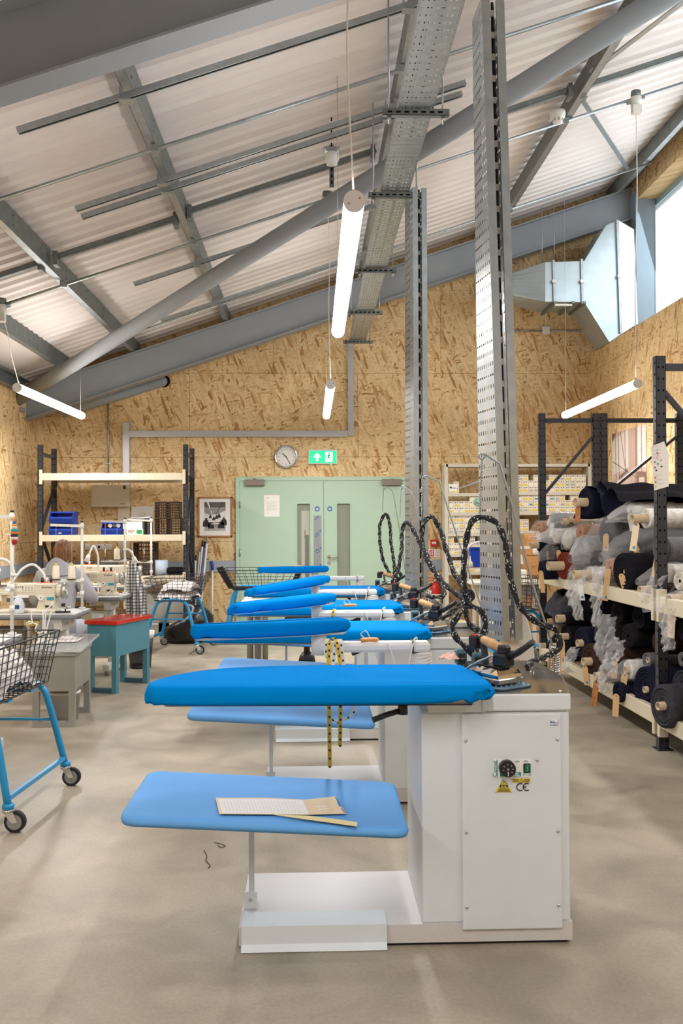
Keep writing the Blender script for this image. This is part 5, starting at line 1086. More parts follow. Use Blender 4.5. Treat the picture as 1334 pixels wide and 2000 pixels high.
# trolleys: blue tube frame, wire basket, castors
def trolley(lab, org, rz, wx_, wy, hh, bz0, bz1, flare, grp='blue-legged wire trolleys', nx=8, nz=6, fill=None, r=.018):
    t = thing('wire_trolley', lab, 'trolley', org, rz, group=grp)
    sx, sy = wx_/2, wy/2; k = .09 if wx_ < .5 else .07
    for s in (-1, 1):                      # an inverted U at each end
        y0 = s*sy; pts = [(-sx-k, y0+s*.02, .115), (-sx+.01, y0-s*.02, hh-.12), (-sx+.05, y0-s*.025, hh-.03), (-sx+.12, y0-s*.03, hh), (sx-.12, y0-s*.03, hh), (sx-.05, y0-s*.025, hh-.03), (sx-.01, y0-s*.02, hh-.12), (sx+k, y0+s*.02, .115)]
        MB().tube(spline(pts, 5), r, 10).build('leg_frame', 'bpaint', t)
        MB().cyl((-sx-.02, y0-s*.012, hh-.21), (sx+.02, y0-s*.012, hh-.21), r*.45, n=8).build('cross_rod', 'bpaint', t)
    for s in (-1, 1):
        x = s*(sx+k*.92); MB().bar((x, -sy, .155), (x, sy, .155), .022, .022).build('foot_bar', 'bpaint', t)
        for q in (-1, 1):
            cx, cy = s*(sx+k), q*(sy+.02); ca = MB().lathe([(.026, .105), (.03, .125), (.022, .135)], o=(cx, cy, 0), n=12).build('castor', 'bpaint', t)
            MB().cyl((cx, cy, .095), (cx, cy, .108), .028, n=12).build('swivel', 'chrome', ca)
            f = MB(); f.prism([(cx-.022, cy-.02, .10), (cx+.03, cy-.02, .10), (cx+.052, cy-.02, .05), (cx+.025, cy-.02, .045)], (0, .003, 0)).prism([(cx-.022, cy+.017, .10), (cx+.03, cy+.017, .10), (cx+.052, cy+.017, .05), (cx+.025, cy+.017, .045)], (0, .003, 0)).box(cx-.022, cx+.03, cy-.02, cy+.02, .097, .1); f.build('fork', 'chrome', ca)
            MB().cyl((cx+.035, cy-.014, .05), (cx+.035, cy+.014, .05), .05, n=22).build('tyre', 'rubber', ca); MB().cyl((cx+.035, cy-.0155, .05), (cx+.035, cy+.0155, .05), .036, n=20).build('wheel_disc', 'inkg', ca)
    b = MB(); e = flare; bx0, by0 = sx-.02, sy-.01
    lo = [(-bx0, -by0), (bx0, -by0), (bx0, by0), (-bx0, by0)]; hi = [(-bx0-e, -by0-e), (bx0+e, -by0-e), (bx0+e, by0+e), (-bx0-e, by0+e)]
    ny = max(3, int(nx*wy/wx_))
    for i in range(4):
        j = (i+1) % 4; m = MB(); mesh_panel((*lo[i], bz0), (*lo[j], bz0), (*hi[j], bz1), (*hi[i], bz1), nx if i % 2 == 0 else ny, nz, .0028, m); m.build('basket_grid', 'wirek', t)
    m = MB(); mesh_panel((*lo[0], bz0), (*lo[1], bz0), (*lo[2], bz0), (*lo[3], bz0), nx, ny, .0028, m); m.build('basket_floor', 'wirek', t)
    m = MB(); m.tube([(*q, bz1) for q in hi+hi[:1]], .005, 6).tube([(*q, bz0) for q in lo+lo[:1]], .005, 6); m.build('basket_rim', 'wirek', t)
    for y in (-sy*.4, sy*.4): MB().bar((-sx+.02, y, bz0-.012), (sx-.02, y, bz0-.012), .05, .012).build('support_slat', 'bpaint', t)
    return t
def heap(name, lab, cat, loc, rx, ry, h, m, seed, parent=None, rz=0, n=26, amp=.35, fq=4):
    def fn(u, v):
        x, y = (u-.5)*2, (v-.5)*2; q = max(0, 1-(x**4+y**4)*.92); nn = mnoise.noise(V((x*fq*.5, y*fq*.5, seed)))+.5*mnoise.noise(V((x*fq, y*fq, seed+9)))+.6*abs(mnoise.noise(V((x*fq*.8, y*fq*.8, seed+4))))
        return V((x*rx*(1+.04*nn), y*ry*(1+.04*nn), h*(q**.5)*(1-amp*.4+amp*nn)))
    b = MB().grid(fn, n, n)
    ed = MB(); 
    o = b.build(name, m, parent, loc=loc, rz=rz)
    if parent is None: tag(o, lab, cat)
    return o
# near trolley at the frame edge: wheels at two measured floor points
w1, w2 = F(30, 1625), F(140, 1534)
dv = (w2-w1); rzt = atan2(dv.y, dv.x)-pi/2
cN = V(((w1+w2).x/2, (w1+w2).y/2, 0)); u_ = V((cos(rzt), sin(rzt), 0))
WX, WY = .52, dv.length-.04
cN = cN-u_*(WX/2+.07+.035)
trolley('blue-legged wire trolley of white cut cloth, closest to the viewer', (cN.x, cN.y, 0), rzt, WX, WY, .585, .585, .865, .05, nx=9, nz=7, r=.018)
heap('cloth_pile', 'heap of pale cut cloth filling the near wire trolley', 'cloth', (cN.x, cN.y, .591), .22, WY/2-.05, .19, 'lplaid', 3.1, rz=rzt, n=36, amp=.6, fq=7)
w1, w2, w3 = F(290, 1262), F(375, 1278), F(404, 1258)
dv = w3-w2; c2 = F(354, 1268)
trolley('blue-legged wire trolley with folded checked cloth before the shelf rack', (-1.56, 10.86, 0), radians(-5), .42, .74, .60, .60, .86, .10, nx=9, nz=7, r=.018)
for j, (z, m_, lab) in enumerate(((.606, 'lplaid', 'folded pale checked cloth at the bottom of the far trolley'), (.70, 'lplaid', 'folded checked cloth bundle on top in the far trolley'))):
    heap('cloth_bundle', lab, 'cloth', (-1.56+.03*j, 10.84, z), .20-.02*j, .32-.04*j, .10, m_, 5.5+j, rz=radians(-8), n=28, amp=.4, fq=6)
# blue trolley with black basket by the doors
t = trolley('blue-legged trolley with an open black panel basket before the green doors', (-.62, 11.7, 0), 0, .75, .6, .66, .66, .90, .14, nx=10, nz=6)
for x0, x1 in ((-.37, -.50), (.37, .50)):
    MB().prism([(x0-.035, -.31, .67), (x0+.045, -.31, .67), (x1+.03, -.36, .95), (x1-.05, -.36, .93)], (0, .012, 0)).build('black_end_panel', 'black', t)
MB().box(-.36, .36, -.315, -.24, .662, .69).build('black_tray_edge', 'black', t)
# ------------------------------------------------------------------ sewing desks
def sewing_table(lab, x1, y0, rz=0, L_=1.10, D_=.56, top='table_top'):
    t = thing('sewing_table', lab, 'sewing table', (x1, y0, 0), rz, group='sewing desks by the low wall')
    MB().bbox(-L_, 0, 0, D_, .72, .757, .012).build('table_edge', mat('table_edge_grey', (112, 114, 118), .5), t); MB().box(-L_+.004, -.004, .004, D_-.004, .757, .760).build('table_top', mat('table_top_grey', (196, 194, 190), .35), t)
    for s, x in ((0, -.14), (1, -L_+.14)):
        MB().bbox(x-.03, x+.03, .20, .28, .10, .66, .006).build('leg', 'cream' if False else mat('table_leg', (204, 200, 190), .45), t)
        MB().bbox(x-.03, x+.03, -.02, D_-.04, .045, .11, .006).build('floor_foot', mat('table_leg', (204, 200, 190), .45), t)
        f = MB().prism([(x-.032, .03, .72), (x-.032, .50, .72), (x-.032, .42, .63), (x-.032, .06, .63)], (.064, 0, 0)).build('top_bracket', mat('table_leg', (204, 200, 190), .45), t)
        for y in (.15, .22, .36):
            for sx in (-.034, .034): MB().cyl((x+sx-.004, y, .675), (x+sx+.004, y, .675), .009, n=8).build('bracket_bolt', 'castal', f)
        for y in (.03, D_-.09): MB().cyl((x, y, 0), (x, y, .05), .022, n=10).build('levelling_foot', 'dsteel', t)
    MB().box(-L_+.16, -.16, .225, .255, .14, .18).build('stretcher', mat('table_leg', (204, 200, 190), .45), t)
    MB().cyl((-.75, .22, .58), (-.45, .22, .58), .075, n=18).build('motor', mat('motor_beige', (158, 148, 126), .5), t); MB().bbox(-.80, -.38, .12, .34, .34, .47, .01).build('motor_tray', mat('motor_beige', (158, 148, 126), .5), t)
    bx_ = MB().bbox(-.30, -.20, .06, .18, .50, .60, .008).build('power_box', 'white', t); MB().box(-.285, -.235, .056, .06, .53, .555).build('power_label', 'yel', bx_)
    sb_ = MB().bbox(-.38, -.28, .02, .07, .675, .715, .005).build('switch_box', mat('switch_cream', (222, 204, 120), .5), t); MB().box(-.35, -.335, .016, .02, .685, .705).build('button', 'redp', sb_); MB().box(-.325, -.31, .016, .02, .685, .705).build('button', 'black', sb_)
    return t
def sewing_machine(lab, x, y, rz=0, grp='industrial sewing machines'):
    # local frame: x along the arm (wheel at +x), needle end at -x, front faces -y, sits on z=0
    t = thing('sewing_machine', lab, 'sewing machine', (x, y, .7605), rz, group=grp); mm = 'machine'
    MB().bbox(-.36, .12, -.085, .09, 0, .022, .008).build('bed', mm, t)
    MB().loft([[V((px_, py_, z)) for px_, py_ in ((-.02-dx, -.06), (.105, -.06), (.105, .06), (-.02-dx, .06))] for z, dx in ((.02, .02), (.10, 0), (.135, .03), (.15, .36))], cap1=True, smooth=False).build('column', mm, t)
    MB().bbox(-.38, .105, -.062, .062, .14, .232, .012).build('arm', mm, t); MB().bbox(-.385, -.32, -.055, .055, .085, .15, .01).build('needle_head', mm, t)
    MB().cyl((-.352, 0, .03), (-.352, 0, .09), .006, n=8).build('needle_bar', 'chrome', t); MB().box(-.366, -.338, -.02, .02, .023, .028).build('presser_foot', 'chrome', t)
    MB().cyl((.105, 0, .165), (.16, 0, .165), .052, n=20).build('motor_housing', mm, t); w_ = MB().cyl((.16, 0, .165), (.185, 0, .165), .066, n=24).build('handwheel', 'castal', t); MB().cyl((.185, 0, .165), (.19, 0, .165), .035, n=20).build('wheel_hub', 'chrome', w_)
    dl = MB().cyl((.0, -.078, .118), (.0, -.06, .118), .022, n=18).build('stitch_dial', 'white', t); MB().cyl((.0, -.08, .118), (.0, -.078, .118), .006, n=8).build('dial_centre', 'ink', dl)
    MB().box(.045, .10, -.0645, -.06, .098, .122).build('badge', mat('badge_teal', (40, 150, 176), .5), t); MB().box(.03, .085, -.0645, -.06, .04, .056).build('plate', 'ink', t)
    MB().box(-.22, -.055, -.0655, -.062, .165, .222).build('control_panel', mat('panel_beige', (224, 216, 196), .5), t)
    m = MB()
    for j in range(4): m.box(-.20+j*.016, -.19+j*.016, -.067, -.0655, .200, .210)
    for i in range(3):
        for j in range(4): m.box(-.15+j*.024, -.14+j*.024, -.067, -.0655, .175+i*.012, .181+i*.012)
    m.build('panel_key', 'inkg', t)
    txt('brother', .026, 'ink', t, face_y(.045, -.0628, .200))
    for j, c_ in enumerate(('black', 'cloth', 'black')): MB().cyl((-.01+j*.035, .0, .232), (-.01+j*.035, .0, .275), .011, n=10).build('bobbin', c_, t)
    MB().box(-.05, .09, -.03, .03, .232, .238).build('bobbin_tray', mat('orange_tray', (222, 120, 60), .5), t)
    MB().tube(spline([(.09, -.07, .06), (.06, -.11, .03), (.03, -.125, -.02), (.02, -.125, -.12), (.05, -.12, -.22)], 6), .004, 6).build('white_cable', 'whcord', t)
    return t
def thread_stand(lab, x, y, ht, arm, zl, cones, base=.7605):
    t = thing('thread_stand', lab, 'thread stand', (x, y, base), group='thread stands on the sewing desks')
    MB().cyl((0, 0, 0), (0, 0, ht), .011, n=10).build('pole', 'white', t); MB().cyl((0, 0, 0), (0, 0, .012), .028, n=14).build('foot', 'white', t); MB().cyl((0, 0, ht), (0, 0, ht+.012), .013, n=10).build('pole_cap', 'black', t)
    MB().bar((0, 0, ht-.03), (-arm, 0, ht-.02), .02, .022).build('top_arm', 'white', t); MB().bar((0, 0, zl), (-arm, 0, zl), .022, .02).build('cone_arm', 'white', t)
    for z in (ht-.03, zl, zl*.55): MB().cyl((0, 0, z-.02), (0, 0, z+.02), .017, n=10).build('collar', 'white', t)
    for q in (.25, .75):
        x_ = -arm*q-.02
        MB().cyl((x_, 0, zl+.01), (x_, 0, zl+.015), .042, n=16).build('cone_disc', 'black', t); MB().cyl((x_, 0, zl+.01), (x_, 0, zl+.15), .004, n=6).build('spike', 'chrome', t)
        MB().tube([(x_, 0, zl+.13), (x_, .0, ht-.03)], .0009, 4).build('thread_line', 'thread', t)
        if q in cones:
            c = MB().lathe([(.031, zl+.016), (.031, zl+.02), (.026, zl+.125), (.018, zl+.127)], o=(x_, 0, 0), n=16).build('thread_cone', 'thread', t); MB().cyl((x_, 0, zl+.125), (x_, 0, zl+.145), .014, .010, n=12).build('cone_tip', 'yel', c)
    return t
def gooseneck(lab, pts, head):
    a = P(*pts[0]); t = thing('gooseneck_lamp', lab, 'lamp', a, group='white gooseneck work lamps'); pp = [P(*q)-a for q in pts]
    MB().tube(spline(pp, 7), .0105, 8).build('flexible_neck', 'white', t); e = pp[-1]; d = (pp[-1]-pp[-2]).normalized()
    MB().cyl(e-d*.01, e+d*.06, .018, .03, 14).build('lamp_head', 'white', t); MB().cyl((0, 0, -.02), (0, 0, .0), .02, n=10).build('clamp', 'white', t)
    if head: MB().cyl(e+d*.0605, e+d*.063, .024, n=14).build('led', mat('work_led', (255, 255, 255), .4, emit=30), t)
SX = -1.85
for y, lab in ((5.42, 'sewing table cut by the frame edge behind the near wire trolley'), (7.25, 'sewing table behind the old grey desk'), (9.0, 'sewing table beside the glossy red desk top'), (10.55, 'farthest sewing table before the shelf rack')): sewing_table(lab, SX, y)
sewing_machine('cream sewing machine mostly out of the frame on the nearest sewing table', -2.42, 5.72)
sewing_machine('cream sewing machine with teal badge on the table behind the grey desk', P(85, 1190, 7.52).x+.0, 7.52)
sewing_machine('cream sewing machine on the table by the red desk, beside the checked shirt', P(205, 1158, 9.3).x, 9.3)
sewing_machine('cream sewing machine half hidden behind the hanging checked shirt', P(246, 1130, 10.85).x, 10.85)
sewing_machine('far cream sewing machine with a panel behind the gooseneck lamp', P(172, 1130, 10.9).x-.02, 10.95)
thread_stand('white thread stand with the knitted doll on the nearest sewing table', P(28, 1200, 5.95).x-.015, 5.95, .78, .22, .30, ())
thread_stand('white thread stand with two full cones behind the teal-badged machine', P(162, 1177, 7.78).x, 7.75, .72, .26, .235, (.25, .75))
thread_stand('white thread stand with one cone beside the checked shirt', P(244, 1150, 9.5).x, 9.5, .76, .24, .33, (.25,))
thread_stand('white thread stand with bare spikes on the farthest sewing table', P(296, 1133, 11.0).x, 10.98, .78, .26, .26, ())
gooseneck('white gooseneck lamp arching over the teal-badged machine', [(87, 1133, 7.55), (85, 1120, 7.56), (66, 1103, 7.56), (45, 1110, 7.5), (30, 1128, 7.45), (22, 1138, 7.42)], True)
gooseneck('white gooseneck lamp bent over behind the checked shirt machine', [(192, 1157, 9.5), (192, 1120, 9.58), (192, 1100, 9.6), (191, 1085, 9.6), (184, 1067, 9.6), (178, 1073, 9.58), (173, 1086, 9.56)], False)
gooseneck('white gooseneck lamp entering from the frame edge over the nearest machine', [(27, 1120, 5.95), (22, 1103, 5.95), (8, 1093, 5.95), (-12, 1094, 5.95), (-25, 1110, 5.95)], False)
gooseneck('white jointed work lamp above the checked shirt', [(244, 1072, 9.5), (250, 1073, 9.5), (257, 1079, 9.5), (261, 1089, 9.5)], False)
# white cables hanging from the teal-badged machine
t = thing('hanging_cable', 'white cables looping below the table behind the grey desk', 'cable', P(62, 1192, 7.22)); o = t.location.copy()
for pts in ([(62, 1195), (61, 1205), (63, 1216), (57, 1218), (56, 1213), (62, 1216), (72, 1220), (69, 1228), (74, 1236), (83, 1233), (84, 1215), (84, 1194)], [(104, 1176), (92, 1192), (88, 1210), (88, 1240)], [(100, 1195), (93, 1222), (88, 1245)]): MB().tube(spline([P(a, b, 7.20)-o for a, b in pts], 6), .005, 6).build('cable', 'whcord', t)
# knitted doll on the pole
p = P(28, 1062, 5.93); t = thing('knitted_doll', 'small striped knitted doll tied to the thread stand pole', 'doll', (p.x, p.y+.0, p.z))
MB().tube([(-.0, .02, .055), (-.04, .02, .06), (-.06, .02, .05)], .004, 6).build('tie_string', 'whcord', t)
zz = .0
for j, (r_, h, c_) in enumerate(((.020, .03, (176, 60, 58)), (.024, .02, (226, 214, 196)), (.025, .02, (60, 60, 70)), (.026, .018, (206, 120, 70)), (.024, .022, (70, 150, 150)), (.02, .02, (228, 200, 178)), (.018, .015, (226, 150, 60)), (.013, .02, (70, 110, 170)), (.008, .025, (222, 150, 60)))):
    MB().sph((0, 0, zz+h/2), (r_, r_, h*.75), 10, 6).build('knit_band', mat('knit%d' % j, c_, .95, bump=.3, bscale=200), t); zz += h*.85
# small clutter: black spool tool by the teal-badged machine
p = P(118, 1190, 7.35); t = thing('bobbin_winder', 'black and chrome bobbin winder beside the teal-badged machine', 'bobbin winder', (p.x, 7.42, .7605))
MB().loft([[q+V((0, 0, z)) for q in rounded(-.06, .06, -.03, .03, .028)] for z in (0, .014)], smooth=False).build('base', 'black', t); MB().cyl((.02, 0, .014), (.02, 0, .06), .006, n=8).build('spindle', 'chrome', t); MB().cyl((.03, -.01, .045), (.07, -.01, .045), .014, n=12).build('wheel', 'chrome', t); MB().bbox(-.01, .02, -.012, .012, .05, .075, .003).build('arm', 'black', t)
p = P(34, 1165, 7.35); t = thing('oil_bottle', 'clear plastic bottle standing under the lamp by the teal-badged machine', 'bottle', (p.x, 7.38, .7605)); MB().lathe([(0, 0), (.04, 0), (.044, .02), (.042, .08), (.03, .115), (.012, .13), (.012, .15), (0, .15)], n=16).build('bottle', mat('bottle_plastic', (226, 232, 238), .2, alpha=.7), t); MB().box(-.018, .018, -.046, -.042, .04, .07).build('label', mat('label_navy', (40, 60, 110), .5), t)
# checked shirt hung on the stand
p = P(256, 1094, 9.64)
def shirt(u, v):
    w_ = .035+.085*min(1, v*1.6)*(1-.1*v); x = (u-.5)*2*w_; ff = .022*sin(u*22+v*2)*(0.3+v)+.012*mnoise.noise(V((u*5, v*4, 2)))
    return V((x+.05*v+.03*max(0, v-.45)*(1 if u > .6 else 0), -.06+ff-.05*(1-(2*u-1)**2), -v*.60))
m = MB().grid(shirt, 34, 26).build('hanging_shirt', 'plaid', None, loc=p); tag(m, 'grey and white checked shirt hanging from the thread stand', 'shirt'); m.location = (p.x+.02, 9.66, p.z); MB().tube([(0, -.06, .0), (-.03, -.10, .02), (-.08, -.155, .02)], .006, 6).build('hanger_hook', 'black', m)
# the person at the machine, seen from behind
t = thing('person', 'person in a grey hoodie with brown hair bent over a sewing machine', 'person', (P(113, 1100, 8.55).x, 8.50, 0))
def skin(verts, edges, rad, name, m, parent, sub=2):
    me = bpy.data.meshes.new(name); me.from_pydata(verts, edges, []); o = bpy.data.objects.new(name, me); COL.objects.link(o)
    md = o.modifiers.new('s', 'SKIN'); md.use_smooth_shade = True
    for v_, r_ in zip(me.skin_vertices[0].data, rad): v_.radius = (r_, r_) if not hasattr(r_, '__len__') else r_
    me.skin_vertices[0].data[0].use_root = True
    o.modifiers.new('b', 'SUBSURF').levels = sub
    dg = bpy.context.evaluated_depsgraph_get(); dg.update(); m2 = bpy.data.meshes.new_from_object(o.evaluated_get(dg)); bpy.data.objects.remove(o)
    m2.materials.clear(); m2.materials.append(M[m]); o2 = bpy.data.objects.new(name, m2); COL.objects.link(o2); o2.parent = parent; return o2
pv = [(0, 0, .50), (0, .03, .66), (0, .08, .84), (0, .13, .97), (0, .18, 1.05), (0, .21, 1.11), (-.16, .12, .98), (-.25, .16, .76), (-.17, .42, .74), (-.12, .52, .76), (.17, .12, .98), (.29, .14, .78), (.23, .40, .75), (.17, .52, .77),
      (-.10, .06, .48), (-.13, .46, .50), (-.13, .44, .12), (-.13, .54, .06), (.10, .06, .48), (.13, .46, .50), (.13, .44, .12), (.13, .54, .06)]
ed_ = [(0, 1), (1, 2), (2, 3), (3, 4), (4, 5), (3, 6), (6, 7), (7, 8), (8, 9), (3, 10), (10, 11), (11, 12), (12, 13), (0, 14), (14, 15), (15, 16), (16, 17), (0, 18), (18, 19), (19, 20), (20, 21)]
rr_ = [(.17, .13), (.165, .125), (.175, .125), (.16, .12), .075, .055, .085, .068, .055, .042, .085, .068, .055, .042, .10, .08, .055, .045, .10, .08, .055, .045]
skin(pv, ed_, rr_, 'body', 'hoodie', t)
hd = MB().sph((0, .25, 1.20), (.072, .092, .108), 18, 12).sph((0, .345, 1.185), (.013, .018, .016), 8, 5)
for s in (-1, 1): hd.sph((s*.074, .245, 1.195), (.012, .02, .03), 8, 6)
hd = hd.build('head', 'skin', t)
for s in (-1, 1): MB().sph((s*.03, .333, 1.205), (.012, .008, .008), 8, 5).build('eye', 'ink', hd)
MB().sph((0, .336, 1.14), (.025, .01, .007), 8, 5).build('mouth', 'redp', hd)
def hairf(u, v):
    a = u*2*pi; z = -.6+1.6*v; q = sqrt(max(0, 1-min(1, abs(z))**2)) if z > 0 else 1.0-.10*z*z
    fr = 1+.03*sin(a*17)+.04*mnoise.noise(V((cos(a)*3, sin(a)*3, v*3))); back = 1.0 if sin(a) < .45 else (.90 if z > .1 else .6)
    return V((.088*q*cos(a)*fr*back, .235+.108*q*sin(a)*fr*back, 1.205+.122*z*fr))
MB().grid(hairf, 40, 16).build('hair', 'hair', hd)
MB().grid(lambda u, v: (lambda a: V(((.165-.06*v)*cos(a)*(1+.04*sin(5*a)), .13+(.15-.05*v)*sin(a)-.03*v, 1.00+.115*v+.02*sin(a*3)*v-.03*sin(a)*v)))(u*2*pi), 30, 8).build('hood', 'hoodie', t)
for s, cx in ((-1, -.12), (1, .17)):
    for f_ in range(4): MB().tube([(cx-.024+f_*.016, .54, .785), (cx-.026+f_*.017, .59, .79), (cx-.026+f_*.017, .615, .777)], .008, 7).build('finger', 'skin', t)
    MB().tube([(cx-s*.02, .53, .785), (cx-s*.045, .565, .785), (cx-s*.04, .595, .775)], .0085, 7).build('thumb', 'skin', t)
t2 = thing('stool', 'plain stool under the person in the grey hoodie', 'stool', (t.location.x, 8.50, 0)); MB().cyl((0, 0, .34), (0, 0, .375), .17, n=20).build('seat', 'black', t2)
for s in range(4): MB().cyl((.12*cos(s*pi/2+.8), .12*sin(s*pi/2+.8), .34), (.17*cos(s*pi/2+.8), .17*sin(s*pi/2+.8), 0), .013, n=8).build('leg', 'dsteel', t2)
# floral cushion pad near the machine
# ------------------------------------------------------------------ white worktable behind the ironing row
t = thing('work_table', 'white-topped worktable with steel legs behind the ironing tables', 'table', (-.0, 7.95, 0))
MB().bbox(-.64, -.285, 0, 1.9, .735, .765, .006).build('table_top', 'white', t)
for x in (-.56, -.49):
    for y in (.42, 1.75): MB().cyl((x, y, 0), (x, y, .735), .03, n=12).build('leg', 'dsteel', t)
p = P(590, 1205, 8.9); t = thing('swivel_chair', 'black swivel chair tucked under the white worktable', 'chair', (-.05, 9.0, 0))
MB().bbox(-.22, .22, -.22, .22, .50, .56, .03).build('seat', 'f_black', t); MB().cyl((0, 0, .10), (0, 0, .50), .03, n=12).build('gas_column', 'black', t); MB().lathe([(.10, .06), (.07, .18), (.035, .22)], n=14).build('column_shroud', 'black', t)
for j in range(5):
    a = j*2*pi/5+.3; b = MB().bar((0, 0, .09), (.27*cos(a), .27*sin(a), .07), .04, .03).build('leg', 'black', t); MB().cyl((.27*cos(a)-.015, .27*sin(a), .028), (.27*cos(a)+.015, .27*sin(a), .028), .028, n=10).build('castor', 'black', b)
# ------------------------------------------------------------------ shelving with thread cartons
SY0, SY1 = 12.86, 13.22
sx = lambda px: P(px, 1000, SY0).x
sz = lambda py: P(1000, py, SY0).z
t = thing('steel_shelving', 'grey-white steel shelving of small thread cartons on the end wall', 'shelving', (0, 0, 0))
ups = (sx(872), sx(1008), sx(1153)); ztop = sz(906); sm = mat('shelving_paint', (206, 200, 186), .5)
for x, w_ in ((ups[0], .05), (ups[1], .06), (ups[2], .05)):
    MB().box(x-w_/2, x+w_/2, SY0, SY0+.03, 0, ztop).build('upright', sm, t); MB().box(x-.012, x+.012, SY0+.03, SY1, 0, ztop).build('side_panel', sm, t)
MB().box(ups[0], ups[2], SY0, SY1, ztop-.04, ztop).build('top_shelf', sm, t)
MB().bar((ups[0]+.03, SY1, 1.9), (ups[1]-.02, SY1, 2.22), .02, .003, (0, 1, 0)).build('cross_strap', 'galv', t)
cart = []
LCOL = {}
for k, (lc, mc) in enumerate(((('yel'), 'ink'), (mat('label_grey', (170, 170, 168), .7), 'ink'), (mat('label_blue', (110, 150, 184), .7), 'ink'), (mat('label_cream', (236, 228, 206), .7), 'ink'), ('yel', mat('label_dull_red', (150, 70, 60), .7)))):
    b = MB(); w_, h, d = .072, .080, .20; b.bbox(-w_/2, w_/2, 0, d, 0, h, .002); nf = len(b.f)
    b.box(-.026, .024, -.0012, 0, .008, .036); n1 = len(b.f); b.box(-.022, -.008, -.0012, 0, .054, .066).box(.006, .020, -.0012, 0, .056, .066); n2 = len(b.f)
    o = b.build('thread_carton', mat('carton_white', (232, 226, 212), .75)); o.data.materials.append(M[lc] if isinstance(lc, str) else lc); o.data.materials.append(M[mc] if isinstance(mc, str) else mc); cart.append((o.data, nf, n1, n2)); LCOL[o.data.name] = ('yellow', 'grey', 'blue', 'cream', 'yellow')[k]
    for i, p_ in enumerate(o.data.polygons): p_.material_index = 0 if i < nf else (1 if i < n1 else 2)
    bpy.data.objects.remove(o)
RB = random.Random(3)
ORDI = 'first second third fourth fifth sixth seventh eighth ninth tenth eleventh twelfth thirteenth fourteenth fifteenth sixteenth'.split()
ordn = ('top', 'second', 'third', 'fourth', 'fifth')
for bay, (xa, xb_) in enumerate(((ups[0]+.03, ups[1]-.03), (ups[1]+.03, ups[2]-.03))):
    for si, (pt, pb) in enumerate((((963, 969), (1001, 1007), (1041, 1047), (1082, 1087), (1117, 1122)), ((961, 967), (1000, 1006), (1037, 1042)))[bay]):
        z = sz(pt); MB().box(xa-.03, xb_+.03, SY0-.004, SY0+.012, sz(pb), z).box(xa-.03, xb_+.03, SY0, SY1, z-.012, z).build('shelf', sm, t)
        n = int((xb_-xa)/.0745); rows = ((1, 2, 3, 3, 2), (3, 3, 2))[bay][si]
        for i in range(n):
            r_ = rows
            if (bay, si) == (0, 0): r_ = 2 if i in (1,) or i > 9 else (0 if i > 2 else 0)
            elif (bay, si) == (1, 2): r_ = 2 if i < 2 else 0
            elif (bay, si) == (1, 0): r_ = 2 if i in (5, 2) else 3
            elif (bay, si) == (0, 1) and i in (4, 5, 6): r_ = 3
            else: r_ = rows-(1 if RB.random() < .12 else 0)
            for j in range(r_):
                me = RB.choice(cart[:1]*6+cart[1:2]*2+cart[3:4]*4+cart[4:]+(cart[2:3] if bay else []))[0]
                o = bpy.data.objects.new('thread_carton', me); COL.objects.link(o); o.location = (xa+.04+i*.0745+RB.uniform(-.001, .001), SY0+.012+RB.uniform(0, .012), z+.0005+j*.0812)
                tag(o, '%s-labelled thread carton, %s shelf of %s bay, %s from the door side, %s row' % (LCOL[me.name], ordn[si], ('column', 'rack')[bay], ORDI[i], (('only',), ('bottom', 'top'), ('bottom', 'middle', 'top'))[r_-1][j]), 'carton', 'thread cartons, %s shelf, %s' % (ordn[si], ('column bay', 'rack bay')[bay]))
x = ups[0]+.03; z = sz(963); o = thing('white_carton', 'larger white carton at the end of the top shelf of the shelving', 'carton', (x+.06, SY0+.012, z)); MB().bbox(-.06, .06, 0, .2, 0, .13, .003).build('carton', 'paper', o); MB().box(-.04, -.01, -.0015, 0, .07, .09).build('dark_label', 'ink', o); MB().box(-.045, .04, -.0015, 0, .012, .03).build('yellow_label', 'yel', o); MB().box(.0, .045, -.0015, 0, .065, .08).build('print', 'inkg', o)
# wooden drawers and the white overlocker table
t = thing('drawer_unit', 'plain wooden three-drawer unit beside the fabric rack', 'drawers', (0, 0, 0)); x0, x1 = P(1023, 1042, 12.3).x, P(1058, 1042, 12.3).x; zt_ = P(1030, 1043, 12.3).z
MB().bbox(x0, x1, 12.3, 12.78, 0, zt_, .006).build('case', 'woodc', t)
for j in range(3):
    a = zt_-.03-j*.27; d = MB().bbox(x0+.02, x1-.02, 12.286, 12.301, a-.255, a, .004).build('drawer', 'woodc', t); MB().cyl(((x0+x1)/2, 12.27, a-.12), ((x0+x1)/2, 12.287, a-.12), .012, n=10).build('knob', 'wood', d)
t = thing('white_table', 'white sewing table seen past the near perforated column', 'sewing table', (0, 0, 0)); xa, xb_ = 1.90, 2.78
MB().bbox(xa, xb_, 10.9, 11.5, .725, .765, .01).build('table_top', mat('white_top', (226, 222, 208), .4), t); MB().prism([(xa+.05, 11.0, .725), (xa+.35, 11.0, .725), (xa+.32, 11.0, .44), (xa+.12, 11.0, .44)], (0, .3, 0)).build('motor_cover', 'cream', t); MB().box(xa+.55, xb_-.05, 10.93, 11.4, .60, .72).build('under_tray', 'dsteel', t)
for x in (xa+.12, xb_-.12):
    for y in (10.97, 11.42): MB().box(x-.02, x+.02, y-.02, y+.02, 0, .725).build('leg', 'white', t)
t = thing('overlock_machine', 'white overlock sewing machine on the white sewing table', 'sewing machine', (P(1003, 1100, 11.1).x, 11.1, .7655))
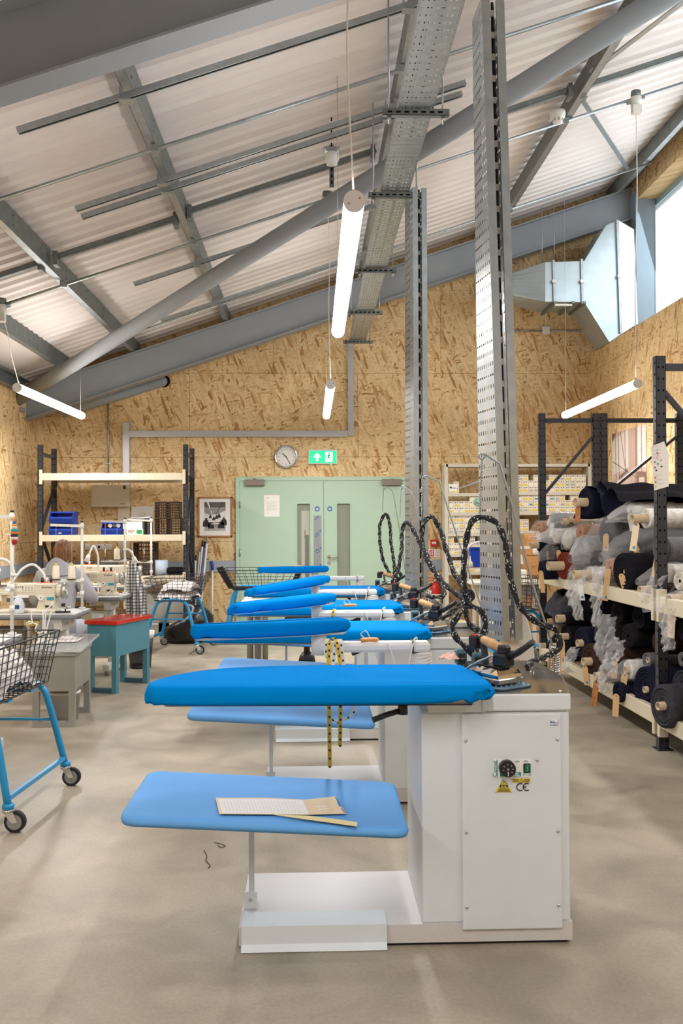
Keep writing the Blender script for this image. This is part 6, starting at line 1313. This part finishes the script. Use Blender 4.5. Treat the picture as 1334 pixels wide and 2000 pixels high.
MB().bbox(-.10, .16, -.02, .30, 0, .13, .015).build('base_box', 'white', t); MB().cyl((.05, -.026, .06), (.05, -.02, .06), .008, n=8).build('knob', 'black', t); MB().bbox(-.08, .10, .02, .26, .13, .20, .01).build('mechanism', 'f_black', t)
MB().loft([[V((x, y, z)) for x, y in ((-.12, .0), (.10*s, .0), (.10*s, .26), (-.12, .26))] for z, s in ((.20, 1.2), (.30, 1.1), (.38, .3))], smooth=False).build('head', 'white', t); MB().bar((-.1, .10, .395), (.22, .06, .40), .03, .03).build('lamp_arm', 'white', t); MB().sph((.29, .05, .36), (.045, .03, .055), 10, 7).build('lamp_head', 'white', t)
t = thing('thread_stand', 'white thread stand with a blue bin on the white sewing table', 'thread stand', (P(914, 1130, 11.2).x, 11.2, .7655)); MB().cyl((0, 0, 0), (0, 0, .55), .011, n=10).build('pole', 'white', t); MB().box(-.06, .16, -.06, .06, .15, .165).build('spool_tray', 'dsteel', t); MB().lathe([(.028, .165), (.02, .30)], o=(.04, -.02, 0), n=12).build('thread_cone', 'thread', t)
MB().tube(spline([(0, 0, .38), (.05, 0, .44), (.14, 0, .47), (.24, 0, .47)], 6), .012, 8).build('lamp_neck', 'white', t)
q = P(932, 1088, 11.15); t = thing('blue_bin', 'blue plastic bin hung on the thread stand beside the near column', 'bin', (q.x, 11.22, q.z)); MB().loft([[V((x*s, y*s, z)) for x, y in ((-.085, -.07), (.085, -.07), (.085, .07), (-.085, .07))] for z, s in ((-.12, .85), (.11, 1.0))], smooth=False).build('bin', 'bplast', t); MB().box(-.095, .095, -.08, .08, .10, .118).build('rim', 'bplast', t); MB().bar((-.1, .0, .0), (-.19, .02, .0), .02, .02).build('hook', 'bplast', t)
# pale switches on the far wall
for px, py, lab in ((996, 975, 'white switch box on the chipboard beside the near column'), (825, 992, 'white switch box on the chipboard beside the far column')):
    q = P(px, py, 13.0 if px > 900 else YB); t = thing('switch_box', lab, 'switch', (q.x, 12.85 if px > 900 else YB, q.z)); MB().bbox(-.04, .04, -.05, -.003, -.09, .09, .01).build('box', 'white', t); MB().bbox(-.035, .035, -.06, -.003, -.30, -.12, .015).build('lower_box', 'inkg', t)
# blue leafed sprig standing by the shelving
q = P(914, 1003, 12.0); 
t = thing('pale_flower', 'pale green paper flower on a thin stem before the cartons', 'flower', (q.x, 11.3, .93)); hz = P(914, 980, 11.3).z-.93
MB().tube([(0, 0, 0), (.003, 0, hz*.5), (0, 0, hz)], .003, 6).build('stem', mat('flower_green', (150, 184, 166), .8), t)
m = MB()
for j in range(7): a = j*2*pi/7; m.sph((.035*cos(a), 0, hz+.035*sin(a)), (.024, .012, .024), 8, 5)
m.sph((0, -.01, hz), .022, 8, 5); m.build('petal', mat('flower_green', (150, 184, 166), .8), t)
# wire trolley behind the racks
trolley('blue-legged wire trolley standing behind the fabric racks', (2.12, 9.62, 0), radians(4), .42, .55, .56, .57, .90, .03, nx=8, nz=8, r=.018)
# ------------------------------------------------------------------ fabric racks
t = thing('fabric_rack', 'dark metal rack with pale beams loaded with fabric rolls', 'rack', (0, 0, 0))
FH = 2.53; YN, YF = 5.85, 8.9; XA0, XA1, XC0, XC1 = 2.25, 2.78, 2.86, 3.61
for y in (YN, YF):
    for x in (XA0, XA1, XC0, XC1): rack_post(t, x, y, FH)
    for xa, xb_ in ((XA0+.03, XA1-.03), (XC0+.03, XC1-.03)):
        MB().bar((xa, y+.027, FH-.07), (xb_, y+.027, FH-.07), .03, .045, (0, 0, 1)).build('cross_brace', 'dkpost', t)
        for z0, z1 in ((.25, .85), (.95, 1.55), (2.30, 1.75) if y == YN else (1.75, 2.30)): MB().bar((xa, y+.027, z0), (xb_, y+.027, z1), .025, .045, (0, 1, 0)).build('diagonal_brace', 'dkpost', t)
for z0, z1 in ((.155, .255), (.885, .985)):
    for x in (XA0-.045, XC1+.01):
        for ya, yb in ((YF-.03, YN+.06), (YN, 3.2)):
            b = MB().bbox(x, x+.045, min(ya, yb), max(ya, yb), z0, z1, .004).build('beam', 'cream', t)
            for yy_ in ((YN+.03, YF-.07) if ya == YF-.03 else (YN-.06,)): MB().box(x-.006, x+.05, yy_, yy_+.04, z0-.06, z1+.045).build('beam_connector', 'cream', b)
    for ya, yb in ((YN+.06, YF-.03), (3.2, YN)): MB().box(XA0, XC1, ya, yb, z1-.03, z1-.012).build('shelf_deck', mat('shelf_deck', (150, 132, 108), .6), t)
RF = random.Random(11)
def film(seed, m, parent, e, ax, r, lead, tail, droop, nm='plastic_wrap'):
    u0 = ax.cross(V((0, 0, 1))).normalized(); w0 = u0.cross(ax)
    def fn(u, v):
        a = u*2*pi; s = -tail+(tail+lead)*v; k = 1.08 if s < 0 else 1.08*(1-.75*(s/lead)**1.3)
        nn = mnoise.noise(V((cos(a)*2.2+seed, sin(a)*2.2, s*9)))+.5*mnoise.noise(V((cos(a)*5+seed, sin(a)*5, s*22)))+.35*mnoise.noise(V((cos(a)*11+seed, sin(a)*11, s*45)))
        rr = r*k*(1+.17*nn)+.004; dz = -droop*max(0, s/lead)**1.5 if s > 0 else 0
        return e-ax*s+u0*(rr*cos(a))+w0*(rr*sin(a))+V((0, 0, dz))
    return MB().grid(fn, 44, 34).build(nm, m, parent)
def hang(seed, m, parent, top, w_, h, ax, nm='hanging_film'):
    def fn(u, v):
        rg = lambda q: 1-2*abs(mnoise.noise(q))                     # sharp crumple ridges
        nn = rg(V((u*3+seed, v*2.2, seed)))+.6*rg(V((u*6+seed, v*5, 1)))+.3*rg(V((u*13, v*11+seed, 4)))
        ww = w_*(1-.35*v+.20*mnoise.noise(V((v*3, seed, 2)))); return top+V((-.05-.04*sin(pi*v*.8)+.045*nn, (u-.5)*ww+.01*nn, -h*v+.015*nn))
    return MB().grid(fn, 26, 30).build(nm, m, parent)
def card_tag(parent, p, c_, h=.13, w_=.055, dot=None, tilt=0):
    X = Matrix.Translation(p) @ Matrix.Rotation(tilt, 4, 'Y') @ Matrix.Rotation(radians(-58), 4, 'Z')
    g_ = MB().prism([(-w_/2, 0, -h), (w_/2, 0, -h), (w_/2, 0, -.02), (w_/4, 0, 0), (-w_/4, 0, 0), (-w_/2, 0, -.02)], (0, .0015, 0), X=X).build('card_tag', c_, parent)
    MB().cyl(X @ V((0, -.001, -.016)), X @ V((0, 0, -.016)), .004, n=8).build('tag_hole', 'hole', g_)
    if dot: MB().cyl(X @ V((.008, -.0012, -h+.025)), X @ V((.008, 0, -h+.025)), .011, n=12).build('colour_dot', mat('dot_'+dot, dict(blue=(30, 130, 180), green=(40, 150, 80), dark=(40, 40, 44))[dot], .5), g_)
TGC = 'paper2'
def roll(lab, px, py, d, rp, m, core=.0, yaw=10, L_=1.35, rise=0, wrap=None, tagc=None, dot=None, lead=.16, tail=.35, droop=.06, hangf=None, rc=.027, taglen=.13, group=None):
    e = P(px, py, d); r = rp*d/1800
    ax = V((cos(radians(yaw)), sin(radians(yaw)), rise)).normalized()
    L_ = min(L_, (3.98-e.x)/ax.x)
    t = thing('fabric_roll', lab, 'fabric roll', e, group='fabric rolls on the rack'); O0 = V((0, 0, 0))
    rc = .010 if core is None else rc
    u0 = ax.cross(V((0, 0, 1))).normalized(); w0 = u0.cross(ax); n = 26; sd = RF.random()*50
    loops = []
    n_l = max(3, int((r-rc)/.011))
    prof = []                                      # wound layers stepping in and out at the end, then the outer surface
    for j in range(n_l):
        q0 = rc+.002+(r-rc-.002)*j/n_l; q1 = rc+.002+(r-rc-.002)*(j+.8)/n_l; off = RF.uniform(-.006, .006)+(0.010*(1-j/n_l))
        prof += [(q0, off), (q1, off), (q1+.001, off+.008)]
    prof += [(r, .012), (r*1.01, .05), (r*.99, L_*.4), (r, L_*.7), (r*.98, L_)]
    for q, s in prof:
        loops.append([ax*s+u0*(q*cos(a)*(1+.035*sin(2*a+sd)))+w0*(q*sin(a)*(1+.02*sin(3*a+sd))) for a in [2*pi*j/n for j in range(n)]])
    MB().loft(loops, cap0=False).build('wound_fabric', 'f_'+m, t)
    if core is not None:
        b = MB(); c0 = -ax*core; ci = [(rc, core), (rc, -.05), (rc*.8, -.05), (rc*.8, core)]
        lp = [[-ax*s+u0*(q*cos(a))+w0*(q*sin(a)) for a in [2*pi*j/18 for j in range(18)]] for q, s in ((rc, -.25), (rc, core), (rc*.80, core), (rc*.80, -.08))]
        b.loft(lp, cap0=False, cap1=False); co = b.build('core_tube', 'tube_core', t); MB().loft([lp[3]], cap0=True, cap1=False).build('core_end', 'core_in', co)
    if wrap: film(sd, wrap, t, O0, ax, r, lead, tail, droop)
    if hangf: hang(sd, hangf[0], t, V((-.06, -.02, -r*.4)), hangf[1], hangf[2], ax)
    if tagc: card_tag(t, -ax*(max(core or 0, 0)*.6+.012)+V((0, -.01, -rc*.8 if core else -.01)), tagc, dot=dot, tilt=RF.uniform(-.25, .25), h=taglen)
    return t
# ---- upper shelf
roll('thick navy roll lying on top of the heap, core pointing out', 1143, 981, 7.2, 29, 'navy', .09, 14, rc=.036, tagc='f_tan', L_=1.3)
roll('white roll with a tan core near the top, beside the near upright', 1262, 1013, 6.35, 20, 'white', .11, 12, rc=.033, tagc='paperc', dot='blue', taglen=.2)
roll('white roll in polythene under the folded navy cloth', 1232, 1000, 6.7, 18, 'white', None, 12, wrap=M['polyw'], lead=.2, tagc='paper')
roll('charcoal roll bagged in clear polythene with two kraft tags, high in the heap', 1186, 1040, 7.0, 30, 'char', None, 14, wrap=M['poly'], lead=.22, tail=.45, droop=.12, tagc=TGC, dot='blue')
roll('grey tweed roll with a long kraft tag, resting against the near upright', 1288, 1073, 6.0, 25, 'grey', -.01, 16, tagc=TGC, dot='green', rc=.028, taglen=.16)
roll('large black roll with clearly coiled layers below the grey tweed roll', 1215, 1116, 6.5, 36, 'black', -.02, 13, tagc=TGC, taglen=.14, rc=.02)
roll('charcoal roll in clear polythene directly above the coiled black roll', 1243, 1062, 6.7, 28, 'char', None, 14, wrap=M['poly'], lead=.30, tail=.5, droop=.10, tagc=TGC, dot='blue')
roll('white roll with a wide tan core and blue-dotted card, above the shelf beam', 1152, 1122, 7.0, 15, 'white', .13, 8, rc=.034, wrap=M['poly'], lead=.13, tagc='paper', dot='blue', hangf=(M['film'], .22, .34), taglen=.17)
roll('rust brown roll with a thick pale core', 1098, 1105, 7.7, 27, 'rust', .13, 12, rc=.038, tagc=None)
roll('navy roll sagging over the end of the shelf', 1058, 1112, 8.2, 20, 'navy', None, 10, tagc=TGC, taglen=.2)
roll('tan roll in clear wrapping at the far top corner of the heap', 1052, 1035, 8.5, 17, 'tan', None, 14, wrap=M['poly'], lead=.10, tail=.2, dot='green', tagc='paper')
roll('dark grey roll half wrapped in white film at the far top', 1080, 1018, 8.3, 16, 'char', None, 12, wrap=M['polyw'], tail=.6, lead=.06, tagc='paper')
roll('cream roll bunched at its end, in the middle of the heap', 1108, 1054, 7.9, 18, 'cream', None, 12, wrap=M['polyw'], lead=.05, tail=.2)
roll('white film-wrapped roll beside the bunched cream roll', 1083, 1047, 8.1, 14, 'white', None, 10, wrap=M['polyw'], lead=.18, droop=.02)
roll('thin navy roll with a tan core at the far end of the heap', 1050, 1065, 8.5, 12, 'navy', .07, 6, rc=.03, tagc=None)
roll('brown roll in a crumpled clear bag above the sagging navy roll', 1078, 1078, 8.2, 17, 'brown', None, 10, wrap=M['poly'], lead=.14, tagc=None)
roll('black roll with a kraft tag between cream and rust rolls', 1092, 1072, 8.1, 17, 'black', None, 12, tagc=TGC, taglen=.2)
roll('grey roll in a milky bulging bag in the middle of the heap', 1138, 1076, 7.5, 27, 'grey', None, 14, wrap=M['polyw'], lead=.12, tail=.3)
roll('kraft-coloured roll in clear film behind the bulging milky bag', 1132, 1040, 7.7, 16, 'tan', None, 12, wrap=M['poly'], lead=.16, tagc=None)
roll('two-toned olive roll tucked behind the navy top roll', 1108, 1018, 8.0, 10, 'olive', .05, 10, rc=.028)
roll('slim cream roll showing only its core behind the navy top roll', 1122, 1014, 7.9, 9, 'cream', .06, 12, rc=.028)
roll('charcoal roll filling the space under the bulging milky bag', 1136, 1110, 7.5, 22, 'char', None, 12, wrap=M['poly'], lead=.12, droop=.05, hangf=(M['film'], .26, .28))
roll('tan roll with a big kraft flap and blue dot beside the coiled black roll', 1190, 1108, 6.85, 17, 'tan', None, 12, wrap=M['poly'], lead=.08, tagc=TGC, dot='blue', hangf=(M['film'], .24, .42), taglen=.24)
roll('pale grey roll in a clear bag under the grey tweed roll', 1300, 1120, 5.95, 19, 'cream', None, 16, wrap=M['poly'], lead=.22, tail=.5, droop=.05, hangf=(M['film'], .26, .22))
roll('flat brown core tube poking out below the coiled black roll', 1270, 1152, 6.2, 9, 'brown', .08, 8, rc=.030)
roll('beige roll with a tan core at the frame edge, in drooping film', 1328, 1172, 5.66, 17, 'cream', .08, 14, rc=.038, wrap=M['poly'], lead=.26, tail=.2, droop=.05, hangf=(M['film'], .24, .30), tagc='paperc', taglen=.2)
roll('cream roll at the frame edge above the drooping film', 1325, 1135, 5.72, 18, 'cream', None, 14)
# ---- lower shelf
roll('big charcoal tweed roll with a pale core by the foot of the near upright', 1293, 1379, 5.62, 43, 'char', .03, 12, rc=.026)
roll('charcoal tweed roll cut by the frame edge behind the big one', 1334, 1345, 5.72, 36, 'char', .03, 12, rc=.026)
roll('large navy roll with fine coils and a pale core on the low shelf', 1262, 1347, 6.15, 46, 'navy', .015, 11, rc=.022)
roll('thin light grey roll lying above the large navy one', 1262, 1290, 6.3, 15, 'grey', -.01, 12, rc=.02)
roll('white roll with a kraft tag and blue dot beside the large navy one', 1226, 1308, 6.5, 19, 'white', .02, 10, rc=.027, wrap=M['poly'], lead=.16, tail=.1, tagc=TGC, dot='blue', taglen=.2)
roll('dark brown roll with a paper-lined core, bigger one on the low shelf', 1203, 1284, 6.8, 33, 'brown', -.01, 14, rc=.03, wrap=None, tagc=TGC, hangf=(M['film'], .30, .22))
roll('dark brown hairy roll with a blue yarn bit and kraft tag', 1152, 1292, 7.3, 36, 'brown', .06, 12, rc=.033, tagc=TGC, dot='blue', taglen=.16)
roll('navy roll with loose drape on the low shelf, tan core at its end', 1136, 1256, 7.55, 31, 'navy', .04, 12, rc=.03, hangf=(M['film'], .2, .2))
roll('black roll with brown card tags on the low shelf', 1106, 1243, 8.0, 22, 'black', .05, 14, rc=.03, tagc=TGC, dot='dark', taglen=.2)
roll('olive roll behind the black tagged roll', 1088, 1222, 8.3, 14, 'olive', .02, 10, rc=.027)
roll('long black roll with a tan core high on the low shelf', 1100, 1208, 8.0, 13, 'black', .06, 10, rc=.034)
roll('empty kraft core tube standing out beneath the white tagged roll', 1176, 1321, 6.95, 10, 'tan', .06, 10, rc=.033, tagc='f_tan', taglen=.2)
roll('navy roll drooping over the low beam under the white tagged roll', 1206, 1352, 6.5, 20, 'navy', None, 10, tagc=TGC, taglen=.16)
roll('black roll at the frame edge behind the near upright, upper', 1335, 1232, 5.72, 22, 'black', None, 12)
roll('slim grey roll crossing behind the near upright', 1330, 1288, 5.75, 15, 'grey', None, 10)
roll('charcoal roll deep on the low shelf under the beam, first', 1246, 1205, 6.6, 24, 'black', None, 10)
roll('black roll deep on the low shelf under the beam, second', 1205, 1196, 7.0, 24, 'black', None, 10, hangf=(M['film'], .34, .34))
roll('navy roll deep on the low shelf under the beam, third', 1168, 1190, 7.5, 22, 'navy', None, 10)
roll('black roll under the hanging film by the second beam', 1225, 1242, 6.7, 24, 'black', None, 10, hangf=(M['film'], .3, .24))
roll('charcoal roll between the two brown rolls', 1170, 1236, 7.2, 22, 'char', None, 10)
roll('brown roll just above the large navy one', 1285, 1255, 6.15, 24, 'brown', None, 10)
roll('small kraft-ended roll on the low shelf beyond the tagged black one', 1083, 1262, 8.4, 14, 'black', .04, 10, rc=.03, tagc='f_tan', dot='dark', taglen=.18)
roll('dark roll at the far end of the low shelf behind the tags', 1100, 1282, 8.1, 18, 'black', None, 10, tagc=TGC, dot='blue')
# folded cloths
def drape(lab, px0, px1, py0, d0, d1, m, hgt, seed, sag=.10):
    a, b = P(px0, py0, d0), P(px1, py0, d1)
    def fn(u, v):
        x = a.x+(3.3-a.x)*u; y = a.y+(v-.5)*.85; s = (2*v-1); nn = mnoise.noise(V((u*3, v*4, seed)))+.5*mnoise.noise(V((u*7, v*8, seed)))
        return V((x+.05*nn, y, a.z+hgt*(1-abs(s)**2.5)-sag*abs(s)**3*2+.045*nn-.05*u+.03*sin(v*14+u*3)))
    m_ = MB().grid(fn, 30, 30); n = len(m_.v); o = m_.build('folded_cloth', m); md = None
    tag(o, lab, 'cloth'); return o
drape('big folded navy cloth draped over the top of the fabric heap', 1150, 1330, 968, 7.15, 6.4, M['f_navy'], .06, 2.2)
drape('dark navy cloth folded twice on the very top of the heap', 1178, 1334, 958, 7.05, 6.3, M['f_black'], .05, 7.7, .04)
heap('folded_fabric', 'charcoal fabric folded in a slumped stack at the far end of the low shelf', 'cloth', (2.75, 8.45, .80), .42, .30, .18, M['f_char'], 8.8, n=30, amp=.4, fq=5) if False else None
p = P(1092, 1190, 8.3); heap('folded_fabric', 'charcoal fabric slumped at the far end of the low shelf', 'cloth', (p.x+.30, 8.45, p.z-.13), .36, .32, .30, M['f_char'], 8.8, n=30, amp=.35, fq=5)
# paper with coloured dots clipped on the upright
a, b, c_, d = P(1271, 872, 5.80), P(1297, 862, 5.80), P(1306, 950, 5.80), P(1278, 958, 5.80)
t = thing('dot_chart', 'white paper chart with coloured dots hung on the near upright', 'chart', a)
e2 = P(1306, 886, 5.80); MB().prism([V((0, 0, 0)), b-a, e2-a, c_-a, d-a], (0, -.001, 0)).build('sheet', 'paper', t)
for px, py, cc in ((1284, 878, (170, 214, 220)), (1284, 884.5, (206, 70, 60)), (1284.5, 890, (226, 170, 200)), (1285, 896, (232, 196, 140)), (1279, 902.5, (30, 140, 180)), (1285, 906, (60, 150, 120)), (1291.5, 899, (170, 140, 150)), (1279.5, 913, (110, 70, 140)), (1282, 918.5, (60, 50, 80)), (1292, 911, (96, 50, 80)), (1280, 933, (226, 80, 140)), (1280.5, 941.5, (60, 160, 100)), (1281, 950.5, (206, 206, 70))):
    q = P(px, py, 5.797)-a; MB().cyl(q, q+V((0, .0015, 0)), .0058, n=12).build('colour_dot', mat('chart_%d_%d_%d' % cc, cc, .6), t)
m = MB()
for py in (873, 880, 887, 894, 929, 937.5, 945.5): q = P(1274+(py-870)*.08, py, 5.797)-a; m.bar(q, q+V((.05, 0, .006)), .0008, .0014, (0, 1, 0))
m.build('written_line', 'inkg', t)
